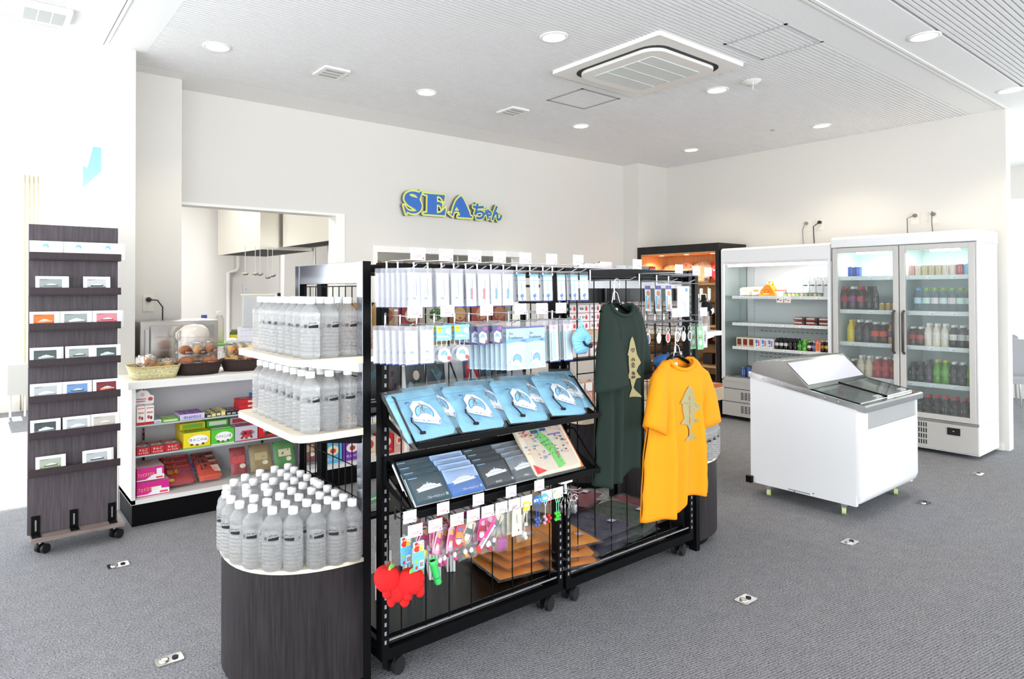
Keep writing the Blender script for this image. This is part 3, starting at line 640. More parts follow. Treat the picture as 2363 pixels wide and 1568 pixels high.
def bottle_items(w, h):
    return [('r', 0, w, 0, h*.03, C('4A55A8')), ('p', [(0, h), (w, h), (w, h*.9), (w*.8, h*.93), (w*.6, h*.89), (w*.4, h*.93), (w*.2, h*.89), (0, h*.92)], C('7EC4EC')), ('r', 0, w, h*.76, h*.785, C('7EC4EC')), ('r', w*.42, w*.5, h*.35, h*.7, C('9CCBE8')), ('p', [(w*.25, h*.22), (w*.6, h*.3), (w*.7, h*.18), (w*.4, h*.12)], C('4E8FC8')), ('p', [(w*.4, h*.06), (w*.5, h*.14), (w*.62, h*.05)], C('707C88'))]
kinds = {'w': (strap_items('', None), 'E9E9F1', BAGM), 'r': (strap_items('', 'E23A4A'), 'E9E9F1', BAGM), 't': (strap_items('', '22AEB8'), 'E6EDF1', BAGM), 'b': (bottle_items, 'F3F6FA', BAG)}
proto = {}
for i, (x, k, n, what) in enumerate(((1.21,'w',7,'white strap'),(1.257,'w',2,'white strap'),(1.327,'w',3,'white strap'),(1.39,'w',3,'white strap'),(1.454,'r',4,'strap with a red charm'),(1.513,'r',2,'strap with a red charm'),(1.572,'t',6,'strap with a turquoise charm'),(1.63,'t',5,'strap with a turquoise charm'),
                                    (1.702,'b',3,'blue-topped dolphin strap'),(1.769,'b',1,'blue-topped dolphin strap'),(1.843,'b',2,'blue-topped dolphin strap'),(1.919,'b',1,'blue-topped dolphin strap'),(1.996,'b',2,'blue-topped dolphin strap'),(2.054,'b',1,'blue-topped dolphin strap'))):
    z = 1.50; hook(x, z, 'display hook %s of the top row on the first rack' % (ORD[i]), .2, WIRE, 'top row hooks on the first rack', None if i % 2 else '525円', 'ストラップ', lift=.03)
    if k not in proto:
        it, cd, bg = kinds[k]; proto[k] = pack('strap_pack', 'x', 'packet', .058 if k != 'b' else .052, .135 if k != 'b' else .118, it, bagmat=bg, card=cd); fst = True
    else: fst = False
    o = ORD[i]
    hang(proto[k], x, GY-.185, z-.004, n, .022, ('%s, front pack on the top row hook %s' % (what, o), '%s behind the front one, top row hook %s' % (what, o)), fst, None, spread=.02 if n > 3 else 0)
# second row
def fan(x, z, i, what, pr, n, dy, fst, lab_row='second row', yy=GY-.175, spread=0):
    hang(pr, x, yy, z-.004, n, dy, ('%s, front one, %s hook %s' % (what, lab_row, ORD[i]), '%s behind the front one, %s %s' % (what, lab_row, ORD[i])), fst, None, spread=spread)
row2 = [1.204, 1.267, 1.34, 1.42, 1.517, 1.588, 1.685, 1.798, 1.905, 1.966, 2.053]
for i, x in enumerate(row2):
    hook(x, 1.30, 'display hook %s of the second row on the first rack' % ORD[i], .19, WIRE, 'second row hooks on the first rack', '735円' if i in (0,2,4,6,7,8) else None, 'キーホルダー', lift=.035)
pw = pack('strap_pack', 'x', 'packet', .06, .13, lambda w, h: [('r', 0, w, 0, h*.03, C('3D57A8')), ('r', w*.6, w*.64, h*.4, h*.9, C('D4D8EA'))]+dolphin(w*.5, h*.35, w*.3)+[('e', w*.45, h*.12, w*.08, w*.08, C('F0B8C0')), ('e', w*.6, h*.14, w*.06, w*.06, C('B8E0B0'))], bagmat=BAGM)
fan(row2[0], 1.30, 0, 'white flower strap pack', pw, 6, .022, True, spread=.03); fan(row2[1], 1.30, 1, 'white flower strap pack', pw, 2, .022, False)
def keyring():
    r = thing('key_ring_pack', 'x', 'key ring')
    b = MB(); b.box(-.032, .032, -.001, .001, -.05, .004, C('8FD0F0')); b.draw((-.032, -.0012, -.05), (1,0,0), (0,0,1), [('r', .003, .024, .03, .05, C('F2DE3A')), ('t', 'つめたい', .005, .04, .006, INK), ('e', .05, .032, .012, .012, C('DDF2FF')), ('r', .004, .05, .012, .018, C('F6F0C0'))]+dolphin(.045, .018, .014)); b.build('header_card', r)
    b = MB()
    for s in (-1, 1): b.tube([(s*.012, 0, -.05), (s*.007, 0, -.075)], .001, WIRE, 5)
    b.build('ball_chain', r)
    b = MB(); P = [(-.026,.0),(-.02,.02),(0,.027),(.02,.018),(.028,-.006),(.02,-.024),(-.006,-.026),(-.024,-.016)]; b.M = Matrix.Translation((0, 0, -.1)); b.prism(P, -.003, .003, C('F4F7FB'), 'y')
    b.draw((0, -.0032, 0), (1,0,0), (0,0,1), dolphin(-.002, .002, .026)+[('e', .017, -.012, .008, .008, C('E0505A'))]); b.build('dolphin_charm', r)
    b = MB(); b.pillow(.068, .06, .012, BAG, O=(0, 0, -.1), nu=6, nv=6, p=5); b.build('clear_bag', r); return r
kr = keyring(); fan(row2[2], 1.30, 2, 'dolphin key ring on a blue-yellow card', kr, 3, .03, True); fan(row2[3], 1.30, 3, 'dolphin key ring on a blue-yellow card', kr, 3, .03, False)
pn = pack('keychain_pack', 'x', 'packet', .062, .075, lambda w, h: [('e', w*.75, h*.86, w*.22, h*.1, C('C048B0')), ('p', [(w*.1,h*.15),(w*.1,h*.6),(w*.4,h*.75),(w*.85,h*.6),(w*.9,h*.25),(w*.6,h*.05)], C('E6E9F6'))]+dolphin(w*.45, h*.42, w*.4)+[('e', w*.78, h*.2, w*.1, w*.1, C('E85560'))], bagmat=BAG, card='4E5488')
fan(row2[4], 1.30, 4, 'navy dolphin keychain pack', pn, 4, .02, True, spread=.04); fan(row2[5], 1.30, 5, 'navy dolphin keychain pack', pn, 3, .02, False)
def fresh(w, h):
    return [('p', [(0,h),(w,h),(w,h*.78),(w*.6,h*.7),(w*.3,h*.76),(0,h*.72)], C('BFE4F6')), ('p', [(0,h*.72),(w*.4,h*.78),(w,h*.72),(w,h*.62),(w*.5,h*.66),(0,h*.62)], C('7CC3E8')), ('t', 'Air', w*.12, h*.82, h*.07, C('5A3A6A')), ('t', 'Freshener', w*.1, h*.72, h*.07, C('6A3A5E'), 0, w*.7), ('e', w*.8, h*.68, w*.12, h*.018, C('6A5EB0')), ('r', 0, w, h*.97, h, C('5A55A8'))]+dolphin(w*.48, h*.24, w*.42, ring='78C4EA', outl='F6FAFF')
pf = pack('air_freshener', 'x', 'air freshener', .122, .182, fresh, bagmat=BAG, card='CFEAF8')
fan(row2[6], 1.30, 6, 'light-blue air freshener card', pf, 8, .018, True, spread=.03); fan(row2[7]-.012, 1.30, 7, 'light-blue air freshener card', pf, 2, .018, False)
pt = pack('towel_pack', 'x', 'packet', .056, .165, lambda w, h: [('r', 0, w, 0, h*.03, C('3D57A8')), ('r', w*.3, w*.7, h*.1, h*.85, C('BFE6EA')), ('r', w*.05, w*.2, h*.05, h*.8, C('5FB8B8')), ('e', w*.5, h*.93, w*.2, w*.16, C('F0A8D8'))], bagmat=BAGM)
fan(row2[8]-.02, 1.30, 8, 'narrow turquoise towel pack', pt, 4, .022, True, spread=.03); fan(row2[9], 1.30, 9, 'narrow turquoise towel pack', pt, 3, .022, False)
# light-blue scrunchie pouch hanging at the right of the second row
t = thing('ruffled_pouch', 'light-blue ruffled drawstring pouch hanging at the right of the second row', 'pouch', (2.02, GY-.2, 1.215)); LB = mat('light_blue_nylon', '8CCBEA', .45, bump=(.25, 60))
def ruf(u, v):
    a = 2*pi*u; r = .054*v*(1+.05*sin(5*a)*v); return (r*cos(a), -.016*(1-v)+.006*sin(18*a)*sin(pi*min(1, v*1.05))-.014*sin(v*pi), r*sin(a)*1.05)
b = MB(); b.grid(ruf, 90, 8, LB); b.build('ruffle', t, solid=.003)
b = MB(); b.lathe([(.02, 0), (.024, .01), (.02, .014), (.012, .008)], LB, 16); o = b.build('gathered_centre', t); o.rotation_euler = (pi/2, 0, 0); o.location = (0, -.01, 0)
b = MB(); b.box(-.006, .006, -.004, 0, .045, .09, LB); b.tube([(0,-.002,.088),(0,-.002,.10)], .004, STEEL); b.build('strap_clip', t)
b = MB(); b.tube([(-.018,-.03,.0),(-.01,-.036,-.016),(.012,-.038,-.022)], .005, INK, 8); b.ball((.018,-.036,-.02), .01, INK, 10); b.build('cord_lock', t)
# ---------------------------------------------------------------- light-blue pouches on the upper slanted shelf
def make_pouch():
    r = thing('drawstring_pouch', 'x', 'pouch')
    b = MB(); b.pillow(.205, .205, .016, LB, O=(0, 0, .103), U=(1,0,0), V=(0,0,1), wr=.05, nu=12, nv=12, p=8); b.add([(-.1,-.009,.165),(.1,-.009,.165),(.1,-.0095,.168),(-.1,-.0095,.168)], [(0,1,2,3)], C('6FAED0')); b.build('folded_cloth', r)
    b = MB(); b.draw((.005, -.0165, .095), (1,0,0), (0,0,1), dolphin(0, 0, .072, ring='8FCBEA', outl='F2F7FC')); 
    b.tube([(-.035,-.017,.148),(-.045,-.017,.15),(-.05,-.017,.146)], .0022, C('4A66B8'), 6); b.build('dolphin_print', r)
    b = MB(); b.tube([(.0,-.018,.135),(.004,-.02,.12),(.0,-.019,.108)], .004, STEEL, 8); b.tube([(.006*cos(a), -.02, .103+.006*sin(a)) for a in [i*pi/5 for i in range(10)]], .0014, CHROME, 5, closed=True); b.build('metal_clip', r)
    b = MB(); b.tube([(-.055,-.016,.085),(-.062,-.018,.07),(-.05,-.018,.045),(-.045,-.02,.022)], .0028, INK, 6); b.tube([(-.05,-.018,.02),(-.032,-.018,.018)], .0055, INK, 8); b.build('cord_lock', r)
    b = MB(); b.pillow(.23, .225, .034, BAG, O=(0, 0, .108), U=(1,0,0), V=(0,0,1), wr=.25, nu=16, nv=14, p=8, seed=3); b.build('clear_bag', r)
    return r
PO = make_pouch(); fs = True
for i, (x, tw) in enumerate(((1.288, -.05), (1.508, .02), (1.735, .06), (1.955, .09))):
    for k in range(2):
        y = 1.850+k*.030; z = .915+k*.014; o = PO if fs else copy_tree(PO); fs = False
        o.location = (x+(k*.085 if k else 0)+(-.01 if i == 0 else 0), y, z); o.rotation_euler = (-.80-.03*k, tw*(1-.5*k), 0)
        o['label'] = ('bagged light-blue dolphin pouch, %s in the front row on the shelf' if k == 0 else 'light-blue pouch %s' % ('directly' if k == 1 else 'second') + ' behind the %s front pouch') % ORD[i]
# ---------------------------------------------------------------- ship books and map puzzle on the lower slanted shelf
def ship(w, h, y, s, hull='F4F7F8', wake='EAF2F2', sup='FFFFFF'):
    P = lambda pts: [(w*.5+s*a, y+s*b) for a, b in pts]
    return [('p', P([(-.42,-.08),(.4,-.02),(.46,.01),(.3,.02),(-.3,-.05)]), C(wake)), ('p', P([(-.38,0),(-.34,-.06),(.36,-.02),(.42,.06),(-.36,.035)]), C(hull)), ('p', P([(-.3,.03),(-.2,.08),(.22,.10),(.3,.05)]), C(sup)), ('p', P([(-.16,.08),(-.12,.12),(.14,.13),(.18,.09)]), C('DDE6EA')), ('p', P([(-.02,.12),(0,.17),(.04,.17),(.05,.12)]), C('C9D6DA')), ('r', w*.5-.14*s, w*.5-.135*s, y+.1*s, y+.19*s, C('DDE6EA')), ('r', w*.5-.26*s, w*.5+.26*s, y+.03*s, y+.036*s, C('4A6070'))]
def make_book(lab, bg, txt, extra=()):
    r = thing('ship_book', lab, 'book'); w, h = .147, .105
    b = MB(); b.box(-w/2, w/2, -.002, .002, 0, h, C(bg)); b.draw((-w/2, -.0022, 0), (1,0,0), (0,0,1), list(extra)+ship(w, h, h*.5, .13)+[('t', txt, w*.36, h*.12, h*.09, PAPER, 0, min(w*.48, len(txt)*h*.09)), ('r', w*.88, w*.95, h*.12, h*.22, C('AAB4BC')), ('r', w*.04, w*.3, h*.9, h*.93, C('8FB4D8'))]); b.build('cover', r)
    b = MB(); b.box(-w/2+.001, w/2-.001, .002, .014, .001, h-.001, PAPER); b.build('pages', r)
    b = MB(); b.pillow(w*1.06, h*1.06, .022, BAG, O=(0, .005, h*.52), U=(1,0,0), V=(0,0,1), wr=.15, nu=8, nv=6, p=10); b.build('clear_sleeve', r); return r
for i, (x, bg, tx, ex, lab) in enumerate(((1.275, '3F5560', 'ブルードルフィン', (), 'ship book with a dark teal cover, leftmost on the lower slanted shelf'),
        (1.427, '4F7AC0', 'ブルードルフィン', [('r', 0, .147, .05, .105, C('A9C4EC')), ('p', [(.08,.05),(.147,.05),(.147,.058),(.11,.062)], C('5F7BB0'))], 'ship book with a bright blue sea and sky cover'), (1.579, '42494E', 'ひなぎ', (), 'ship book with a dark grey cover, third from the left'), (1.722, '8A9298', 'ひなこ', [('r', 0, .147, 0, .05, C('60686C'))], 'ship book with a pale grey cover beside the map puzzle'))):
    for k in range(4):
        o = make_book(lab if k == 0 else lab.replace('ship book', 'copy of the ship book')+', behind the front copy', bg, tx, ex) if k == 0 else copy_tree(o0)
        if k == 0: o0 = o
        else: o['label'] = 'copy stacked behind the front %s' % lab.split(',')[0]; o['group'] = 'stacked copies of the ship book %d' % 0 if False else ['stacked dark teal ship books', 'stacked blue ship books', 'stacked dark grey ship books', 'stacked pale grey ship books'][i]
        o.location = (x, 1.84+k*.026, .70+k*.012); o.rotation_euler = (-.78, 0, 0)
for i, (x, z) in enumerate(((1.152, .668), (1.285, .668), (1.437, .668), (1.59, .668), (1.732, .665))):
    t = thing('shelf_price_card', 'small white 530円 price card on the lower slanted shelf lip, %s' % ORD[i], 'price card', (x-.005, 1.80, z)); price_card(t, '530円', (0, -.004, 0), 'しおり', .05, .04)
    b = MB(); b.box(-.01, .01, -.003, 0, .036, .044, GLASS); b.build('card_clip', t)
# map puzzle
def mapitems(w, h):
    it = [('p', [(w*.34,h*.95),(w*.62,h*.97),(w*.6,h*.88),(w*.42,h*.86),(w*.5,h*.75),(w*.62,h*.6),(w*.66,h*.4),(w*.7,h*.1),(w*.52,h*.06),(w*.5,h*.3),(w*.42,h*.5),(w*.36,h*.66),(w*.3,h*.8),(w*.36,h*.88)], C('7BD36E'))]
    it += [('r', w*.3, w*.46, h*.72, h*.78, C('2F4F8F')), ('r', w*.5, w*.64, h*.74, h*.79, C('2F4F8F')), ('r', w*.62, w*.9, h*.64, h*.67, C('8C7FC8')), ('p', [(w*.04,h*.2),(w*.04,h*.03),(w*.26,h*.06)], C('E0444A')), ('e', w*.12, h*.87, w*.06, h*.03, C('4FA8E0')), ('r', w*.18, w*.33, h*.85, h*.88, C('6C8FC8'))]
    rr = random.Random(4)
    for k in range(46):
        x = rr.uniform(.05, .92)*w; y = rr.uniform(.24, .72)*h; cc = rr.choice(['D8454B', '5B6B8F', 'E2B03A', 'C05FA0', '4F9FD0', '8C4A3A', '58606A', 'E07A50', 'B7A0D0'])
        it.append(('e', x, y, rr.uniform(.008, .03)*w, rr.uniform(.008, .02)*h, C(cc)))
    for k in range(8): x = w*(.48+.02*rr.random()*6); y = h*(.15+.08*k); it.append(('e', x, y, w*.008, w*.008, INK))
    it.append(('t', '青森・函館マップ', w*.05, h*.91, h*.03, C('3A66B0')))
    return it
def puzzle(lab):
    r = thing('map_puzzle', lab, 'puzzle'); w, h = .255, .245
    b = MB(); b.prism(rrect(-w/2, w/2, 0, h, .012, 4), -.003, .003, mat('puzzle_board', 'E5D6C2', .6), 'y'); b.draw((-w/2, -.0035, 0), (1,0,0), (0,0,1), mapitems(w, h)); b.build('map_board', r)
    b = MB(); b.box(w/2-.02, w/2+.012, -.001, .004, .0, h*1.02, C('D9772E')); b.box(w/2-.017, w/2+.005, -.002, -.001, .02, h*.96, PAPER); b.draw((w/2-.012, -.0025, .05), (0,0,1), (-1,0,0), [('t', '青森マップパズル', 0, -.012, .012, C('4F7FC0'))]); b.build('side_card', r)
    b = MB(); b.pillow(w*1.08, h*1.08, .02, BAG, O=(.01, .004, h*.5), U=(1,0,0), V=(0,0,1), wr=.1, nu=8, nv=8, p=12); b.build('clear_bag', r); return r
for k in range(4):
    o = puzzle('wooden map puzzle with green island print in front on the lower slanted shelf') if k == 0 else copy_tree(o1)
    if k == 0: o1 = o
    else: o['label'] = ['', 'map puzzle directly behind the front one', 'map puzzle third in the stack from the front', 'hindmost map puzzle of the stack'][k]
    o.location = (1.880+k*.006, 1.838+k*.02, .70+k*.009); o.rotation_euler = (-.70, .0, 0)
# ---------------------------------------------------------------- bottom hook row with charms and toys
row3 = [(1.186,'りんごマスコット','525円'),(1.268,'LEDライト','525円'),(1.361,'ミラー根付','525円'),(1.434,'','525円'),(1.501,'キティ','525円'),(1.567,'キティ','525円'),(1.631,'','525円'),(1.693,'','420円'),(1.801,'','735円'),(1.862,'','420円')]
for i, (x, l, p) in enumerate(row3):
    t = hook(x+.06, .60, 'display hook %s of the bottom row on the first rack' % ORD[i], .2, DWIRE, 'bottom row hooks on the first rack', None, lift=.03)
    b = MB(); b.tube([(0, 0, .03), (-.02, -.14, .03), (-.035, -.19, .026)], .002, DWIRE, 6); b.build('card_arm', t)
    price_card(t, p, (-.045, -.203, -.005), l or None, .058, .042)
def charm(name, lab, cat, parts, **k):
    r = thing(name, lab, cat)
    for nm, fn in parts:
        b = MB(); fn(b); b.build(nm, r)
    return r
RED = mat('red_plush', 'E01A1C', .9, bump=(.5, 180)); LEAF = mat('green_felt', '7CC45A', .9); STEM = mat('brown_felt', '8A4A30', .9)
def apple():
    r = thing('plush_apple', 'x', 'plush toy')
    b = MB(); n = 20
    def fn(u, v):
        a = 2*pi*u; p = pi*v; rr = .048*sin(p)*(1+.05*cos(a*4)*sin(p)); return (rr*cos(a), rr*sin(a)*.9, .044*(-cos(p))-.010*math.exp(-((p-pi)/.5)**2))
    b.grid(fn, 28, 14, RED); b.build('body', r)
    b = MB(); b.ball((.024,-.018,-.036), .017, RED, 10, (1,.9,1.15)); b.ball((-.020,-.01,-.040), .015, RED, 10, (1,1,1.2)); b.ball((.040,0,-.024), .013, RED, 10, (.9,1,1.5)); b.build('feet', r)
    b = MB(); b.prism([(-.016,.032),(-.012,.044),(0,.048),(.012,.044),(.016,.036),(.004,.031)], -.020, -.014, LEAF, 'y'); b.build('leaf', r)
    b = MB(); b.tube([(.005,-.0,.030),(.012,-.002,.050)], .006, STEM, 8); b.build('stem', r)
    b = MB(); b.ball((.032,-.028,-.002), .0028, INK, 8); b.build('eye', r)
    b = MB(); b.tube([(0,0,.035),(.002,0,.10),(0,0,.125)], .0012, WIRE, 5); b.build('ball_chain', r); return r
A0 = apple(); A0['label'] = 'red plush apple with green leaf, front right toy of the pair'; A0.location = (1.172, 1.83, .462)
dup(A0, 'red plush apple half hidden behind the front plush, at the left', (1.105, 1.87, .475), .5)
dup(A0, 'red plush apple lying low between the two upper plush apples', (1.14, 1.862, .435), -.6)
def tagcard(lab, loc, rz):
    t = thing('apple_toy_tag', lab, 'swing tag', loc, rz)
    b = MB(); b.prism(rrect(-.022, .022, -.055, 0, .005, 3), -.001, .001, C('6FC0E8'), 'y'); b.draw((-.022, -.0012, -.055), (1,0,0), (0,0,1), [('r', .002, .042, .02, .053, C('F3E9C8')), ('e', .015, .03, .012, .01, C('E0382E')), ('e', .03, .028, .008, .008, C('E8D040')), ('e', .012, .047, .007, .005, C('D02A2A')), ('t', 'りんご', .006, .038, .012, REDINK)]); b.build('front_card', t)
    b = MB(); b.prism(rrect(-.022, .022, -.095, -.05, .005, 3), -.003, -.0012, C('6FC0E8'), 'y'); b.draw((-.022, -.0032, -.095), (1,0,0), (0,0,1), [('r', .022, .04, .006, .03, PAPER), ('e', .01, .03, .006, .006, C('9CCB4A')), ('e', .012, .01, .005, .006, C('D83A3A'))]+[('r', .024+k*.002, .025+k*.002, .01, .026, INK) for k in range(7)]); b.build('back_card', t)
tagcard('blue りんご swing tag in front of the plush apples', (1.19, 1.81, .595), 0); tagcard('blue swing tag behind the front one above the plush apples', (1.165, 1.85, .605), .1)
t = thing('led_torch', 'green pocket torch hanging beside the plush apples', 'torch', (1.265, 1.82, .47)); t.rotation_euler = (0, -.28, 0)
GRN = mat('green_plastic', '46D06A', .35)
b = MB(); b.lathe([(.0001,-.045),(.010,-.044),(.0125,-.04),(.0125,-.018),(.0135,-.016),(.0135,.03),(.0145,.032),(.0145,.045),(.011,.045),(.011,.040)], GRN, 16, cap=False); b.build('torch_body', t)
b = MB(); b.lathe([(.0001,.041),(.011,.0405)], INK, 14, cap=False); b.lathe([(.0129,-.019),(.0129,-.017)], INK, 16, cap=False); b.build('torch_lens', t)
t = thing('led_torch', 'yellow pocket torch hanging behind the green one', 'torch', (1.24, 1.87, .49)); t.rotation_euler = (0, .2, 0)
b = MB(); b.lathe([(.0001,-.045),(.012,-.04),(.0135,.03),(.0145,.045),(.0001,.045)], mat('yellow_plastic', 'E5DF55', .35), 14, cap=False); b.build('torch_body', t)
# bagged charms
def bagcharm(kind):
    cols = {'pink': ('F2B8CE','D8408C','E8D060'), 'red': ('D83A3E','F09A40','7C6FC0'), 'grey': ('D8D2B8','5F6B6B','F0EBDC'), 'mag': ('E0559A','C8324E','F5C2D8'), 'cream': ('EFE6CC','E8E0C8','8A7A60')}[kind]
    r = thing('charm_pack', 'x', 'charm')
    b = MB(); b.pillow(.042, .085, .01, BAG, O=(0,0,-.045), nu=6, nv=8, p=5, wr=.3); b.build('clear_bag', r)
    b = MB(); b.prism(rrect(-.014, .014, -.055, -.004, .006, 3), -.001, .001, C(cols[0]), 'y'); b.draw((-.014,-.0012,-.055), (1,0,0), (0,0,1), [('r', .003, .025, .012, .034, C(cols[1])), ('e', .014, .04, .008, .006, C(cols[2])), ('e', .014, .014, .008, .008, PAPER), ('r', .005, .022, .018, .021, C(cols[2]))]); o = b.build('backing_card', r); o.rotation_euler = (0, .35, 0)
    b = MB(); b.tube([(0,-.003,-.01),(.001,-.004,-.06)], .001, C(cols[1]), 5); b.ball((0,-.004,-.068), .006, PAPER, 8, (1,.8,1.1)); b.ball((.002,-.005,-.077), .0055, C(cols[1]), 8); b.build('charm', r)
    return r
CH = {}
spec = [(1.32,'pink',7,'pink character charm'),(1.362,'pink',5,'pink patterned charm'),(1.41,'red',5,'orange-red charm'),(1.458,'grey',5,'grey-backed charm'),(1.50,'mag',5,'magenta charm'),(1.545,'mag',5,'pink-red charm'),(1.585,'grey',3,'pale charm'),(1.70,'cream',2,'silver charm')]
for i, (x, k, n, what) in enumerate(spec):
    f_ = k not in CH
    if f_: CH[k] = bagcharm(k)
    for q in range(n):
        o = CH[k] if f_ and q == 0 else copy_tree(CH[k]); o.scale = (1.55,)*3; o.location = (x+random.uniform(-.012,.012), GY-.19+q*.024, .595-.01*(q % 2)); o.rotation_euler = (0, random.uniform(-.5,.35), random.uniform(-.6,.5))
        w_ = '%s on the bottom row hook %s' % (what, ORD[i+2])
        o['label'] = w_+(', front one' if q == 0 else ', behind the front one')
        if q: o['group'] = w_+' at the back'
t = thing('toothbrush_pack', 'pink and white packet with barcode slanting across the bottom row', 'packet', (1.492, 1.815, .548)); t.rotation_euler = (0, .75, 0)
b = MB(); b.box(-.012, .0, -.002, .002, -.06, .045, C('E84F94')); b.box(0, .008, -.002, .002, -.06, .04, C('F4F1F6')); b.box(-.012, .008, -.0022, .0022, -.07, -.055, C('E8452F')); b.draw((-.011,-.0023,-.05), (1,0,0), (0,0,1), [('r', 0, .010, 0, .03, PAPER)]+[('r', .001, .009, .002+k*.004, .004+k*.004, INK) for k in range(7)]); b.build('printed_card', t)
t = thing('necklace_card', 'tall cream card with a rounded top and silver pendant', 'packet', (1.652, 1.84, .60)); 
b = MB(); b.prism([(-.024,-.10),(.024,-.10),(.022,-.01),(.015,.004),(0,.009),(-.015,.004),(-.022,-.01)], -.001, .001, C('EFEBD8'), 'y'); b.draw((0,-.0013,0), (1,0,0), (0,0,1), [('e', 0, 0, .019, .006, C('F6F2F8')), ('e', .008, -.082, .003, .004, C('7A5A48')), ('r', -.014, .014, .0, .003, C('C878B0'))]); b.build('backing_card', t)
b = MB(); b.tube([(0,-.003,-.02),(-.003,-.003,-.035),(.002,-.003,-.045)], .001, WIRE, 5); b.ball((0,-.004,-.05), .004, CHROME, 8); b.build('pendant', t)
b = MB(); b.pillow(.052, .115, .008, BAG, O=(0,.002,-.046), nu=6, nv=8, p=6); b.build('clear_sleeve', t)
for k in range(4): o = copy_tree(t); o.location = (1.645-.008*k, 1.862+.02*k, .60); o['label'] = 'cream pendant card stacked behind the front pendant card'; o['group'] = 'cream pendant cards behind the front one'
t = thing('small_purse', 'purple and pink zip purse in a clear bag below the charms', 'purse', (1.595, 1.86, .475)); b = MB(); b.pillow(.045, .05, .02, C('A84C94'), nu=8, nv=8, p=3); b.build('purse_body', t); b = MB(); b.pillow(.055, .10, .024, BAG, O=(0,0,.02), nu=6, nv=8, p=5, wr=.3); b.build('clear_bag', t)
def strapcharm(lab, x, z, card, cord, bead, y=1.84, n=1, shape='e'):
    t = thing('phone_strap', lab, 'strap', (x, y, z)); 
    b = MB(); (b.prism([(.017*cos(2*pi*i/12), .012+.017*sin(2*pi*i/12)) for i in range(12)], -.001, .001, C(card), 'y') if shape == 'e' else b.prism([(-.018,-.008),(.016,-.012),(.02,.02),(-.012,.026)], -.001, .001, C(card), 'y')); b.draw((0,-.0012,.01), (1,0,0), (0,0,1), [('r', -.011, .011, -.004, .006, PAPER), ('e', .002, .0, .004, .003, C(cord))]); b.build('backing_card', t)
    b = MB(); b.tube([(-.008,-.002,0),(0,-.002,-.02),(0,-.002,-.055)], .0016, C(cord), 5); b.tube([(.010,-.002,0),(0.001,-.002,-.02)], .0016, C(cord), 5); b.build('cord', t)
    b = MB()
    for q in range(3 if bead != 'F4E8E8' else 1): b.ball((-.004+(q % 2)*.008, -.002, -.06-.012*q), .0075, C(bead), 8)
    b.build('beads', t); return t
strapcharm('phone strap with a yellow card and white charm', 1.702, .592, 'EFE23A', 'F0E6E8', 'F4E8E8', shape='q')
for i, (x, cd, co, be, l) in enumerate(((1.752,'3F6FB0','3C5CA8','4A5A90','navy phone strap behind the blue ones'),(1.776,'4F9BD0','4868B8','5A6CB0','phone strap with a round blue card'),(1.80,'5FC0E8','C8D8F0','D8A0B8','phone strap with a sky-blue card and pink bead'),(1.832,'7FCBE8','B8403C','D8342C','phone strap with red apple beads'),(1.862,'D8E0B8','8FE0B8','46C83A','phone strap with green apple beads and orange card'),(1.884,'E0684A','8FE0B8','52D040','phone strap with bright green beads nearest the post'))):
    strapcharm(l, x, .60-.004*(i % 2), cd, co, be, 1.84+.01*(i % 2))
t = thing('key_ring_stand', 'white turning stand with silver key rings at the rack post', 'key ring stand', (1.955, 1.88, .60))
b = MB(); b.box(-.035, .03, -.012, .012, .035, .05, PAPER); b.lathe([(.008,-.01),(.006,.03),(.014,.035)], PAPER, 10); b.build('stand_head', t)
for k in range(5):
    a = -2.6+k*.75; b = MB(); b.tube([(0,0,.01),(.055*cos(a),.055*sin(a),.0),(.07*cos(a),.07*sin(a),.008)], .0016, WIRE, 5); b.build('peg', t)
for k in range(7):
    a = -2.9+k*.5; r_ = .03+.012*(k % 2); cx, cy, cz = r_*cos(a), r_*sin(a), -.022-.004*(k % 3)
    q = thing('key_ring', 'silver key ring with a grey pendant on the turning stand', 'key ring', (1.955+cx, 1.88+cy, .60+cz), a, 'key rings on the turning stand')
    b = MB(); b.tube([(.013*cos(i*pi/6), 0, .013*sin(i*pi/6)) for i in range(12)], .0016, CHROME, 5, closed=True); b.build('split_ring', q)
    b = MB(); b.tube([(0,0,-.013),(.002,0,-.03)], .002, CHROME, 5); b.pillow(.02, .03, .006, mat('pewter', '9A9A9C', .4, .7), O=(0,0,-.045), nu=5, nv=5); b.build('pendant', q)
# ---------------------------------------------------------------- books and folders at the back of the first rack deck
for i, (x, y, n, h_, c_) in enumerate(((1.27, 2.36, 4, .19, 'white'), (1.40, 2.40, 5, .20, 'white and grey'), (1.53, 2.38, 6, .185, 'pastel striped'), (1.68, 2.42, 4, .17, 'cream'), (1.79, 2.44, 3, .16, 'pale blue'))):
    t = thing('paper_folder', ['stack of white folders at the left end of the first deck', 'grey-white folder stack behind the green torch', 'pastel striped folder stack in the middle of the first deck', 'cream folder stack right of the striped one', 'pale blue folder stack, rightmost on the first deck'][i], 'folder', (x, y, .156), -.5)
    for k in range(n):
        b = MB(); b.box(-.035+k*.014, -.035+k*.014+.011, -.08, .08, 0, h_-.006*(k % 2), C(['EDEBE4','D9E4DA','E8D9D0','C9D6DE','F4F2E6','B8C8D8'][(2*i+k) % 6])); b.build('folder_sheet', t)
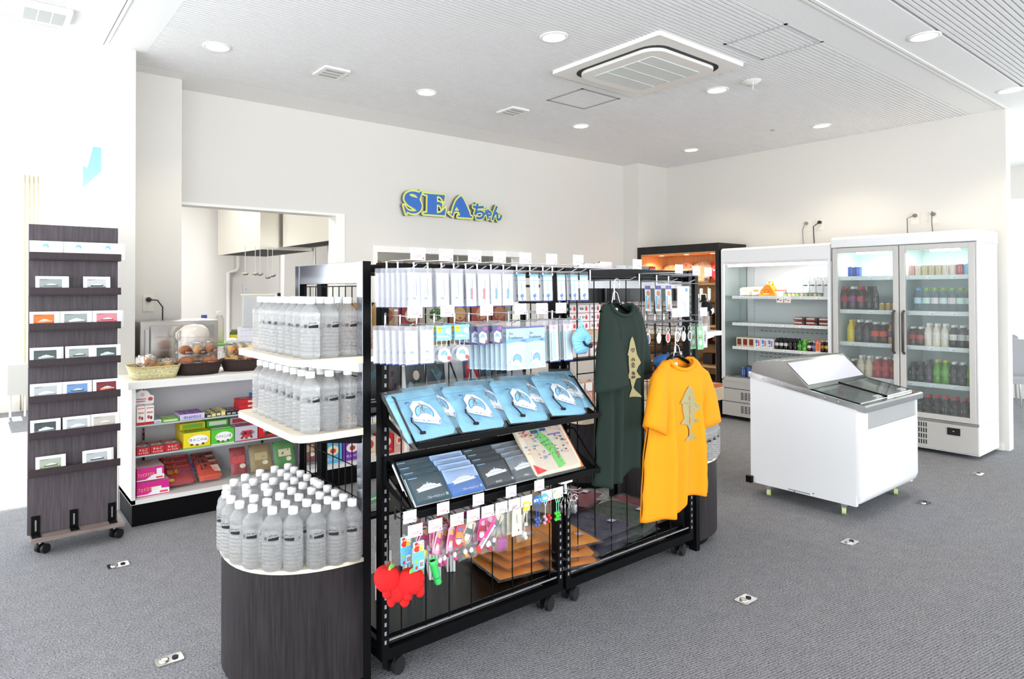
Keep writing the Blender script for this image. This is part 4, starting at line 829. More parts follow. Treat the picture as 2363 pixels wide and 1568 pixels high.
# ---------------------------------------------------------------- folded shirts in bags on the second rack deck
def folded(col):
    r = thing('folded_shirt', 'x', 'shirt'); m_ = mat('folded_cloth_'+col, col, .85)
    b = MB(); b.pillow(.25, .30, .026, m_, U=(1,0,0), V=(0,1,0), nu=10, nv=10, p=9, wr=.1); b.build('folded_cloth', r)
    b = MB(); b.pillow(.28, .34, .040, BAG, O=(0,0,.0), U=(1,0,0), V=(0,1,0), nu=16, nv=14, p=7, wr=.5, seed=5); b.build('clear_bag', r)
    b = MB(); b.box(.04, .075, -.09, -.06, .0185, .0195, mat('size_sticker', 'C8C4DA', .5)); b.build('size_sticker', r); return r
def stack(proto, lab, x, y, rz, n, z0=.178, top=None):
    for k in range(n):
        o = proto if 'label' not in proto or proto['label'] == 'x' else copy_tree(proto)
        o['label'] = (lab+', topmost of its stack') if k == n-1 else (lab+', lower in its stack')
        if k < n-1: o['group'] = lab+' below the top one'
        o.location = (x+random.uniform(-.012,.012), y+random.uniform(-.012,.012), z0+k*.041); o.rotation_euler = (random.uniform(-.012,.012), random.uniform(-.012,.012), rz+random.uniform(-.12,.12))
FO, FN, FG, FK, FR = folded('F59A14'), folded('22264C'), folded('1E3A2C'), folded('9C8F78'), folded('7A1F38')
stack(FO, 'bagged orange shirt left of the rack joint', 1.985, 2.27, -.12, 4); stack(FO, 'bagged orange shirt right of the rack joint', 2.24, 2.20, -.3, 3)
stack(FN, 'bagged navy shirt in the middle of the deck', 2.50, 2.22, .1, 3); stack(FG, 'bagged dark green shirt right of the navy ones', 2.74, 2.24, .2, 3); stack(FR, 'bagged wine-red shirt at the right end', 2.95, 2.32, .1, 2)
stack(FK, 'bagged khaki shirt at the back of the deck', 2.42, 2.48, .4, 4, .18); stack(FR, 'bagged wine-red shirt at the back', 2.62, 2.50, .5, 4, .18); 
# ---------------------------------------------------------------- hanging T-shirts
def interp(tab, z):
    for (z0, *a), (z1, *b_) in zip(tab, tab[1:]):
        if z <= z0 and z >= z1: k = (z0-z)/(z0-z1) if z0 != z1 else 0; k = k*k*(3-2*k); return [p+(q-p)*k for p, q in zip(a, b_)]
    return list(tab[-1][1:]) if z < tab[-1][0] else list(tab[0][1:])
def tshirt(lab, loc, col, rows, folds, sleeves, neck, printcol, fish, dep=.055, rz=0, hemtab=None):
    """rows: (z, xl, xr) torso silhouette; folds: (x, width, depth) vertical drapes; sleeves: row tables"""
    t = thing('t_shirt', lab, 'shirt', loc, rz); M_ = mat('jersey_'+col, col, .9, bump=(.12, 220))
    zt, zb = rows[0][0], rows[-1][0]
    def front(x, z):
        xl, xr = interp(rows, z); c = (xl+xr)/2; h = max(.01, (xr-xl)/2); q = max(0, 1-((x-c)/h)**2)
        k = min(1, max(0, (zt-z)/.12)); g = min(1, (zt-z)/(zt-zb)*1.6)
        y = -dep*(.35+.65*k)*q**.5
        for fx, fw, fd in folds: y -= fd*g*math.exp(-((x-fx-(z-zb)*.04)/fw)**2)*(q**.25)
        return y
    nx, nz = 48, 44; vs = []; fs = []
    nz0, nx0, nx1, ndep = neck      # neckline bottom z, left x, right x
    def zz(u, v):                    # front neckline: rows bend down between the neck points
        xl, xr = interp(rows, zt); x = xl+(xr-xl)*u; top = zt
        a = (x-(nx0+nx1)/2)/((nx1-nx0)/2); top = zt-(ndep*(1-a*a)**.5 if abs(a) < 1 else 0)
        bot = interp(hemtab, x)[0] if False else zb
        return top+(zb-top)*v
    def hem(x): 
        for (x0, h0), (x1, h1) in zip(hemtab, hemtab[1:]):
            if x0 <= x <= x1: return h0+(h1-h0)*(x-x0)/(x1-x0)
        return hemtab[0][1] if x < hemtab[0][0] else hemtab[-1][1]
    def F(u, v):
        z = zz(u, v); xl, xr = interp(rows, z); x = xl+(xr-xl)*u; z += (hem(x)-zb)*v**2 if hemtab else 0
        return (x, front(x, max(zb, z)), z)
    def B(u, v):
        z = zt+(zb-zt)*v; xl, xr = interp(rows, z); x = xl+(xr-xl)*u; c = (xl+xr)/2; h = (xr-xl)/2; q = max(0, 1-((x-c)/h)**2); z += (hem(x)-zb)*v**2 if hemtab else 0
        k = min(1, (zt-z)/.12 if z < zt else 0); return (x, dep*.7*(.3+.7*k)*q**.5+.008*sin(x*60)*k*q, z)
    b = MB(); b.grid(F, nx, nz, M_); b.grid(B, nx, nz, M_); b.build('shirt_body', t, solid=.002)
    for S in sleeves:
        b = MB(); n = 14
        def fn(u, v):
            a = 2*pi*u; r = S; k = v*(len(r)-1); i = min(int(k), len(r)-2); f = k-i
            p = [r[i][j]+(r[i+1][j]-r[i][j])*f for j in range(6)]  # x0,z0,x1,z1,depth,ycentre
            cx, cz = (p[0]+p[2])/2, (p[1]+p[3])/2; hx_, hz = (p[2]-p[0])/2, (p[3]-p[1])/2
            return (cx+hx_*cos(a), p[5]+p[4]*sin(a)*(1+.08*sin(a*3+v*4)), cz+hz*cos(a))
        b.grid(fn, 24, 16, M_); b.build('sleeve', t, solid=.002)
    b = MB()   # ribbed collar
    c0 = (nx0+nx1)/2; hw = (nx1-nx0)/2; P = []
    for i in range(17): a = pi+pi*i/16; x = c0+hw*1.04*cos(a); z = zt-.004+ndep*1.05*sin(a); P.append((x, front(x, min(zt, z))-.003, z))
    for i in range(9): a = pi*i/8; x = c0+hw*cos(a); P.append((x, dep*.25*sin(a)+.01, zt-.004-.012*sin(a)))
    b.tube(P, .0085, M_, 8, closed=True); b.build('collar', t)
    b = MB(); b.box(c0-.022, c0+.004, dep*.2, dep*.2+.002, zt-.045, zt-.018, mat('care_label', 'F4E6EC', .8)); b.build('neck_label', t)
    # fish print laid on the cloth
    b = MB(); pm = mat('print_ink_'+printcol, printcol, .6); cx, ztop, L, k = fish
    prof = [(0,.0,.0),(.04,-.11,.09),(.1,-.2,.17),(.2,-.27,.24),(.3,-.38,.28),(.32,-.3,.3),(.42,-.3,.42),(.44,-.3,.45),(.5,-.28,.3),(.58,-.26,.22),(.64,-.33,.3),(.68,-.38,.4),(.70,-.2,.2),(.78,-.13,.12),(.85,-.05,.05),(.9,-.13,.15),(.96,-.24,.28),(1,-.28,.34)]
    for (t0, a0, b0), (t1, a1, b1) in zip(prof, prof[1:]):
        for i in range(6):
            pts = []
            for tt, aa, bb in ((t0, a0, b0), (t1, a1, b1)):
                for u in (i/6, (i+1)/6): x = cx+k*L*(aa+(bb-aa)*u); z = ztop-L*tt; pts.append((x, front(x, z)-.006, z))
            b.add([pts[0], pts[1], pts[3], pts[2]], [(0,1,2,3)], pm)
    b.build('fish_print', t)
    b = MB(); lt = mat('print_letters_'+col, col, .8)
    for i, ch in enumerate("D'coles"):
        v_, f_, w_ = tmesh(ch, .012, 1) if ch != "'" else ([], [], 0)
        if v_:
            s_ = L*.075; z0 = ztop-L*(.2+i*.075)
            b.add([(cx+(.5-q)*s_, front(cx+(.5-q)*s_, z0-u*s_)-.010, z0-u*s_) for u, q in v_], f_, lt)
    b.build('fish_lettering', t)
    return t
def hanger(lab, loc, span, wire_h, parent=None):
    t = thing('clothes_hanger', lab, 'hanger', loc)
    b = MB(); b.tube([(-span, 0, -.035), (-.03, 0, -.0), (0, 0, .006), (.03, 0, -.0), (span, 0, -.035)], [.007, .011, .012, .011, .007], BLACK, 8); b.build('hanger_bar', t)
    b = MB(); pts = [(0, 0, 0), (0, 0, wire_h-.03)]+[(.018-.018*cos(a), 0, wire_h-.03+.018*sin(a)*1.3) for a in [i*pi/6 for i in range(1, 9)]]; b.tube(pts, .0028, CHROME, 7); b.build('hook', t)
    for s in (-1, 1): b = MB(); b.tube([(0, 0, .055), (s*.014, -.006, .045), (s*.022, -.008, .015), (s*.03, -.008, -.005)], .0022, CHROME, 6); b.build('clip_wire', t)
    return t
# green shirt
gx, gy = 2.242, 1.86
hook(2.30, 1.468, 'long display hook carrying the green shirt hanger', .26, WIRE, None, '1,575円', 'Tシャツ', lift=.05)
hanger('black clothes hanger inside the green shirt', (gx, gy, 1.365), .09, .115)
def X_(px, py, Y): p = aty(px, py, Y); return p.x, p.z
def rowsof(tab, Y, o): 
    r = []
    for y, xl, xr in tab: a = X_(xl, y, Y); c = X_(xr, y, Y); r.append(((a[1]+c[1])/2-o[1], a[0]-o[0], c[0]-o[0]))
    return r
O = (gx, 1.30)
rows = rowsof([(702,1392,1460),(712,1386,1472),(740,1384,1482),(800,1382,1484),(900,1378,1480),(1000,1372,1481),(1085,1368,1482)], gy, O)
def slv(tab, Y, o, yc):
    return [(X_(a, b_, Y)[0]-o[0], X_(a, b_, Y)[1]-o[1], X_(c, d, Y)[0]-o[0], X_(c, d, Y)[1]-o[1], dep, yc_) for (a, b_, c, d, dep, yc_) in tab]
tshirt('dark green T-shirt with a tan fish print on a hanger', (gx, gy, 1.30), '1C2B24', rows, [(-.10,.018,.04),(-.045,.014,.028),(.06,.016,.035),(.11,.012,.02)],
       [slv([(1390,706,1412,702,.01,0),(1382,740,1420,760,.03,-.02),(1368,800,1420,830,.045,-.035),(1360,850,1424,870,.05,-.045),(1354,903,1424,882,.045,-.05)], gy, O, 0),
        slv([(1455,702,1470,712,.01,0),(1456,740,1482,745,.03,0),(1462,800,1492,800,.035,0),(1466,868,1499,856,.035,0)], gy, O, 0)],
       (0, X_(1405,702,gy)[0]-gx, X_(1452,702,gy)[0]-gx, .045), 'A3966A', (X_(1433,775,gy)[0]-gx, X_(1433,775,gy)[1]-1.30, X_(1433,775,gy)[1]-X_(1433,912,gy)[1], .30),
       hemtab=[(-.2, rows[-1][0]-.03), (-.1, rows[-1][0]-.045), (-.02, rows[-1][0]-.02), (.05, rows[-1][0]+.02), (.2, rows[-1][0]+.03)])
# yellow shirt
yx, yy = 2.54, 1.76
hook(2.60, 1.275, 'display hook carrying the yellow shirt hanger', .28, WIRE, None, None)
hanger('black clothes hanger inside the yellow shirt', (yx, yy, 1.125), .10, .13)
O = (yx, 1.11)
rows = rowsof([(828,1536,1598),(840,1520,1612),(870,1500,1625),(950,1496,1612),(1050,1484,1618),(1120,1480,1622),(1165,1478,1625)], yy, O)
tshirt('bright yellow T-shirt with a grey fish print on a hanger', (yx, yy, 1.11), 'F2990E', rows, [(-.13,.022,.045),(-.03,.020,.018),(.085,.022,.05),(.15,.014,.03)],
       [slv([(1530,834,1548,828,.01,0),(1502,862,1530,880,.03,-.02),(1488,910,1520,930,.04,-.03),(1475,982,1516,1003,.04,-.03)], yy, O, 0),
        slv([(1590,830,1606,838,.01,0),(1596,862,1630,858,.035,0),(1610,920,1645,905,.04,.0),(1612,990,1657,966,.04,.0)], yy, O, 0)],
       (0, X_(1542,828,yy)[0]-yx, X_(1592,828,yy)[0]-yx, .04), 'A39A70', (X_(1563,887,yy)[0]-yx, X_(1563,887,yy)[1]-1.11, X_(1563,887,yy)[1]-X_(1563,1010,yy)[1], .72),
       hemtab=[(-.25, rows[-1][0]-.03), (-.06, rows[-1][0]-.012), (-.0, rows[-1][0]+.05), (.08, rows[-1][0]+.04), (.2, rows[-1][0]+.035)])
# ---------------------------------------------------------------- other hooks on the second rack
for i, (x, z, pr) in enumerate(((2.46, 1.475, 'x'), (2.66, 1.465, '735円'), (2.80, 1.46, '840円'), (2.90, 1.455, '630円'))):
    if i: hook(x, z, 'display hook %s right of the green shirt, top row' % ORD[i-1], .22, WIRE, 'top hooks right of the green shirt', pr, 'ストラップ', lift=.04)
for i in range(5): hook(2.56+i*.075, 1.27, 'display hook %s of the lower row behind the yellow shirt' % ORD[i], .22, WIRE, 'lower hooks behind the yellow shirt', '525円' if i in (1, 4) else None, 'キーホルダー', lift=.03)
def colourful(w, h): return [('r', 0, w, h*.85, h, C('5A4FA0')), ('e', w*.5, h*.7, w*.3, h*.1, C('E08A50')), ('r', w*.05, w*.3, h*.1, h*.6, C('6FB8D8')), ('e', w*.6, h*.4, w*.22, h*.12, C('F0C8A0')), ('e', w*.5, h*.18, w*.2, h*.1, C('E8885A')), ('r', w*.75, w*.95, h*.2, h*.7, C('BFE0F0'))]
pc = pack('toothbrush_pack', 'x', 'packet', .048, .135, colourful, bagmat=BAG, card='E8F0FA')
hang(pc, 2.63, GY-.19, 1.455, 3, .05, ('colourful narrow pack, front one left of the towel bag', 'colourful narrow pack behind the front one'), True, None, spread=.03)
pw2 = pack('towel_bag', 'large clear bag with a folded white towel on the top row', 'packet', .115, .165, lambda w, h: [('r', 0, w, h*.72, h, C('E6EAEC')), ('r', w*.65, w*.85, h*.82, h*.93, C('5A8FD0')), ('e', w*.6, h*.4, w*.12, h*.14, C('F2C8DC')), ('e', w*.35, h*.5, w*.12, h*.1, C('CFE6F6')), ('e', w*.7, h*.2, w*.14, h*.06, C('CFE6F6'))], bagmat=BAG, t=.03)
pw2.location = (2.765, GY-.18, 1.455)
# whale plush
t = thing('plush_orca', 'small black and white plush orca hanging at the right end', 'plush toy', (2.965, 1.87, 1.335)); t.rotation_euler = (0, .5, .3)
BPL = mat('black_plush', '101013', .95); WPL = mat('white_plush', 'F2F2F4', .95)
b = MB(); b.ball((0,0,0), .032, BPL, 16, (1.5,.9,.8)); b.ball((-.055,0,.004), .016, BPL, 10, (1.4,.7,.6)); b.prism([(-.06,.0),(-.09,.025),(-.078,-.0),(-.095,-.02)], -.012, .012, BPL, 'y'); b.prism([(-.01,-.02),(.005,-.045),(.015,-.018)], -.025, -.015, BPL, 'y'); b.build('body', t)
b = MB(); b.ball((.016,-.006,-.006), .028, WPL, 14, (1.25,.92,.78)); b.build('white_face', t)
b = MB(); b.ball((.034,-.030,.002), .005, INK, 8, (1.4,.6,1)); b.build('eye', t)
b = MB(); b.tube([(0,0,.02),(-.03,0,.10)], .0012, WIRE, 5); b.build('cord', t)
for q, (x, z, c, l) in enumerate(((2.90, 1.43, 'F2E08A', 'yellow and white bottle-shaped strap tag above the plush orca'), (2.97, 1.43, 'F0D890', 'second yellow and white strap tag at the right end'))):
    t = thing('strap_tag', l, 'swing tag', (x, 1.86, z)); b = MB(); b.prism([(-.011,-.05),(0,-.062),(.011,-.05),(.012,0),(-.012,0)], -.001, .001, C('F6F6F2'), 'y'); b.draw((-.01,-.0013,-.045), (1,0,0), (0,0,1), [('r', .002, .018, .005, .03, C(c)), ('r', .004, .016, .03, .04, C('7FB4E0'))]); b.build('printed_card', t); b = MB(); b.tube([(0,0,-.06),(.0,0,-.10)], .0012, C('E08AA0'), 5); b.build('cord', t)
# key rings and packs in the lower row
MIR = mat('mirror_oval', '2F4F7C', .15, .6)
for i, (x, c, dx) in enumerate(((2.475,'2A4A74',0),(2.555,'D8D0BC',.01),(2.625,'C8302E',0),(2.70,'8A8A8C',.01),(2.75,'B9B9BC',0),(2.80,'3A3A3E',0))):
    t = thing('oval_key_ring', ['oval key ring with a blue face', 'oval key ring with a cream face', 'oval key ring with a red face', 'silver key ring right of the red one', 'bright silver key ring near the hanger', 'dark key ring at the right'][i], 'key ring', (x, 1.86, 1.20)); 
    b = MB(); b.tube([(.012*cos(k*pi/5), 0, .035+.014*sin(k*pi/5)) for k in range(10)], .0014, CHROME, 5, closed=True); b.build('split_ring', t)
    b = MB(); b.prism([(.016*cos(k*pi/9), .024*sin(k*pi/9)) for k in range(18)], -.002, .002, CHROME, 'y'); b.prism([(.012*cos(k*pi/9), .02*sin(k*pi/9)) for k in range(18)], -.003, -.002, mat('oval_'+c, c, .2), 'y'); b.build('oval_pendant', t)
pg = pack('cup_pack', 'x', 'packet', .055, .125, lambda w, h: [('r', 0, w, 0, h, C('7CCB8A')), ('e', w*.5, h*.75, w*.3, h*.1, PAPER), ('e', w*.5, h*.3, w*.3, h*.12, PAPER), ('r', w*.2, w*.8, h*.5, h*.56, C('D84A4A'))], bagmat=BAG, card='F3F8F2')
hang(pg, 2.90, GY-.18, 1.25, 2, .04, ('green and white packet right of the key rings', 'packet behind the green and white one'), True, None)
pg2 = pack('grey_pack', 'clear packet hanging right of the green and white one', 'packet', .05, .12, lambda w, h: [('r', w*.3, w*.8, h*.2, h*.8, C('B8C0B8')), ('r', w*.4, w*.6, h*.3, h*.6, C('4A4A50'))], bagmat=BAG, card='E4E6E4'); pg2.location = (2.96, GY-.17, 1.25)
t = thing('plush_fish', 'blue and white plush toy behind the yellow shirt shoulder', 'plush toy', (2.80, 2.00, 1.065)); b = MB(); b.ball((0,0,0), .06, mat('blue_plush', '3E74B8', .95, bump=(.6,120)), 16, (1.3,.8,.6)); b.build('body', t); b = MB(); b.ball((.03,-.01,-.03), .05, WPL, 14, (1.3,.8,.5)); b.build('white_belly', t)
# ---------------------------------------------------------------- goods on the rear side of the racks
def soft_pack(name, lab, cat, loc, w, h, th, col, items=(), rz=0, tilt=0, grp=None, clear=True):
    r = thing(name, lab, cat, loc, rz, grp); r.rotation_euler = (tilt, 0, rz)
    b = MB(); b.pillow(w*.92, h*.9, th, C(col), O=(0,0,h/2), nu=8, nv=8, p=4, wr=.25, seed=int(w*1000)+len(lab)); b.build('filled_pack', r)
    if items: b = MB(); b.draw((0, -th*.52-.001, h/2), (1,0,0), (0,0,1), items); b.build('printed_front', r)
    if clear: b = MB(); b.pillow(w, h, th*1.25, BAG, O=(0,0,h/2), nu=10, nv=10, p=5, wr=.4, seed=len(lab)); b.build('clear_bag', r)
    return r
t = thing('rear_shelf', 'tan shelf board on the far side of the first rack', 'shelf', (1.2, 2.3, 1.21)); b = MB(); b.box(0, .9, 0, .27, -.02, 0, TAN); b.build('board', t)
for i, (x, c, c2, l) in enumerate(((1.27,'C8963C','D0282C','gold and red snack bag at the left of the rear shelf'),(1.40,'D9A850','C83030','gold and red snack bag second along the rear shelf'),(1.53,'B8252A','F0E8C0','dark red snack bag on the rear shelf'),(1.66,'E9E4C4','5A8A3A','cream and green snack bag with black characters'),(1.79,'B05A34','E8B878','brown rice cracker bag on the rear shelf'),(1.92,'C0482E','E8A070','rust-red cracker bag on the rear shelf'),(2.03,'A8442C','D88858','rust-red cracker bag at the right end of the rear shelf'))):
    soft_pack('snack_bag', l, 'snack', (x, 2.40, 1.212), .12, .17, .04, c, [('e', 0, .02, .035, .03, C(c2)), ('r', -.04, .04, -.05, -.03, C(c2))]+([('t', 'あば', 0, .0, .035, INK, 1)] if i == 3 else []))
t = thing('rear_shelf', 'black inner shelf carrying the dark printed packs', 'shelf', (1.2, 2.22, .95)); b = MB(); b.box(0, .9, 0, .3, -.012, 0, BLACK); b.build('board', t)
for i, (x, c, it, l) in enumerate(((1.26,'14181C',[('p',[(-.04,.02),(.03,.06),(.03,.03),(-.04,-.02)],C('2F5560')),('r',-.045,.03,-.07,-.066,PAPER),('r',-.045,.02,-.06,-.056,PAPER)],'black printed pack with a teal streak, leftmost behind the pouches'),
        (1.37,'1B1416',[('p',[(-.04,.05),(-.01,.06),(.0,-.02),(-.03,-.03)],C('5A2A2E'))],'black printed pack with a dark red streak'),(1.48,'1C2A28',[('e',0,.02,.016,.02,C('D8C8B8')),('p',[(-.04,-.05),(.0,.0),(.04,-.05)],C('2E5A44')),('e',-.03,-.02,.012,.016,C('8FA8C0'))],'dark pack printed with a figure in green'),
        (1.59,'22303A',[('p',[(-.03,.04),(.03,.02),(.01,-.03)],C('5A8090')),('e',0,.03,.014,.018,C('3A5A5A'))],'dark pack printed in blue-green'),(1.68,'C6CACC',[('p',[(-.03,.07),(-.02,.07),(.03,-.07),(.02,-.07)],INK),('p',[(-.04,-.02),(-.035,-.02),(-.03,-.07),(-.035,-.07)],INK)],'pale grey pack with black brush strokes'),
        (1.78,'20305A',[('r',-.035,.035,-.02,.05,C('C8303C')),('p',[(-.04,-.06),(.0,.04),(.04,-.06)],C('DDE4EC')),('r',-.02,.02,-.05,-.02,C('4A78B8'))],'navy and red festival pack'),(1.87,'1E3A4A',[('e',0,.0,.02,.03,C('6A8A9A'))],'dark teal printed pack right of the navy one'),(1.95,'24343E',[('e',.0,.02,.014,.016,C('C0B8B0')),('p',[(-.03,-.05),(0,.0),(.03,-.05)],C('4A6A60'))],'dark pack printed with a portrait'),
        (2.03,'DDE2F0',[('r',-.035,-.005,.03,.05,C('3A4FA8')),('r',0,.035,.03,.05,C('E0A070')),('t','ベンメルシ',0,.0,.014,BLUEINK,1)],'white and blue printed pack at the right'))):
    soft_pack('printed_pack', l, 'packet', (x, 2.26+.01*(i % 2), .952), .105, .20, .012, c, it, tilt=-.12)
# magazines on lower inner shelf
t = thing('rear_shelf', 'black inner shelf with green papers low in the first rack', 'shelf', (1.2, 2.3, .52)); b = MB(); b.box(0, .42, 0, .24, -.012, 0, BLACK); b.build('board', t)
for k in range(4): t = thing('booklet', 'green booklet lying on the low inner shelf', 'booklet', (1.30+.01*k, 2.40, .521+.008*k), .1*k-.1, 'green booklets on the low inner shelf'); b = MB(); b.box(-.075, .075, -.05, .05, 0, .007, PAPER); b.build('pages', t); b = MB(); b.box(-.075, .075, -.05, .05, .007, .0078, C('2FA068')); b.draw((-.07,-.045,.0078), (1,0,0), (0,1,0), [('r', .01, .12, .03, .05, C('DDF0DD'))]); b.build('cover', t)
# ---------------------------------------------------------------- island display table behind the racks
IX0, IX1, IY0, IY1 = 3.42, 5.12, 3.05, 3.75
t = thing('island_table', 'island display table with cream top and dark rounded base behind the racks', 'table', (0,0,0))
b = MB(); b.prism(rrect(IX0-.08, IX1, IY0, IY1, .06, 4), .50, .60, TAN if False else mat('birch_edge', 'D8C7AC', .5)); b.build('table_top', t, bevel=.003)
b = MB(); b.prism(rrect(IX0, IX1-.06, IY0+.06, IY1-.06, .25, 8), .05, .50, DWOOD, smooth=True); b.build('base', t)
b = MB(); b.prism(rrect(IX0+.02, IX1-.08, IY0+.08, IY1-.08, .24, 8), 0, .05, BLACK, smooth=True); b.build('toe_kick', t)
t = thing('island_rack', 'black shelving rack standing on the island table', 'display rack', (0,0,0))
for x in (3.30+.02, 4.2, 5.06):
    for y in (3.32, 3.62): b = MB(); b.cbox((x, y, .965), (.03, .03, .73), BLACK); b.build('post', t)
b = MB(); b.box(3.3, 5.08, 3.30, 3.65, 1.325, 1.34, BLACK); b.build('top_shelf', t)
b = MB(); b.box(3.3, 5.08, 3.30, 3.65, 1.09, 1.12, TAN); b.build('middle_shelf', t)
b = MB(); b.box(3.3, 5.08, 3.30, 3.65, .90, .92, BLACK); b.build('lower_shelf', t)
for k in range(6): soft_pack('snack_bag', 'white printed packet lying on the rear header shelf', 'snack', (2.50+.04*k, 2.30, 1.462+.004*k), .11, .085+.006*(k % 3), .05, 'EDE6EA', [('e', -.02, 0, .01, .006, C('E07A80'))], grp='white packets on the rear header shelf', clear=False)
t = thing('header_shelf', 'black header shelf with a silver price rail behind the green shirt', 'shelf', (2.15, 2.10, 0))
b = MB(); b.box(0, .945, 0, .012, 1.365, 1.515, BLACKG); b.build('header_panel', t); b = MB(); b.box(0, .945, -.012, -.001, 1.432, 1.470, mat('price_rail', 'D6D6DA', .35)); b.build('price_rail', t)
b = MB(); b.box(0, .945, .012, .40, 1.438, 1.45, BLACK); b.build('board', t)
for x in (.30, .62): b = MB(); b.box(x, x+.012, -.006, 0, 1.366, 1.431, BLACK); b.box(x+.013, x+.016, -.006, 0, 1.366, 1.431, STEEL); b.build('seam_strip', t)
for i, (x, c) in enumerate(((2.80,'D8D8DC'),(2.865,'C4C6CC'),(2.93,'4A4A52'),(2.995,'8A8C94'),(3.055,'B82A30'))):
    t = thing('souvenir_can', ['striped white can, leftmost on the rear header shelf', 'striped white can second from the left', 'black and white striped can', 'grey striped can right of the black and white one', 'red souvenir can on the rack top', 'pink and white can, rightmost on the rear header shelf'][i], 'can', (x, 2.28, 1.451)); b = MB(); b.lathe([(.03,0),(.031,.005),(.031,.10),(.029,.104),(.0001,.105)], C(c), 16); b.build('can_body', t)
    b = MB()
    for k in range(5): a = -2.4+k*.38; b.add([(.0315*cos(a),.0315*sin(a),.02),(.0315*cos(a+.14),.0315*sin(a+.14),.02),(.0315*cos(a+.14),.0315*sin(a+.14),.09),(.0315*cos(a),.0315*sin(a),.09)], [(0,1,2,3)], C('2A2A30' if i < 4 else 'F4F0F0'))
    b.build('printed_label', t)
for i in range(4):
    for j in range(3):
        t = thing('strawberry_box', 'white box printed with a red strawberry on the island rack', 'box', (3.44+.13*i, 3.36, 1.121+.065*j), 0, 'strawberry boxes on the island rack'); b = MB(); b.box(-.06,.06,0,.1,0,.062,C('F4ECEE')); b.draw((-.06,-.001,0),(1,0,0),(0,0,1),[('e',.088,.03,.013,.015,C('D8303A')),('p',[(.078,.045),(.098,.045),(.088,.052)],C('4A8A3A')),('t','青森',.015,.022,.02,INK),('r',0,.12,.0,.004,C('E8A8B4'))]); b.build('printed_carton', t)
soft_pack('sweets_bag', 'large pink and green bag of sweets beside the strawberry boxes', 'snack', (3.99, 3.38, 1.121), .17, .22, .06, 'F0A8A0', [('r', -.03, .0, -.03, .07, C('8CCB6A')), ('r', .02, .05, -.02, .07, C('8CCB6A'))])
soft_pack('sweets_bag', 'pale bag of sweets on the island rack right of the pink one', 'snack', (4.18, 3.38, 1.121), .15, .19, .05, 'E8E0DC', [])
for i in range(5):
    t = thing('rice_cracker_box', 'flat white box with dark pebbles pattern on the lower island shelf', 'box', (3.46+.2*i, 3.36, .921), 0, 'flat white boxes on the lower island shelf'); b = MB(); b.box(-.09,.09,0,.14,0,.09,C('F0E4E2')); b.draw((-.09,-.001,0),(1,0,0),(0,0,1),[('r',0,.18,.08,.09,C('C8484E'))]+[('e',.05+.016*k,.035+.012*(k % 3),.011,.012,C('6A5048')) for k in range(7)]); b.build('printed_carton', t)
for i, x in enumerate((3.62, 3.98)):
    t = thing('wicker_basket', ['brown wicker basket of packs on the island table behind the green shirt', 'second brown wicker basket on the island table'][i], 'basket', (x, 3.22, .602)); wk = mat('brown_wicker', '5A4234', .8, vary=(.5, 90), bump=(.8, 110)); b = MB(); b.lathe([(.11,0),(.15,.12),(.155,.125),(.145,.125),(.105,.01)], wk, 24, sy=.7); b.build('basket_wall', t)
    for k in range(5): soft_pack('biscuit_pack', 'clear-wrapped biscuit pack in the %s wicker basket' % ('first', 'second')[i], 'snack', (x-.08+.04*k, 3.22+.02*(k % 2), .63+.01*k), .07, .11, .02, ['C8B48A','8A7A60','6A6A78','B8A080','A89078'][k], rz=.3*k-.5, tilt=-.3, grp='packs in the %s wicker basket' % ('first', 'second')[i])
for i in range(7):
    t = thing('paper_bag', 'tan paper-banded pack standing on the island table', 'packet', (3.40+.085*i, 3.12, .601), 0, 'tan packs along the island table edge'); b = MB(); b.box(-.035,.035,0,.05,0,.17,C('E9B79A')); b.draw((-.035,-.001,0),(1,0,0),(0,0,1),[('r',0,.07,.11,.17,C('F2EDE8')),('r',0,.07,.105,.112,C('C85050')),('r',0,.07,.098,.1,C('6A78B0')),('e',.035,.05,.02,.03,C('D99878'))]); b.build('printed_carton', t)
for i, (x, c, l) in enumerate(((4.62,'C83A2E','red flat snack box on the island table'),(4.84,'2A2428','black flat box on the island table'),(5.0,'C86A3A','orange-brown flat box overhanging the island table corner'))):
    t = thing('flat_box', l, 'box', (x, 3.14, .601)); b = MB(); b.box(-.1,.1,-.06,.08,0,.03,C(c)); b.draw((-.1,-.06,.03),(1,0,0),(0,1,0),[('r',.02,.15,.03,.1,C('E8C060'))]); b.build('printed_carton', t)
soft_pack('clear_pouch', 'clear pouch with a white insert leaning on the island table', 'packet', (4.72, 3.14, .64), .22, .30, .04, 'E8EAEC', [('r', -.06, .03, -.12, .05, PAPER), ('r', -.05, .02, -.13, -.09, C('E8D060'))], tilt=-.5)
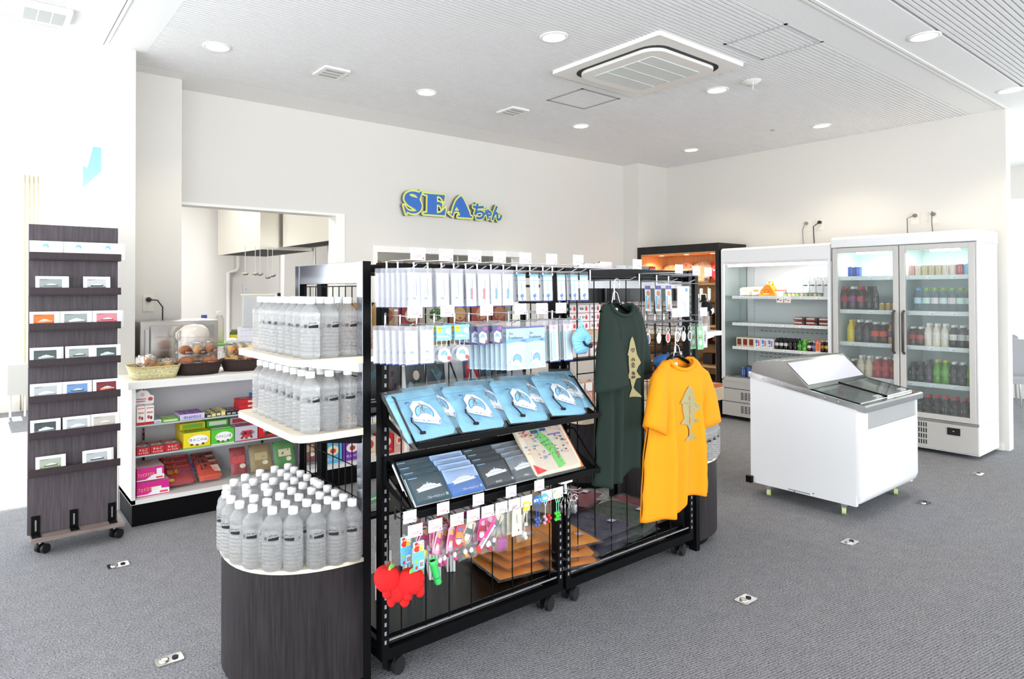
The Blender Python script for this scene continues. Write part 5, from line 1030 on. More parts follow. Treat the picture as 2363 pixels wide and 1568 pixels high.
# ---------------------------------------------------------------- white counter with glass shelves
t = thing('service_counter', 'long white counter with glass shelves of sweets and a black plinth', 'counter', (0,0,0))
b = MB(); b.box(.755, 2.775, 4.29, 4.76, .832, .876, OWHITE); b.build('counter_top', t, bevel=.003)
for x0, nm in ((.78, 'side_panel'), (2.735, 'side_panel')): b = MB(); b.box(x0, x0+.022, 4.32, 4.74, .135, .832, OWHITE); b.build(nm, t)
b = MB(); b.box(.802, 2.735, 4.715, 4.74, .135, .832, mat('back_laminate', 'DDDBE0', .5)); b.build('back_panel', t)
b = MB(); b.box(.78, 2.757, 4.32, 4.74, .132, .16, OWHITE); b.build('bottom_shelf', t)
b = MB(); b.box(.785, 2.75, 4.33, 4.73, 0, .132, BLACK); b.build('plinth', t)
for z in (.60, .415): b = MB(); b.box(.806, 2.733, 4.36, 4.70, z-.008, z, GLASS); b.box(.806, 2.733, 4.357, 4.36, z-.009, z+.001, mat('glass_edge', 'B8C4C0', .2)); b.build('glass_shelf', t)
for x in (.92, 1.72, 2.5):
    b = MB(); b.box(x-.008, x+.008, 4.70, 4.716, .17, .83, CHROME)
    for k in range(20): b.box(x-.004, x+.004, 4.698, 4.701, .18+k*.032, .196+k*.032, INK)
    b.build('slotted_standard', t)
    for z in (.60, .415): b = MB(); b.prism([(4.70, z-.008), (4.40, z-.008), (4.40, z-.016), (4.70, z-.04)], x-.003, x+.003, STEEL, 'x'); b.build('bracket', t)
def cx_(px, y, Y=4.36): return aty(px, y, Y).x
def carton(name, lab, cat, x0, x1, z, h, d, face, items, y=4.365, top=None, grp=None):
    w = x1-x0; t = thing(name, lab, cat, (x0, y, z), 0, grp); b = MB(); b.box(0, w, 0, d, 0, h, C(face)); b.build('carton', t, bevel=.0015)
    b = MB(); b.draw((0, -.0006, 0), (1,0,0), (0,0,1), items(w, h)); 
    if top: b.draw((0, 0, h+.0006), (1,0,0), (0,1,0), top(w, d))
    b.build('printed_front', t); return t
def strip(c1, c2, txt, tc=None, th=.3):
    return lambda w, h: [('r', 0, w, 0, h*.3, C(c1)), ('e', w*.5, h*.6, w*.36, h*.28, C(c2)), ('t', txt, w*.5, h*.62-h*th*.4, h*th, tc or INK, 1, min(w*.8, len(txt)*h*th))]
G1, G2, G3 = .601, .416, .161
x_ = cx_
for i, (a, c) in enumerate(((316, 335), (336, 356))):
    carton('sweet_box', ['white and red sweet box at the far left of the top glass shelf', 'white and red sweet box second on the top glass shelf'][i], 'box', x_(a, 980), x_(c, 980), G1, .115, .06, 'F6EFEA', lambda w, h: [('r', 0, w, 0, h*.14, C('C8202A')), ('e', w*.35, h*.4, w*.16, h*.1, C('D8504A')), ('e', w*.65, h*.35, w*.14, h*.1, C('5A5A58')), ('r', w*.15, w*.85, h*.6, h*.68, C('C89070')), ('r', w*.1, w*.9, h*.86, h*.9, C('E0484A'))])
t = thing('header_card', 'white rounded header card with red apples above the sweet boxes', 'card', (x_(316, 930), 4.43, .717)); b = MB(); b.prism([(0,0),(.11,0),(.11,.05),(.09,.055),(.075,.08),(.04,.09),(.01,.075),(0,.06)], 0, .002, PAPER, 'y'); b.draw((0,-.001,0),(1,0,0),(0,0,1),[('e',.09,.03,.014,.012,C('D84A4A')),('r',.005,.06,.015,.022,C('E06A6A')),('r',.01,.065,.03,.036,C('E06A6A')),('e',.045,.06,.012,.012,C('F4C8C8'))]); b.build('printed_card', t)
def flatpk(lab, a, c, h, col, col2, d=.12, z=G1): return carton('sweet_packet', lab, 'sweets', x_(a, 970), x_(c, 970), z, h, d, col, lambda w, h: [('r', w*.1, w*.9, h*.2, h*.7, C(col2))], top=lambda w, d: [('r', w*.1, w*.9, d*.15, d*.4, C(col2)), ('r', w*.05, w*.95, d*.55, d*.8, C(col2))])
flatpk('small white and blue packet on the top glass shelf', 357, 373, .02, 'F0F2F4', '8FA8D0'); flatpk('green packet on the top glass shelf', 375, 413, .02, '7AB848', 'D8E8B0')
carton('mint_box', 'purple box of mentos rolls on the top glass shelf', 'sweets', x_(416, 970), x_(473, 970), G1, .035, .17, 'D8CCE8', lambda w, h: [('t', 'mentos', w*.5, h*.15, h*.6, C('3A4FA8'), 1, w*.7)], top=lambda w, d: [('r', w*.02+w*.16*k, w*.15+w*.16*k, .01, d*.95, C(('A04CC0', '7A3AA0')[k % 2])) for k in range(6)])
for k in range(4): flatpk('grey and yellow gum packet fanned on the top glass shelf, ' + ORD[k], 478+k*11, 488+k*11, .018+.006*k, ['5A5048','C8B85A','6A6258','D0C060'][k], 'E8E0B0', .16)
for k in range(3): flatpk('black gum packet on the top glass shelf, ' + ORD[k], 523+k*12, 534+k*12, .022, '26242A', 'B8A8B0', .16)
for k in range(3): carton('caramel_box', 'red caramel box, %s of the pile at the right' % ['lowest', 'middle', 'topmost'][k], 'sweets', x_(553, 960), x_(592, 960), G1+.031*k, .030, .13-.01*k, 'C4222C', lambda w, h: [('r', w*.5, w*.9, h*.3, h*.7, C('F0C8B0'))], top=lambda w, d: [('r', w*.1, w*.8, d*.2, d*.8, C('E05A58')), ('r', w*.2, w*.6, d*.4, d*.6, C('E8D0A0'))])
t = thing('sweet_bin', 'blue plastic bin with a white label at the right of the top glass shelf', 'bin', (x_(594, 960), 4.38, G1)); b = MB(); BB = mat('blue_bin', '2A86D0', .4); b.box(0, .12, 0, .15, 0, .004, BB); b.box(0, .12, 0, .003, 0, .045, BB); b.box(0, .12, .147, .15, 0, .11, BB); b.prism([(0,0),(.15,0),(.15,.11),(0,.045)], 0, .003, BB, 'x'); b.prism([(0,0),(.15,0),(.15,.11),(0,.045)], .117, .12, BB, 'x'); b.build('bin_shell', t); b = MB(); b.box(.03, .09, -.002, 0, .005, .035, PAPER); b.build('label', t)
# second glass shelf
for i, (a, c) in enumerate(((316, 347), (348, 381), (382, 416))):
    carton('apple_caramel_box', 'red apple caramel box with white lettering, %s on the middle glass shelf' % ORD[i], 'sweets', x_(a, 1045), x_(c, 1045), G2, .045, .15, 'C2242B', lambda w, h: [('t', 'りんご', w*.5, h*.5, h*.35, PAPER, 1, w*.6), ('t', 'キャラメル', w*.5, h*.12, h*.25, PAPER, 1, w*.7)],
           top=lambda w, d: [('r', 0, w, d*.05, d*.62, C('8C8A94')), ('e', w*.5, d*.35, w*.36, d*.2, C('F2DDD4')), ('e', w*.5, d*.35, w*.2, d*.1, C('D8584A')), ('r', w*.1, w*.9, d*.75, d*.85, C('E8B8B0'))])
big = [(424,486,'yellow chocolate snack box reading きのこの山','F0D820','7CC03A','きのこの山',INK),(488,541,'green chocolate snack box on the middle glass shelf','58C434','F0F4E8','たけのこの里',C('2A5A2A')),(543,595,'silver ALMOND chocolate box on the middle glass shelf','C4C0CC','C83040','ALMOND',INK),(597,650,'red MACADAMIA chocolate box on the middle glass shelf','C8222A','3A2A20','MACADAMIA',PAPER)]
for a, c, l, f, g, tx, tc in big:
    carton('chocolate_box', l, 'sweets', x_(a, 1040), x_(c, 1040), G2, .098, .12, f, (lambda g, tx, tc, f: lambda w, h: ([('e', w*.55, h*.5, w*.38, h*.32, PAPER)] if f in ('F0D820', '58C434') else [('r', w*.3, w*.75, h*.25, h*.7, C(g))])+[('t', tx, w*.54, h*.42, h*.2, tc, 1, w*.66), ('e', w*.3, h*.22, w*.06, h*.07, C('6A4028')), ('e', w*.5, h*.18, w*.06, h*.07, C('8A5030')), ('e', w*.72, h*.22, w*.06, h*.07, C('6A4028')), ('r', 0, w, 0, h*.06, C(g))])(g, tx, tc, f),
           top=(lambda g, tx, tc: lambda w, d: [('r', w*.08, w*.92, d*.12, d*.45, C(g)), ('t', tx, w*.5, d*.55, d*.2, tc, 1, w*.7)])(g, tx, tc))
    carton('chocolate_box', l.split(' box')[0]+' box standing behind the front one', 'sweets', x_(a, 1040)+.01, x_(c, 1040)+.005, G2, .135, .12, f, (lambda g: lambda w, h: [('r', w*.1, w*.9, h*.75, h*.95, C(g))])(g), y=4.50)
for q in range(3): carton('chocolate_box', 'chocolate box farther right on the middle glass shelf, ' + ORD[q], 'sweets', 1.84+q*.2, 2.02+q*.2, G2, .09, .14, ['B8232A', '4A3A6A', 'E0A040'][q], strip('F0E0C0', 'F4F0E8', 'チョコ'))
# bottom shelf
for k in range(2):
    carton('mask_box', ['pink and white face mask box, lower of the pair', 'pink and white face mask box, upper of the pair'][k], 'box', x_(316, 1160), x_(391 if not k else 379, 1160), G3+.092*k, .086 if not k else .082, .2, 'D82A8C', lambda w, h: [('r', 0, w, h*.05, h*.12, PAPER), ('p', [(w*.3,h*.1),(w,h*.1),(w,h*.4),(w*.6,h*.45)], C('F4F0F4')), ('r', w*.45, w*.75, h*.12, h*.6, C('F4F4F6')) if k == 0 else ('r', w*.72, w*.92, h*.4, h*.85, C('F0EEF2')), ('t', 'フェイスマスク', w*.03, h*.35, h*.28, C('F0D838'), 0, w*.6), ('r', w*.7, w*.95, h*.12, h*.25, C('E85048'))], top=lambda w, d: [('r', 0, w, 0, d, C('E8C8CC'))])
def pouch_flat(lab, a, c, z, h, col, items, y=4.42, tilt=-.9):
    x0, x1 = x_(a, 1150), x_(c, 1150); return soft_pack('heat_pack_bag' if 'カ' in lab else 'sweets_bag', lab, 'packet', ((x0+x1)/2, y, z), (x1-x0), h, .035, col, items, tilt=tilt, clear=True)
for k in range(3): pouch_flat('red heat pack bag reading 貼るカイロ, %s' % ['front one of the pile', 'second of the pile', 'rear one of the pile'][k], 385+k*1, 462, G3+.012+.02*k, .17, 'B8202C', [('t', '貼る', -.07, .0, .035, C('F0C028')), ('t', 'カイロ', .0, .0, .030, C('3A4FA8')), ('e', -.055, -.045, .018, .012, C('E8D040')), ('r', -.07, .07, .05, .06, C('D84A50'))], y=4.42+.05*k)
for k in range(3): pouch_flat('orange-red sweets bag with black lettering, %s' % ['front one', 'middle one', 'rear one'][k], 466, 522, G3+.012+.02*k, .16, ['E03A20', 'B8202C', 'A81E2A'][k], [('t', 'ほる', -.05, .0, .045, INK), ('p', [(.01,.03),(.06,.03),(.07,-.03),(.03,-.02)], C('F4C8B8')), ('r', -.07, .07, -.055, -.052, C('E8C040'))], y=4.42+.06*k)
for i, (a, c, col, c2, l) in enumerate(((540,580,'A01E2C','D8484A','dark red snack bag on the bottom shelf behind the bottles'),(585,640,'9C8450','C8B880','olive gold snack bag on the bottom shelf'),(640,695,'3F8A3A','E8D8B0','green snack bag on the bottom shelf'),(700,745,'7A2A26','C8A080','maroon snack bag seen through the end grid'))):
    pouch_flat(l, a, c, G3+.012, .20, col, [('r', -.05, .04, -.02, .03, C(c2)), ('e', .02, -.04, .02, .015, C('E8E0C8'))], tilt=-.35)
for i, (a, c, f, g, l) in enumerate(((748,790,'5AB0D8','F0E0C0','light blue snack box seen through the end grid'),(793,835,'7A3AA8','F4ECF0','purple snack box seen through the end grid'),(838,868,'E8D8C0','C84A3A','cream snack box beside the rack post'),(876,908,'C8262C','F4E8D8','red snack box right of the rack post'),(911,933,'D8A898','F0D0C8','pale pink snack box at the counter end'))):
    carton('biscuit_box', l, 'box', x_(a, 1080), x_(c, 1080), G3, .15, .1, f, (lambda g: lambda w, h: [('e', w*.5, h*.62, w*.34, h*.24, C(g)), ('e', w*.5, h*.6, w*.16, h*.12, C('C84A3A')), ('t', 'せんべい', w*.5, h*.15, h*.14, C(g), 1, w*.7)])(g))
for q in range(6):
    carton('biscuit_box', 'snack box on the middle glass shelf beyond the racks, ' + ORD[q], 'box', 2.40+.055*q, 2.45+.055*q, G2, .14, .1, ['C83A30', '3A78B8', 'E8C040', '7A3AA8', 'F0E8E0', '4A9A50'][q], strip('F0E0C0', 'F4F0E8', 'おやつ'))
# baskets of bread on the counter
def basket(lab, x, y, wx, wy, h, m_, rim, oval=False, rz=0):
    t = thing('bread_basket', lab, 'basket', (x, y, .877), rz); b = MB()
    n = 32; P0 = [(wx*.42*(abs(cos(a))**(.9 if oval else .45))*(1 if cos(a) > 0 else -1), wy*.42*(abs(sin(a))**(.9 if oval else .45))*(1 if sin(a) > 0 else -1)) for a in [2*pi*i/n+.001 for i in range(n)]]
    vs = [(a, c, 0) for a, c in P0]+[(a*1.19, c*1.19, h) for a, c in P0]+[(a*1.14, c*1.14, h) for a, c in P0]+[(a*.97, c*.97, .005) for a, c in P0]
    fs = [tuple(range(n))[::-1], tuple(range(3*n, 4*n))]+[(k*n+i, k*n+(i+1) % n, (k+1)*n+(i+1) % n, (k+1)*n+i) for k in range(3) for i in range(n)]
    b.add(vs, fs, m_, True); b.build('woven_wall', t)
    b = MB(); b.tube([(a*1.17, c*1.17, h) for a, c in P0], .005, rim, 6, closed=True); b.build('rim', t); return t
WK1 = mat('pale_wicker', 'E8D8A8', .8, vary=(.35, 70, (1, 1, 3)), bump=(.9, 90, (1, 1, 3))); WK2 = mat('dark_wicker', '3A2A28', .75, vary=(.4, 90, (1, 1, 3)), bump=(.9, 110, (1, 1, 3)))
basket('pale wicker basket of wrapped cakes at the left end of the counter', .93, 4.47, .30, .24, .075, WK1, mat('rim_tan', 'CBB47A', .7))
basket('dark oval basket of wrapped buns beside the pale basket', 1.21, 4.49, .30, .24, .075, WK2, WK2, True); basket('dark oval basket of wrapped rolls, rightmost of the three', 1.52, 4.52, .31, .24, .075, WK2, WK2, True)
def bun(lab, loc, r, col, lc, word, grp, rz, tilt):
    t = thing('wrapped_bun', lab, 'bread', loc, rz, grp); t.rotation_euler = (tilt, 0, rz)
    b = MB(); b.ball((0,0,0), r, mat('bread_'+col, col, .7, vary=(.15, 20)), 12, (1,.55,.62)); b.build('bun', t)
    b = MB(); b.pillow(r*2.7, r*2.1, r*1.5, BAG, nu=12, nv=10, p=3, wr=.6, seed=int(r*1e4)); b.build('clear_wrapper', t)
    b = MB(); b.prism([(-r*1.0,-r*.7),(r*.9,-r*.75),(r*.7,-r*.2),(-r*.9,-r*.15)], -r*.68, -r*.67, C(lc), 'y'); b.draw((-r*.85,-r*.69,-r*.65),(1,0,0),(0,0,1),[('t', word, r*.2, r*.1, r*.25, PAPER)]); b.build('printed_band', t)
for k in range(9):
    a = k*2.1; bun('cake in a clear and yellow wrapper in the pale basket', (.93+.085*cos(a)*(k > 0), 4.47+.06*sin(a), .95+.016*(k % 3)), .042, ['D9A860', 'E8B878', 'C88848'][k % 3], ['F0B030', 'F4F0F0', 'E89040'][k % 3], 'ケーキ', 'wrapped cakes in the pale basket', .5*k, -.3+.1*(k % 5))
for k in range(6):
    bun('wrapped brown bun in the left dark basket', (1.13+.075*(k % 3), 4.47+.03*(k % 2), .965+.07*(k//3)), .05, ['A8622E', 'C89858', 'B87038'][k % 3], ['8A3A1E', '5A2A20', 'A04A20'][k % 3], 'Deluxe', 'wrapped buns in the left dark basket', .3*k-.4, -.25)
for k in range(7):
    bun('wrapped roll in the right dark basket', (1.43+.065*(k % 4), 4.50+.03*(k % 2), .96+.06*(k//4)), .05, ['E8C070', 'D8A050', 'F0D080'][k % 3], ['6A1A24', 'C83028', '8A2430'][k % 3], 'Premium', 'wrapped rolls in the right dark basket', .4*k-.6, -.25)
# steel appliance, water heater pot, register
t = thing('steel_cabinet', 'low stainless steel appliance behind the bread baskets', 'appliance', (0,0,0))
b = MB(); b.box(.915, 1.43, 4.80, 5.15, 0, 1.215, STEEL); b.build('steel_body', t, bevel=.006); b = MB(); b.box(.975, 1.405, 4.785, 4.80, .1, 1.185, mat('satin_steel', 'D6D2CE', .22, 1)); b.build('door', t, bevel=.008); b = MB(); b.box(.945, .968, 4.78, 4.80, .4, 1.16, LGREY); b.build('door_trim', t)
t = thing('hot_water_pot', 'beige electric hot water pot behind the bread', 'hot water pot', (1.235, 4.69, .877)); PT = mat('pot_beige', 'CFC8C0', .25); b = MB(); b.lathe([(.09,0),(.098,.01),(.10,.22),(.098,.235)], PT, 28); b.build('pot_body', t)
b = MB(); b.lathe([(.101,.235),(.101,.25),(.09,.285),(.06,.31),(.0001,.318)], mat('pot_lid', 'D9D2C8', .2), 28, cap=False); b.build('lid', t); b = MB(); b.tube([(-.105,-.02,.215),(-.12,-.03,.235),(-.118,-.03,.26),(-.10,-.02,.275)], .009, PT, 8); b.build('handle', t)
t = thing('cash_register', 'grey cash register with an upright customer display on the counter', 'cash register', (1.70, 4.62, .877))
b = MB(); b.box(-.12, .22, -.10, .18, 0, .12, LGREY); b.prism([(-.10,.12),(.18,.12),(.18,.20),(-.02,.16)], -.12, .22, mat('register_grey', 'DADAD8', .4), 'x'); b.build('register_body', t, bevel=.006)
b = MB(); b.box(-.17, .05, -.06, -.03, .29, .515, mat('screen_back', 'BFC1C0', .4)); b.box(-.07, .05, -.075, -.06, .29, .38, MATS['screen_back']); b.box(-.175, .055, -.055, -.02, .515, .522, CREAM); b.build('display_back', t, bevel=.004)
b = MB(); b.cbox((-.01, -.045, .24), (.06, .03, .12), LGREY); b.build('display_neck', t); b = MB(); b.box(.075, .10, -.07, -.05, .40, .53, INK); b.box(.06, .076, -.07, -.05, .38, .53, LGREY); b.build('card_reader', t)
t = thing('notice_sheet', 'white printed sheet hanging left of the cash register', 'paper', (1.505, 4.60, 1.0)); b = MB(); b.prism(rrect(0, .115, 0, .17, .01, 3), 0, .002, mat('sheet', 'E8E6F0', .6), 'y'); b.draw((0,-.001,0),(1,0,0),(0,0,1),[('r', .02+.03*i, .038+.03*i, .02+.04*j, .022+.04*j, GREYINK) for i in range(3) for j in range(4)]); b.build('printed_sheet', t)
b = MB(); b.lathe([(.006,-.123),(.006,.03)], CHROME, 8, (.057,.012,0)); b.lathe([(.04,-.1235),(.04,-.118)], CHROME, 16, (.057,.012,0)); b.build('stand', t)
# ---------------------------------------------------------------- kitchen
t = thing('extractor_hood', 'stainless extractor hood with ladles under it, farther one', 'extractor hood', (0,0,0)); HS = mat('hood_steel', 'D8D5CC', .3, .75); HD = mat('hood_inside', '1C1814', .6)
def hood(t, x0, x1, y0, y1, z0):
    b = MB(); b.box(x0, x0+.012, y0, y1, z0, H-.002, HS); b.box(x1-.012, x1, y0, y1, z0, H-.002, HS); b.box(x0+.012, x1-.012, y0, y0+.012, z0, H-.002, HS); b.box(x0+.012, x1-.012, y1-.012, y1, z0, H-.002, HS); b.build('hood_shell', t); b = MB(); b.box(x0+.013, x1-.013, y0+.013, y1-.013, z0+.006, z0+.02, HD); b.build('filter_panel', t)
hood(t, 2.50, 3.12, 6.9, 8.4, 1.87)
t = thing('extractor_hood', 'nearer stainless extractor hood at the right of the kitchen opening', 'extractor hood', (0,0,0)); hood(t, 2.73, 3.05, 5.60, 6.84, 1.90)
for i, (px, py) in enumerate(((566,632),(589,632),(600,633),(618,640),(629,636))):
    p = aty(px, py, 6.86); t = thing('ladle', 'steel ladle hanging from the hood, %s of five' % ORD[i], 'ladle', (p.x, 6.86, p.z)); b = MB(); b.tube([(0,0,.02),(0,0,1.9-p.z)], .004, STEEL, 6); b.build('ladle_handle', t); b = MB(); b.lathe([(.0001,-.02),(.025,-.012),(.036,.008)], STEEL, 14, cap=False); b.build('bowl', t, solid=.002)
def pipe(lab, pts, r=.02): b = MB(); b.tube(pts, r, WHITE, 10); tag(b.build('wall_pipe'), lab, 'pipe')
p = aty(527, 640, 8.95); q = aty(550, 600, 8.95); pipe('white pipe with a bend on the kitchen wall', [(p.x, 8.95, 0), (p.x, 8.95, p.z+.06), (q.x-.02, 8.95, p.z+.09), (q.x, 8.95, p.z+.14), (q.x, 8.95, q.z+.12)], .028)
p = aty(663, 620, 6.9); pipe('white vertical pipe below the nearer hood', [(3.3, 8.3, 0), (3.3, 8.3, H)], .035)
t = thing('wall_switch', 'pale switch plate on the kitchen wall', 'switch', (0,0,0)); p = aty(568, 668, 8.99); b = MB(); b.cbox((p.x, 8.99, p.z), (.1, .012, .16), mat('switch_plate', 'DCDCE0', .5)); b.build('plate', t); b = MB(); b.cbox((p.x, 8.98, p.z), (.02, .012, .03), LGREY); b.build('rocker', t)
t = thing('kitchen_table', 'steel kitchen table behind the counter', 'table', (0,0,0)); b = MB(); b.box(1.45, 3.0, 5.75, 6.35, .90, .94, STEEL); b.build('table_top', t)
for x in (1.5, 2.95):
    for y in (5.8, 6.3): b = MB(); b.tube([(x, y, 0), (x, y, .9)], .02, STEEL, 8); b.build('leg', t)
t = thing('serving_tray', 'green tray on the kitchen table', 'tray', (1.88, 5.95, .941)); b = MB(); b.prism(rrect(-.24, .24, -.12, .12, .03), 0, .015, mat('tray_green', '8FD870', .4)); b.build('tray_base', t)
def jar(lab, x, y, z, r, h, col, cap, lb=None, name='condiment_jar'):
    t = thing(name, lab, 'jar', (x, y, z)); b = MB(); b.lathe([(r,0),(r,h*.75),(r*.6,h*.88),(r*.6,h*.9)], mat('jar_'+col, col, .25), 14); b.build('jar_body', t); b = MB(); b.lathe([(r*.65,h*.88),(r*.65,h),(.0001,h)], C(cap), 12); b.build('cap', t)
    if lb: b = MB(); b.lathe([(r*1.02,h*.2),(r*1.02,h*.6)], C(lb), 14, cap=False); b.build('label', t)
for i, a in enumerate(((1.70,5.92,.957,.035,.13,'5A6A2A','8A8A80','E0C83A','jar with a yellow label at the left of the tray'),(1.80,6.0,.957,.04,.28,'D8D0C8','E8E8EC',None,'tall clear jar of cutlery on the tray'),(1.90,5.90,.957,.04,.12,'5A6A2A','8A8A80','E8D83A','jar with a yellow label in the middle of the tray'),(2.0,6.0,.957,.04,.13,'6A7A30','4A5A2A',None,'olive jar on the tray'),(1.68,6.05,.957,.04,.25,'E8B8B0','4A5AB0',None,'sauce bottle with a blue cap'),(2.10,6.08,.942,.035,.30,'F0E0DC','F0C030','D8303A','dressing bottle with a red label and yellow cap'),(2.17,6.1,.942,.035,.27,'E8F0EC','4AC098',None,'dressing bottle with a green cap'))):
    jar(a[8], a[0], a[1], a[2], a[3], a[4], a[5], a[6], a[7])
t = thing('soup_bowl', 'white bowl upside down on the tray', 'bowl', (1.86, 5.84, .957)); b = MB(); b.lathe([(.06,0),(.055,.02),(.035,.045),(.0001,.048)], WHITE, 18, cap=False); b.build('bowl_body', t)
t = thing('storage_rack', 'tall steel storage shelf seen through the second opening', 'shelf', (0,0,0))
for z in (1.2, 1.62, 2.0): b = MB(); b.box(3.1, 4.9, 6.5, 6.9, z-.02, z, STEEL); b.build('shelf_board', t)
for x in (3.12, 4.88):
    for y in (6.52, 6.88): b = MB(); b.tube([(x, y, 0), (x, y, 2.1)], .015, STEEL, 8); b.build('upright', t)
for k in range(14): jar('tan storage jar on the steel shelf behind the second opening, %s' % ORD[k], 3.2+k*.12, 6.6, 1.62, .035, .16, ['C8A070','D8B890','B88A60'][k % 3], 'D8C8B0', name='storage_jar')
# ---------------------------------------------------------------- postcard rack on castors
t = thing('postcard_rack', 'tall dark-grained board rack of ship postcards on castors at the left', 'card rack', (0,0,0))
b = MB(); b.box(.252, .688, 4.225, 4.245, .10, 1.79, RWOOD); b.build('board', t, bevel=.002)
LZ = [1.60, 1.408, 1.215, 1.02, .825, .63, .43]
for z in LZ: b = MB(); b.box(.250, .693, 4.155, 4.163, z, z+.035, DWOOD2); b.box(.250, .693, 4.155, 4.225, z-.006, z, DWOOD2); b.build('card_ledge', t, bevel=.001)
b = MB(); b.box(.262, .715, 4.13, 4.44, .082, .10, PWOOD); b.build('base_board', t, bevel=.002)
for x in (.29, .47, .66): b = MB(); b.box(x-.02, x+.02, 4.218, 4.225, .10, .20, BLACK); b.box(x-.02, x+.02, 4.16, 4.225, .10, .106, BLACK); b.box(x-.004, x+.004, 4.212, 4.218, .12, .18, STEEL); b.build('angle_bracket', t)
for x in (.31, .67):
    for y in (4.2, 4.40): caster(t, x, y, .6, h=.082, wr=.026)
def postcard(lab, x, z, w, style, n, tilt=0):
    grp = None
    for k in range(n):
        t = thing('postcard', lab if k == 0 else lab+', behind the front card', 'postcard', (x+.006*k, 4.168+.004*k, z+.002), 0, (lab+', cards behind') if k else None); t.rotation_euler = (-.12, tilt*.3, 0)
        h = .096; b = MB(); b.box(0, w, 0, .0012, 0, h, PAPER); b.build('card', t)
        if k == 0:
            b = MB()
            if style == 'dolphin': b.draw((0,-.0004,0),(1,0,0),(0,0,1), [('r', .004, .0045, .01, h-.01, GREYINK)]+dolphin(w*.5, h*.70, .027))
            else:
                bg, hull = style; b.draw((0,-.0004,0),(1,0,0),(0,0,1), [('r', .018, w-.022, .012, h*.84, C(bg)), ('r', .018, w-.022, h*.40, h*.84, C(bg))]+[('p', [(.02,.012),(w-.024,.012),(w-.024,h*.42),(.02,h*.40)], C({'D9762E':'C85A20','9AA4A2':'7E8A8A','4A5A58':'5A6A68','D88A94':'C85A6A','6E96C8':'4A78B0','7A2A34':'6A1E28','B9BEC0':'98A2A8','C8C0B8':'B8B0AA','A8B0A0':'7A8A60'}.get(bg, '6A7476')))]+ship(w, h, h*.45, w*.62, hull=hull)+[('t', 'フェリー', .022, h*.76, .008, INK)])
            b.build('printed_picture', t)
rows = [(0,[(.252,.15,'dolphin',3),(.412,.14,'dolphin',1),(.553,.15,'dolphin',3)]),(1,[(.28,.145,('9AA4A2','6A6E70'),3),(.505,.135,('C4C8C8','2A2A2C'),1)]),(2,[(.254,.135,('D9762E','F0A860'),2),(.396,.15,('9AA4A2','E8E8E8'),2),(.553,.145,('D88A94','B83A4A'),3)]),
        (3,[(.256,.145,('4A5A58','C8CCCC'),3),(.42,.135,('9AA4A2','3A3C3E'),3),(.554,.14,('4A5A58','D8DCDC'),1)]),(4,[(.258,.145,('B9BEC0','F4F4F4'),2),(.41,.14,('6E96C8','4A4A50'),1),(.554,.14,('7A2A34','E89A60'),1)]),(5,[(.26,.14,('3A4448','F0F0F0'),1),(.41,.14,('B9BEC0','E8EAEC'),1),(.54,.15,('C8C0B8','C8B8A0'),2)]),(6,[(.285,.14,('A8B0A0','5A6A3A'),1),(.505,.145,('B9BEC0','4A4E50'),3)])]
rn = ['top', 'second', 'third', 'fourth', 'fifth', 'sixth', 'bottom']
for r, cs in rows:
    for i, (x, w, st, n) in enumerate(cs):
        postcard('%s postcard, %s on the %s ledge' % ('dolphin' if st == 'dolphin' else 'ship', ['left', 'middle', 'right'][i if len(cs) == 3 else i*2], rn[r]), x, LZ[r], w, st, n)
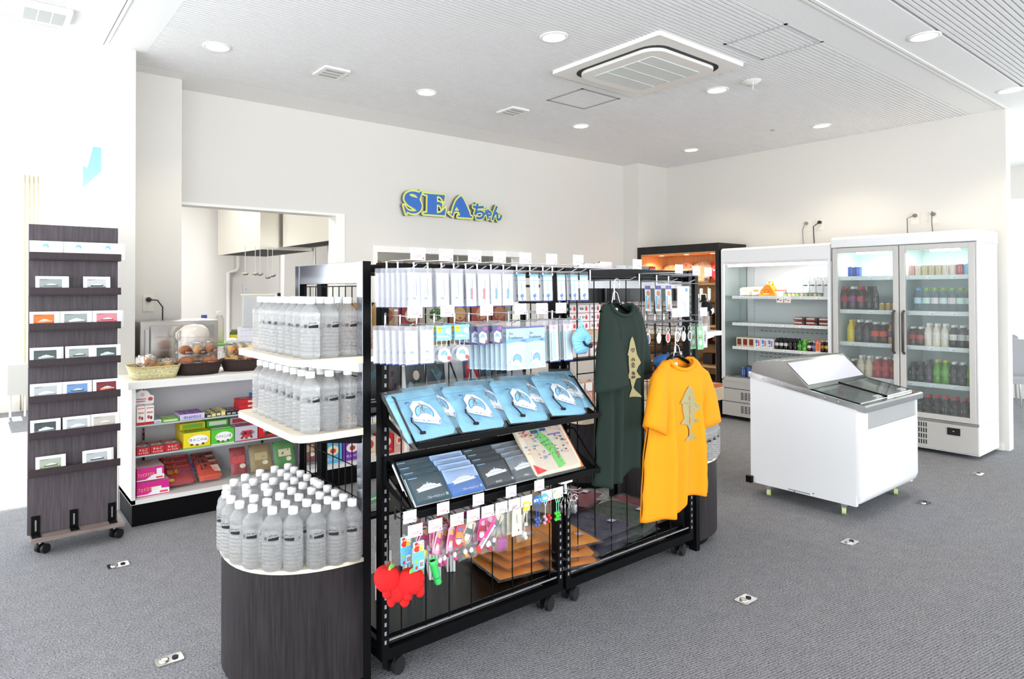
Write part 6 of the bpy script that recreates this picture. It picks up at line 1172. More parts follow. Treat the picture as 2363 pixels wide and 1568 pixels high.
# ---------------------------------------------------------------- drinks
DR = {}
def drink(kind, h, r, liquid, cap, label, l2=None, neck=True, clear=False):
    """a drink container by kind: bottle with neck, or can"""
    k = (kind, h, r, liquid, cap, label)
    if k in DR: return copy_tree(DR[k])
    t = thing({'b': 'drink_bottle', 'c': 'drink_can', 'k': 'drink_carton', 'm': 'milk_carton'}[kind], 'x', {'b': 'bottle', 'c': 'can', 'k': 'carton', 'm': 'carton'}[kind])
    lm = None if kind in 'km' or not liquid else film('liquid_'+liquid, hx(liquid), .8, .08) if clear else mat('liquid_'+liquid, liquid, .12, spec=.6)
    if kind == 'b':
        b = MB(); b.lathe([(.0001,0),(r*.9,0),(r,.008),(r,h*.28),(r*.93,h*.31),(r,h*.34),(r,h*.60),(r*.92,h*.68),(r*.62,h*.80),(r*.42,h*.86),(r*.42,h*.9)], lm, 14, cap=False); b.build('bottle_body', t)
        b = MB(); b.lathe([(r*.47,h*.885),(r*.48,h*.99),(.0001,h)], C(cap, .35), 12, cap=False); b.build('bottle_cap', t)
        b = MB(); b.lathe([(r*1.015,h*.33),(r*1.015,h*.58)], C(label), 14, cap=False)
        if l2:
            for a0 in (-1.7, .4, 2.5): b.add([(r*1.03*cos(a), r*1.03*sin(a), z) for a, z in ((a0,h*.38),(a0+.7,h*.38),(a0+.7,h*.53),(a0,h*.53))], [(0,1,2,3)], C(l2))
        b.build('label', t)
    elif kind == 'c':
        b = MB(); b.lathe([(r*.8,0),(r,.006),(r,h-.008)], C(label, .3), 14); b.build('can_body', t); b = MB(); b.lathe([(r,h-.008),(r*.86,h),(r*.84,h-.003),(.0001,h-.003)], CHROME, 14, cap=False); b.build('can_rim', t)
        b = MB()
        for a0 in (-2.9, -.8, 1.3): b.add([(r*1.012*cos(a), r*1.012*sin(a), z) for a, z in ((a0,h*.25),(a0+.9,h*.25),(a0+.9,h*.75),(a0,h*.75))], [(0,1,2,3)], C(l2 or 'F0F0F0'))
        b.build('label', t)
    else:
        b = MB(); b.box(-r, r, -r, r, 0, h, C(label)); b.build('carton_body', t, bevel=.001); b = MB(); b.draw((-r-.0006, r, 0), (0,-1,0), (0,0,1), [('r', r*.3, r*1.7, h*.2, h*.85, C(l2)), ('r', r*.3, r*1.7, h*.08, h*.15, C('9A5A40'))] if kind == 'k' else [('r', r*.4, r*1.1, h*.45, h*.85, C('5A84C8')), ('r', r*1.3, r*1.7, h*.2, h*.8, C('D85A6A')), ('p', [(r*.5,h*.15),(r*1.1,h*.2),(r*.8,h*.38)], C('3A64B0'))]); b.build('printed_front', t)
    DR[k] = t; return t
used = set()
def row(where, z, items, y0, dy, x0, depth=2, dx=.07, last=None):
    """items left to right in the picture (falling Y); each (kind, h, r, liquid, cap, label, l2, words)"""
    for i, it in enumerate(items):
        if it is None: continue
        for d in range(depth):
            o = drink(*it[:7], clear=len(it) > 8)
            o.location = (x0+d*dx, y0-i*dy, z); q_ = min(1, dy*.97/(2*it[2])); o.scale = (q_, q_, 1); o.rotation_euler = (0, 0, 0 if it[0] in 'km' else random.uniform(-.3, .3))
            o['label'] = '%s, %s %s' % (it[7], ORD[i] if i < 14 else 'far right', where) if d == 0 else '%s behind the front row' % it[7]
            if d: o['group'] = it[7]+' behind, '+where
XF = 6.67
# ---------------------------------------------------------------- tall two-door drinks cooler
t = thing('drinks_cooler', 'tall white two-door drinks cooler at the right', 'drinks cooler', (0,0,0)); Y0, Y1 = 1.735, 2.868; XB = 7.24
b = MB(); b.box(XF+.036, XB, Y0, Y0+.035, .276, 1.824, ENAMEL); b.box(XF+.036, XB, Y1-.03, Y1, .276, 1.824, ENAMEL); b.box(XB-.03, XB-.001, Y0+.035, Y1-.03, .276, 1.824, ENAMEL); b.box(XF+.04, XB-.03, Y0+.035, Y1-.03, .276, .285, ENAMEL); b.box(XF+.04, XB-.03, Y0+.035, Y1-.03, 1.801, 1.824, ENAMEL); b.build('cabinet_shell', t, bevel=.004)
b = MB(); b.prism([(XF-.01,1.825),(XF-.01,1.90),(XF+.012,1.925),(XB,1.925),(XB,1.825)], Y0-.005, Y1, ENAMEL, 'y'); b.build('header', t, bevel=.006)
b = MB(); b.box(XF+.005, XF+.03, Y0+.001, Y1-.001, .045, .274, APPL); b.box(XF+.03, XB, Y0, Y1, .03, .274, ENAMEL); b.build('base_panel', t, bevel=.004)
b = MB()
for i in range(15):
    for j in range(4): b.box(XF+.003, XF+.006, 2.10+i*.018, 2.108+i*.018, .075+j*.05, .112+j*.05, INK)
b.build('air_grille', t)
b = MB(); b.box(XF-.002, XF+.006, 1.86, 1.95, .185, .245, INK); b.box(XF-.003, XF-.002, 1.90, 1.91, .215, .222, mat('red_led', (1, .05, .03), emit=2)); b.build('thermostat_display', t)
b = MB(); b.box(XF+.01, XF+.033, Y0+.002, Y1, .276, .296, STEEL); b.box(XF+.012, XF+.034, Y0, Y0+.010, .30, 1.822, LGREY); b.build('door_sill', t)
INT = mat('cooler_interior', 'DDE6E4', .5); 
b = MB(); b.box(XF+.06, XB-.032, Y0+.036, Y0+.040, .285, 1.80, INT); b.box(XF+.06, XB-.032, Y1-.034, Y1-.031, .285, 1.80, INT); b.box(XB-.036, XB-.031, Y0+.036, Y1-.031, .285, 1.80, INT); b.box(XF+.05, XB-.032, Y0+.036, Y1-.031, 1.79, 1.80, INT); b.build('inner_lining', t)
FR = mat('door_frame_grey', 'D2CFCB', .35)
for ya, yb, hy in ((Y0+.012, 2.296, 2.262), (2.304, Y1-.005, 2.338)):
    b = MB(); z0, z1, w = .30, 1.818, .045
    b.box(XF, XF+.035, ya, ya+w, z0, z1, FR); b.box(XF, XF+.035, yb-w, yb, z0, z1, FR); b.box(XF, XF+.035, ya+w, yb-w, z0, z0+w, FR); b.box(XF, XF+.035, ya+w, yb-w, z1-w, z1, FR); d = b.build('door', t, bevel=.003)
    b = MB(); b.box(XF+.012, XF+.018, ya+w, yb-w, z0+w, z1-w, FGLASS); b.build('door_glass', d)
    b = MB(); hm = mat('handle_brown_grey', '4C4644', .4); b.tube([(XF-.005, hy, .85), (XF-.035, hy, .87), (XF-.035, hy, 1.21), (XF-.005, hy, 1.23)], .011, hm, 8); b.build('handle', d)
b = MB(); b.box(XF+.12, XF+.2, 1.9, 2.1, 1.76, 1.785, mat('cooler_lamp', (.9, 1, .95), emit=5)); b.box(XF+.12, XF+.2, 2.45, 2.7, 1.76, 1.785, MATS['cooler_lamp']); b.build('interior_lamp', t)
light('cooler_lamp_light', 'AREA', (XF+.16, 2.3, 1.75), 5, (.9, 1, .97), .9, (0.2,0,-1), .08).rotation_euler = (0, 0, pi/2)
RAIL = mat('shelf_price_rail', 'E6EAE8', .4); TAGM = mat('price_label', 'F6F8FC', .5)
def cshelf(z, y0=Y0+.045, y1=Y1-.04, x0=XF+.07, x1=XB-.04, deep=.034):
    b = MB(); b.box(x0, x1, y0, y1, z-.012, z-.001, INT); b.box(x0-.006, x0, y0, y1, z-deep, z+.004, RAIL)
    o = b.build('shelf', t); n = int((y1-y0)/.16)
    for i in range(n): q = MB(); yy = y1-.09-i*.16-random.uniform(0, .03); q.box(x0-.0075, x0-.006, yy-.022, yy+.022, z-deep+.005, z-.003, TAGM); q.box(x0-.0078, x0-.0075, yy-.016, yy+.004, z-deep+.012, z-deep+.016, BLUEINK); q.build('price_label', o)
ZS = [1.545, 1.228, .92, .598, .29]
for z in ZS[:4]: cshelf(z)
b = MB(); b.box(XF+.04, XB-.04, 2.288, 2.312, .29, 1.8, INT); b.build('mullion', t)
XS = XF+.11
B_ = 'b'; K = 'c'
blue = (K,.10,.03,'2040A0','FFFFFF','3A5CC0','C8D8F0','blue drink can'); cola = (B_,.225,.033,'2A0E0A','D8202C','B01E28','F0E0E0','cola bottle with red cap'); grape = (B_,.225,.033,'3A1030','F4F4F4','8A2A78','E0A0C8','purple grape soda bottle'); blk = (B_,.225,.033,'120A08','1A1A1C','1C1A1C','D8C070','black cola bottle with gold emblem')
short = (K,.075,.028,'2A2420','FFFFFF','C8A860','3A2A20','short gold and black can'); lem = (B_,.215,.033,'E0C020','F0D020','E8D820','E04038','yellow lemon soda bottle'); coff = (B_,.215,.033,'3A3034','F4F4F4','4A4048','8A8490','grey-brown tea bottle'); oran = (B_,.20,.033,'3A1A12','F4F4F4','E0482A','F0B090','dark bottle with orange label'); faz = (B_,.20,.033,'C89040','2A3A9A','3A50A8','F0A030','blue-capped orange soda bottle')
milk = (B_,.20,.033,'D8C8B0','F4F4F4','E8DCC8','C88060','beige milk tea bottle'); redb = (B_,.20,.035,'A8202A','F4F4F4','C02830','E8A0A0','red apple drink bottle'); brn = (B_,.16,.03,'5A2A18','F0E8E0','8A4A2A','E0C8A0','small brown bottle')
gold = (K,.10,.029,'C8A860','F','D8C8A0','8A5A30','gold coffee can'); cream_ = (K,.10,.029,'E8DCC8','F','ECE0D0','B04038','cream coffee can'); redc = (K,.10,.029,'C04048','F','C8545C','F0E8E0','red drink can'); skyc = (K,.10,.029,'6AB0E0','F','8ABCE4','F0F4F8','sky-blue drink can'); pinkc = (K,.10,.029,'D86A70','F','E4A8A4','F8F0EC','pink drink can')
wat = (B_,.21,.032,'E0EAEE','9CC840','D8F0E8','F4F8F6','water bottle with green cap', 1); wat2 = (B_,.21,.032,'DCE8F0','8AC0E8','C8E4F4','F4F8F8','water bottle with blue cap', 1); watp = (B_,.21,.032,'E6ECEE','9CC840','F4E8EC','E06070','peach water bottle with green cap', 1)
cof = (B_,.195,.031,'2A1A14','F4F4F4','F0ECE4','6A4030','coffee bottle with white label'); cofd = (B_,.195,.031,'241814','F4F4F4','D8D4D8','3A3A4A','dark coffee bottle'); fl = (B_,.205,.033,'E8DCC8','F4F4F4','EFE8E0','C84A3A','milk coffee bottle with flower label'); rc = (B_,.17,.03,'4A1814','F4F4F4','B83A30','E8C0A8','small red-labelled bottle')
tea = (B_,.21,.032,'5A9A28','D8C860','6AB040','D8E8A0','green tea bottle'); dk = (B_,.20,.031,'2A2426','F4F4F4','3A3438','C8C0C0','black oolong tea bottle'); dkg = (B_,.175,.032,'1C1A1C','2A2A2C','262428','4AB080','dark bottle with green base label'); dkp = (B_,.20,.032,'4A3A50','4A4048','5A4A60','6A5A70','purple-black bottle')
redcap = (B_,.20,.03,'140A0A','D8242C','1C1214','C8C0C0','slim black cola bottle with red cap')
LY, RY = 2.80, 2.235
row('on the cooler top left shelf', ZS[0], [None, blue, blue], LY, .062, XS, 1)
row('on the second cooler shelf, left door', ZS[1], [cola, grape, cola, blk], LY, .072, XS, 2); row('on the second cooler shelf', ZS[1], [blk, short, short, short, short], 2.535, .052, XS+.02, 1)
row('on the third cooler shelf, left door', ZS[2], [None, lem, coff, coff, oran, oran, faz], 2.815, .070, XS, 2)
row('on the fourth cooler shelf, left door', ZS[3], [brn, brn, milk, milk, redb, redb, redb], LY, .070, XS, 2)
row('on the cooler top right shelf', ZS[0], [pinkc, cream_, gold, gold, gold, cream_, cream_, redc, skyc], RY, .051, XS, 2)
row('on the second cooler shelf, right door', ZS[1], [None, wat2, wat, watp, wat, watp, wat, wat], RY+.015, .0625, XS, 2)
row('on the third cooler shelf, right door', ZS[2], [rc, rc, fl, fl, fl, cof, cofd, cof], RY, .061, XS, 2)
row('on the fourth cooler shelf, right door', ZS[3], [dkg, dkg, dkp, tea, tea, dk, dk, tea], RY, .061, XS, 2)
row('on the cooler floor, right door', ZS[4], [None, redcap, redcap, redcap, redcap, redcap, redcap], 2.255, .066, XS, 2)
# ---------------------------------------------------------------- open chilled display case
t = thing('open_chiller', 'white open-fronted chilled display case left of the tall cooler', 'chilled display case', (0,0,0)); Y0, Y1 = 2.882, 4.03
b = MB(); b.box(XF+.032, XB, Y0+.001, Y0+.02, .04, 1.699, ENAMEL); b.box(XB-.04, XB-.001, Y0+.02, Y1-.001, .04, 1.699, ENAMEL); b.box(XF+.032, XB-.04, Y1-.02, Y1-.001, .04, .418, ENAMEL); b.build('cabinet_shell', t)
b = MB(); b.prism([(XF+.02,1.70),(XF-.0,1.725),(XF-.0,1.86),(XF+.03,1.88),(XB,1.88),(XB,1.70)], Y0, Y1, ENAMEL, 'y'); b.build('header', t, bevel=.005)
b = MB(); b.box(XF+.05, XF+.09, Y0+.05, Y1-.05, 1.675, 1.695, mat('chiller_tube', (1, 1, 1), emit=6)); b.build('interior_lamp', t)
light('chiller_lamp_light', 'AREA', (XF+.09, 3.45, 1.66), 11, (.97, 1, 1), 1.0, (0,0,-1), .06).rotation_euler = (0, .5, pi/2)
b = MB(); b.box(XF, XF+.022, Y1-.03, Y1, .44, 1.72, ENAMEL); b.box(XF, XF+.022, Y0, Y0+.028, .44, 1.72, ENAMEL); b.build('corner_post', t)
SG = mat('tinted_side_glass', 'B9C6C4', .08, .55); b = MB(); b.box(XF+.022, XB-.04, Y1-.008, Y1-.002, .44, 1.70, SG); b.build('side_mirror', t)
bk = mat('chiller_back', 'E3E8E9', .45); b = MB(); b.box(XB-.05, XB-.04, Y0+.02, Y1-.012, .44, 1.70, bk)
for z in (1.0, .95, .70, .66, .55, .51):
    for y in range(18): b.box(XB-.0515, XB-.05, 2.98+y*.05, 3.01+y*.05, z+.004*(y % 2), z+.008+.004*(y % 2), MGREY)
b.build('back_panel', t)
for y in (Y1-.10, Y0+.08):
    b = MB(); b.box(XB-.058, XB-.05, y-.012, y+.012, .46, 1.68, RAIL)
    for k in range(40): b.box(XB-.0595, XB-.058, y-.003, y+.003, .48+k*.03, .495+k*.03, MGREY)
    b.build('slotted_standard', t)
for z in (1.352, 1.06, .80): cshelf(z, Y0+.03, Y1-.10, XF+.055, XB-.06, .028)
b = MB(); b.prism([(XF,.44),(XF,.46),(XF+.08,.47),(XF+.1,.455),(XB-.05,.455),(XB-.05,.43),(XF,.42)], Y0+.02, Y1-.02, APPL, 'y')
for k in range(30): b.box(XF+.02, XF+.07, Y0+.05+k*.035, Y0+.068+k*.035, .466, .4715, MGREY)
b.build('bottom_deck', t)
b = MB(); b.box(XF+.005, XF+.03, Y0, Y1, .345, .43, APPL); b.box(XF+.005, XF+.03, Y0, Y1, .20, .338, APPL); b.box(XF+.005, XF+.03, Y0, Y1, .045, .193, APPL)
b.build('base_panel', t, bevel=.003); b = MB()
for zz in (.09, .235):
    for i in range(7):
        for j in range(5): b.box(XF+.003, XF+.006, 3.78-i*.042, 3.81-i*.042, zz+j*.016, zz+.008+j*.016, INK)
b.build('air_grille', t)
for i, y in enumerate((3.40, 3.32)):
    b = MB(); b.box(XF+.045, XF+.048, y-.033, y+.033, 1.285, 1.345, PAPER); b.draw((XF+.0445, y+.03, 1.285), (0,-1,0), (0,0,1), [('r', 0, .06, .0, .003, C('E8A080')), ('e', .012, .035, .008, .009, [INK, C('5AA85A')][i]), ('r', .028, .052, .02, .03, C('E85A50')), ('r', .028, .052, .04, .043, GREYINK)]); o = b.build('price_card', t)
# goods in the open case
for i, (y, w) in enumerate(((3.80, .17), (3.67, .17))):
    r = soft_pack('bread_bag', ['white and orange bread bag, leftmost in the open case', 'white and orange bread bag second from the left'][i], 'bread', (XF+.16, y, 1.354), .19, .10, .09, 'F2E8E2', [], rz=-1.3, tilt=0, clear=True)
    b = MB(); b.draw((0,-.052,.05), (1,0,0), (0,0,1), [('e', -.03, .01, .03, .014, C('F08030')), ('e', .04, -.01, .03, .014, C('F08030'))]); b.build('printed_swirl', r)
t = thing('gift_carrier', 'bright orange carrier-shaped paper box with a ring handle', 'carton', (XF+.13, 3.55, 1.354)); ORG = mat('carrier_orange', 'F58A1E', .5)
b = MB(); b.prism([(.09,0),(.07,.07),(.01,.125),(-.025,.12),(-.06,.06),(-.09,0)], -.05, .05, ORG, 'x'); b.build('folded_box', t); b = MB(); b.tube([(0, -.01+.024*cos(a), .14+.024*sin(a)) for a in [2*pi*k/14 for k in range(14)]], .008, ORG, 6, closed=True); b.build('ring_handle', t); b = MB(); b.draw((-.051,.07,0),(0,-1,0),(0,0,1),[('e',.06,.05,.03,.022,C('B04A20')),('e',.06,.05,.026,.018,ORG),('r',.03,.09,.02,.03,C('F8D8A8'))]); b.build('printed_panel', t)
t = thing('bread_bag', 'small red and white packet right of the orange carrier box', 'packet', (XF+.16, 3.45, 1.354)); b = MB(); b.box(-.04,.04,-.05,.05,0,.055,C('F2E0D8')); b.box(-.04,.04,-.05,.05,.055,.065,C('E8502E')); b.build('carton_body', t)
for i in range(9):
    for j in range(2):
        t = thing('yogurt_cup', 'small green and brown cup in the low row of the top open shelf', 'cup', (XF+.12+.05*j, 3.375-.042*i, 1.354), 0, 'small cups on the open case top shelf'); b = MB(); b.lathe([(.014,0),(.018,.03),(.0001,.03)], C(['9CC870','E8C8A0','C8D8A0'][i % 3]), 12); b.build('cup_body', t); b = MB(); b.lathe([(.019,.03),(.019,.035),(.0001,.036)], C('4A3A30'), 12, cap=False); b.build('lid', t)
for i in range(4):
    for j in range(2): put_bottle('clear water bottle standing on the open case top shelf at the right', XF+.13+.08*j, 3.175-.068*i, 1.354, -1.3, 'water bottles in the open case')
for i in range(3):
    for k in range(2):
        t = thing('noodle_pack', '%s red and cream noodle tray, %s layer' % (['left', 'middle', 'right'][i], ['lower', 'upper'][k]), 'packet', (XF+.15, 3.225-.125*i, 1.062+.042*k)); b = MB(); b.box(-.07,.07,-.05,.05,0,.034,C('6A3A30')); b.build('tray_body', t, bevel=.006); b = MB(); b.pillow(.17,.125,.04,BAG,O=(0,0,.02),U=(1,0,0),V=(0,1,0),p=6); b.build('clear_wrap', t); b = MB(); b.box(-.072,-.07,-.03,.05,.004,.016,C('A83A30')); b.box(-.072,-.07,-.03,.05,.017,.032,C('F0E8E0')); b.box(-.05,.05,-.048,.048,.034,.0345,C('E8DCC8')); b.build('label', t)
xl = ('k',.10,.033,'','','EFE2C8','7A3020','brown XL coffee milk carton'); mk = ('m',.10,.033,'','','F0F2F6','5A84C8','white and blue milk carton')
kb = (B_,.115,.021,'1A1414','1A1A1C','D8DCDC','3A5A3A','small black bottle with white label'); kb2 = (B_,.115,.021,'1A1414','1A1A1C','2A2A2E','8A8A90','small all-black bottle'); gb = (B_,.10,.022,'3A8A2A','2A9A4A','5AB040','E8E0C0','small green bottle'); gb2 = (B_,.115,.022,'6AC040','7ADA40','4AA03A','F0A050','small bright green bottle'); rb = (B_,.10,.020,'3A1A14','F0C8B0','F0E8E4','D8484A','small bottle with pink cap'); pb_ = (B_,.10,.020,'4A4A60','F0F0F4','8A84C0','F0F0F4','small lilac-labelled bottle')
ob = (B_,.115,.021,'2A1410','E8D8C0','C86A30','E8E0D8','small brown tonic bottle with gold cap'); yb = (B_,.115,.022,'2A1A10','E8D8B0','E8C830','3A60B0','small tonic bottle with yellow label'); bb = (B_,.11,.020,'1E1A20','F0F0F4','3A4A90','F0F0F4','small tonic bottle with blue label')
row('on the third open case shelf', .802, [xl, xl, xl], 3.86, .068, XF+.10, 3, .068); row('on the open case third shelf', .802, [mk, mk, mk], 3.656, .070, XF+.10, 3, .068)
row('in the open case', .802, [kb, kb, kb, kb2, kb2, gb, gb2, rb, pb_], 3.455, .047, XF+.09, 3, .05)
t = thing('tonic_box', 'red and orange lettered box among the tonic bottles', 'box', (XF+.09, 3.035, .802)); b = MB(); b.box(-.02,.08,-.022,.022,0,.115,C('F0D8C8')); b.draw((-.0206,.022,0),(0,-1,0),(0,0,1),[('r',0,.044,.09,.115,C('E03A30')),('r',.004,.04,.01,.085,C('F07A40')),('t','55',.01,.093,.016,PAPER)]); b.build('carton_body', t)
row('at the right of the open case', .802, [ob, yb, bb], 2.995, .040, XF+.085, 3, .048)
canb = (K,.122,.028,'','','4A6AA8','E8ECE0','blue and silver beer can')
row('on the open case bottom deck', .458, [canb]*6, 3.85, .066, XF+.13, 3, .06)
# ---------------------------------------------------------------- lit wooden souvenir cabinet
t = thing('souvenir_cabinet', 'dark wooden cabinet with warm lit shelves of craft souvenirs', 'cabinet', (0,0,0)); Y0, Y1 = 4.055, 5.165; CW = mat('cabinet_interior_wood', 'D8A672', .45, vary=(.15, 6, (12, 12, .8)))
b = MB(); b.box(XF, XB, Y0, Y0+.045, 0, 1.95, DWOOD); b.box(XF, XB, Y1-.04, Y1, 0, 1.95, DWOOD); b.box(XF, XB, Y0+.045, Y1-.04, 1.86, 1.95, DWOOD); b.box(XF, XB, Y0+.045, Y1-.04, 0, .40, DWOOD); b.build('frame', t, bevel=.002)
b = MB(); b.box(XB-.04, XB-.01, Y0+.046, Y1-.041, .4, 1.859, CW); b.box(XF+.02, XB-.04, Y0+.046, Y0+.06, .4, 1.859, CW); b.box(XF+.02, XB-.04, Y1-.055, Y1-.041, .4, 1.859, CW); b.box(XF+.021, XB-.041, Y0+.061, Y1-.056, 1.845, 1.859, CW); b.build('lining', t)
for z in (1.50, 1.02, .56): b = MB(); b.box(XF+.04, XB-.04, Y0+.06, Y1-.055, z-.022, z, CW); b.build('shelf', t)
for z in (1.27, .80): b = MB(); b.box(XF+.14, XB-.04, Y0+.06, Y1-.055, z-.012, z, DWOOD2); b.build('shelf', t)
SP = mat('cabinet_spot', (1, .8, .5), emit=8)
for i, y in enumerate((4.25, 4.6, 4.95)):
    b = MB(); b.lathe([(.03,-.002),(.0001,-.003)], SP, 14, (XF+.2, y, 1.845), cap=False); b.build('spot_lamp', t)
    l = light('cabinet_lamp_light', 'SPOT', (XF+.2, y, 1.83), 7, (1, .72, .42), .03, (0,0,-1)); l.data.spot_size = 2.4
def plate(lab, y, z, r, c1, c2):
    t = thing('glass_plate', lab, 'plate', (XB-.14, y, z)); t.rotation_euler = (0, -1.35, 0); b = MB(); b.lathe([(.0001,.0),(r*.5,.003),(r*.8,.014),(r,.022),(r,.026),(r*.78,.018),(.0001,.005)], mat('craft_'+c1, c1, .15), 28, (0,0,-.0), cap=False); b.M = Matrix.Identity(4); o = b.build('plate_body', t); o.location = (0,0,0)
    b = MB(); b.lathe([(r*.45,.012),(r*.5,.014)], C(c2), 24, cap=False)
    for k in range(8): a = k*pi/4; b.ball((r*.72*cos(a), r*.72*sin(a), .02), r*.09, C(c2), 8, (1,1,.3))
    b.build('floral_pattern', t); t.location.z += r
for i, a in enumerate(((4.98,1.502,.12,'C89A78','E8D8C8','tan glass plate at the left of the lit cabinet'),(4.76,1.502,.13,'D8B0A0','C8485A','pale glass plate with red flowers in the lit cabinet'),(4.53,1.502,.14,'A89A88','D0C8C0','grey patterned glass plate in the lit cabinet'),(4.26,1.502,.15,'C83A58','F0E4E0','deep pink glass plate with a white centre in the lit cabinet'))): plate(a[5], a[0], a[1], a[2], a[3], a[4])
for i in range(5): 
    t = thing('craft_cup', 'small craft cup on the first cabinet shelf, %s' % ORD[i], 'cup', (XF+.1, 4.95-.17*i, 1.502)); b = MB(); b.lathe([(.022,0),(.028,.06),(.025,.06),(.02,.005)], mat('craftcup_%d' % i, ['8FB86A','E8C070','F0E0D0','D89A60','8A8A98'][i], .3), 14); b.build('cup_body', t); b = MB(); b.lathe([(.0265,.03),(.0275,.036)], C('8A4A3A'), 14, cap=False); b.build('band', t)
for i, (y, z, c, l) in enumerate(((4.45,1.022,'E8A8C8','pink wrapped craft parcel in the lit cabinet'),(4.30,1.022,'5A4030','dark wooden craft figure in the lit cabinet'),(4.7,1.022,'B8783A','amber craft box in the lit cabinet'),(4.9,1.022,'8A5A3A','brown craft box in the lit cabinet'),(4.35,.802,'6A2A24','dark red lacquer box in the lit cabinet'),(4.6,.802,'A87848','tan lacquer box in the lit cabinet'),(4.3,.562,'2A2224','black lacquer box on the lowest cabinet shelf'),(4.6,.562,'C8A078','tan craft box on the lowest cabinet shelf'),(4.9,.562,'8A3A30','red-brown craft box on the lowest cabinet shelf'))):
    t = thing('craft_box', l, 'box', (XF+.2, y, z)); b = MB(); b.prism(rrect(-.05,.05,-.06,.06,.012,3), 0, .10, mat('lacquer_'+c, c, .3)); b.build('box_body', t, bevel=.003); b = MB(); b.prism(rrect(-.052,.052,-.062,.062,.012,3), .10, .125, mat('lacquer_'+c, c, .3)); b.build('lid', t, bevel=.003)
t = thing('small_bamboo_basket', 'small basket of yellow sweets in the lit cabinet', 'basket', (XF+.12, 4.42, 1.272)); b = MB(); b.lathe([(.04,0),(.055,.04),(.05,.04),(.035,.004)], WK1, 18); b.build('basket_wall', t); b = MB(); b.tube([(0,.052*cos(a),.035+.06*sin(a)) for a in [pi*k/10 for k in range(11)]], .003, WK1, 6); b.build('handle', t)
for k in range(6): b = MB(); b.ball((XF+.12+.025*cos(k*1.05), 4.42+.025*sin(k*1.05), 1.272+.045), .012, C('E8C030'), 8); tag(b.build('wrapped_sweet'), 'yellow sweet in the small cabinet basket', 'sweet', 'yellow sweets in the small basket')
# ---------------------------------------------------------------- ice cream freezer
t = thing('ice_cream_freezer', 'white sloping ice cream freezer with steel canopy and sliding glass lids', 'freezer', (0,0,0)); X0, X1, YF, YR = 4.36, 5.27, 1.70, 2.42
def zt(y): return .705+(y-YF)*(.845-.705)/(YR-YF)
prof = [(YF+.0,.16),(YF+.012,.115),(YF+.05,.085),(YR,.085),(YR,zt(YR)-.02),(YF,zt(YF)-.02)]
b = MB(); EN = ENAMEL; r = .045
b.box(X0, X0+.03, YF+r, YR, .085, .60, EN); b.box(X1-.03, X1, YF+r, YR, .085, .60, EN)
for xa, xb in ((X0, X0+.03), (X1-.03, X1)): b.prism([(YF+r,.60),(YR,.60),(YR,zt(YR)-.02),(YF+r,zt(YF+r)-.02)], xa, xb, EN, 'x')
b.box(X0+.03, X1-.03, YR-.03, YR-.001, .086, zt(YR)-.04, EN)
b.build('side_panels', t)
b = MB()
ol = [(X0, YF+r)]+[(X0+r-r*cos(a), YF+r-r*sin(a)) for a in [pi/2*k/6 for k in range(1, 7)]]+[(X1-r+r*sin(a), YF+r-r*cos(a)) for a in [pi/2*k/6 for k in range(0, 7)]]
n = len(ol); zs = [.10, .125, .16, .56]
ins = [.035, .012, 0, 0]
vs = []
for z, q in zip(zs, ins): vs += [(min(max(x, X0+q*.6), X1-q*.6), y+q, z) for x, y in ol]
b.add(vs, [(k*n+i, k*n+i+1, (k+1)*n+i+1, (k+1)*n+i) for k in range(len(zs)-1) for i in range(n-1)], EN, True)
def fseg(x0, x1, z0, z1): b.box(x0, x1, YF, YF+.02, z0, z1, EN)
b.add([(x, y, .56) for x, y in ol[:7]]+[(x, y, .69) for x, y in ol[:7]], [(i, i+1, 8+i, 7+i) for i in range(6)], EN, True)
b.add([(x, y, .56) for x, y in ol[7:]]+[(x, y, .69) for x, y in ol[7:]], [(i, i+1, len(ol)-7+i+1, len(ol)-7+i) for i in range(len(ol)-8)], EN, True)
fseg(X0+r, X0+r+.02, .56, .69); fseg(X1-r-.02, X1-r, .56, .69)
b.build('front_panel', t)
b = MB(); b.prism([(X0+.065,.558),(X1-.065,.558),(X1-.062,.685),(X0+.062,.685)], YF+.004, YF+.010, film('front_window', (.99,1,.99), .1, .05), 'y'); b.build('front_window', t)
b = MB(); b.box(X0+.03, X1-.03, YF+.05, YR-.03, .10, .12, INT); b.box(X0+.03, X0+.05, YF+.05, YR-.03, .10, .66, INT); b.box(X1-.05, X1-.03, YF+.05, YR-.03, .10, .66, INT); b.box(X0+.03, X1-.03, YF+.05, YF+.06, .10, .55, INT); b.box(X0+.03, X1-.03, YR-.05, YR-.03, .10, .78, INT); b.build('inner_tub', t)
b = MB()
for xa, xb in ((X0-.008, X0+.028), (X1-.028, X1+.008)): b.prism([(YF+.031,zt(YF+.03)-.028),(YR+.008,zt(YR)-.028),(YR+.008,zt(YR)+.004),(YF+.031,zt(YF+.03)+.004)], xa, xb, CHROME, 'x')
b.prism([(YF-.02,zt(YF)-.035),(YF+.03,zt(YF)-.028),(YF+.03,zt(YF)+.012),(YF-.01,zt(YF)+.008),(YF-.02,zt(YF)-.0)], X0-.010, X1+.010, CHROME, 'x'); b.build('chrome_rim', t, bevel=.004)
for y in (1.84, 1.92, 2.2, 2.32): b = MB(); b.ball((X0-.009, y, zt(y)-.012), .006, STEEL, 8); b.build('rim_bolt', t)
CAN = mat('canopy_steel', '8F8C88', .2, .9)
b = MB(); b.prism([(YR+.0,zt(YR)),(YR-.02,.91),(YR-.045,.925),(2.21,.945),(2.19,.942),(2.02,zt(2.02)+.01),(2.02,zt(2.02)),(YR,zt(YR))][:7], X0+.005, X1-.005, CAN, 'x'); b.build('canopy', t)
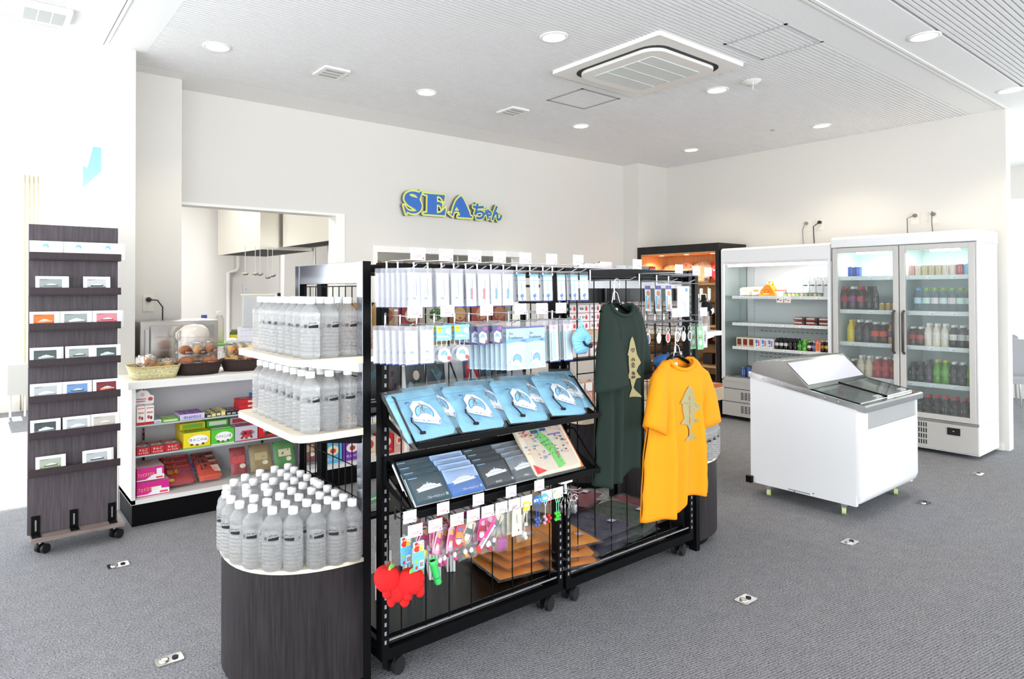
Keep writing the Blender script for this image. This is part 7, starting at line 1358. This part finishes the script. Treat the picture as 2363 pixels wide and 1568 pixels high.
b = MB(); d = Vector((0, 2.19-2.02, .942-zt(2.02)-.01)); nn = Vector((0, -d.z, d.y)).normalized()*.002; P = lambda k, x: Vector((x, 2.02, zt(2.02)+.01))+d*k+nn
b.quad(P(.12, X0+.03), P(.12, X1-.03), P(.92, X1-.03), P(.92, X0+.03), mat('canopy_light_panel', 'C9C7D2', .25)); b.build('canopy_front_panel', t)
for xa, xb in ((X0+.03, 4.84), (4.80, X1-.03)):
    ya, yb = YF+.03, 2.03; b = MB(); m_ = BLACK
    def slab(x0, x1, y0, y1, up, m): b.add([(x, y, zt(y)+u) for u in (up, up+.008) for x in (x0, x1) for y in (y0, y1)], [(0,1,3,2),(4,6,7,5),(0,4,5,1),(2,3,7,6),(0,2,6,4),(1,5,7,3)], m)
    up = .0 if xa < 4.5 else .009
    slab(xa, xa+.012, ya, yb, up, m_); slab(xb-.012, xb, ya, yb, up, m_); slab(xa, xb, ya, ya+.012, up, CHROME); slab(xa, xb, yb-.012, yb, up, m_); o = b.build('sliding_lid', t)
    b = MB(); slab(xa+.012, xb-.012, ya+.012, yb-.012, up+.001, FGLASS); b.build('lid_glass', o); b = MB(); cx = (xa+xb)/2+.1; slab(cx-.045, cx+.045, ya+.014, ya+.04, up+.009, mat('grip_grey', 'A8A8AA', .5)); b.build('finger_grip', o)
for x, y in ((4.41, 2.32), (4.42, 1.84), (5.13, 1.80), (5.2, 2.32)): caster(t, x, y, .4, h=.10, wr=.026, wm=LIME, fork=CHROME, twin=False)
b = MB(); b.box(4.60, 4.64, YR, YR+.02, .1, .14, BLACK); b.box(X0-.03, X0-.002, 2.40, 2.44, .085, .13, BLACK); b.build('rear_stop', t)
b = MB(); b.box(X0-.001, X0, 2.02, 2.16, .092, .10, GREYINK); b.ball((X0, 2.12, .09), .004, INK, 8); b.ball((X0, 2.0, .105), .004, INK, 8); b.build('side_label', t)
for i in range(3):
    for j in range(7):
        c = ['A83A48','5A3A30','C8A848','6A5A50','B84A58','8A6A40','3A3034'][(i*2+j) % 7]
        if j > 4 and i < 2: continue
        t2 = thing('ice_cream_pack', 'wrapped ice cream in the freezer tub', 'ice cream', (4.44+.115*j, 1.82+.09*i, .56), 0, 'wrapped ice creams in the freezer tub'); b = MB(); b.pillow(.10, .08, .035, C(c), U=(1,0,0), V=(0,1,0), p=5); b.build('wrapper', t2); b = MB(); b.box(-.03, .02, -.015, .015, .018, .0185, C('F0E0D0')); b.build('printed_label', t2)
b = MB(); b.box(X0+.06, X1-.06, 1.76, 2.05, .52, .535, INT); ob_ = b.build('tub_shelf', t)
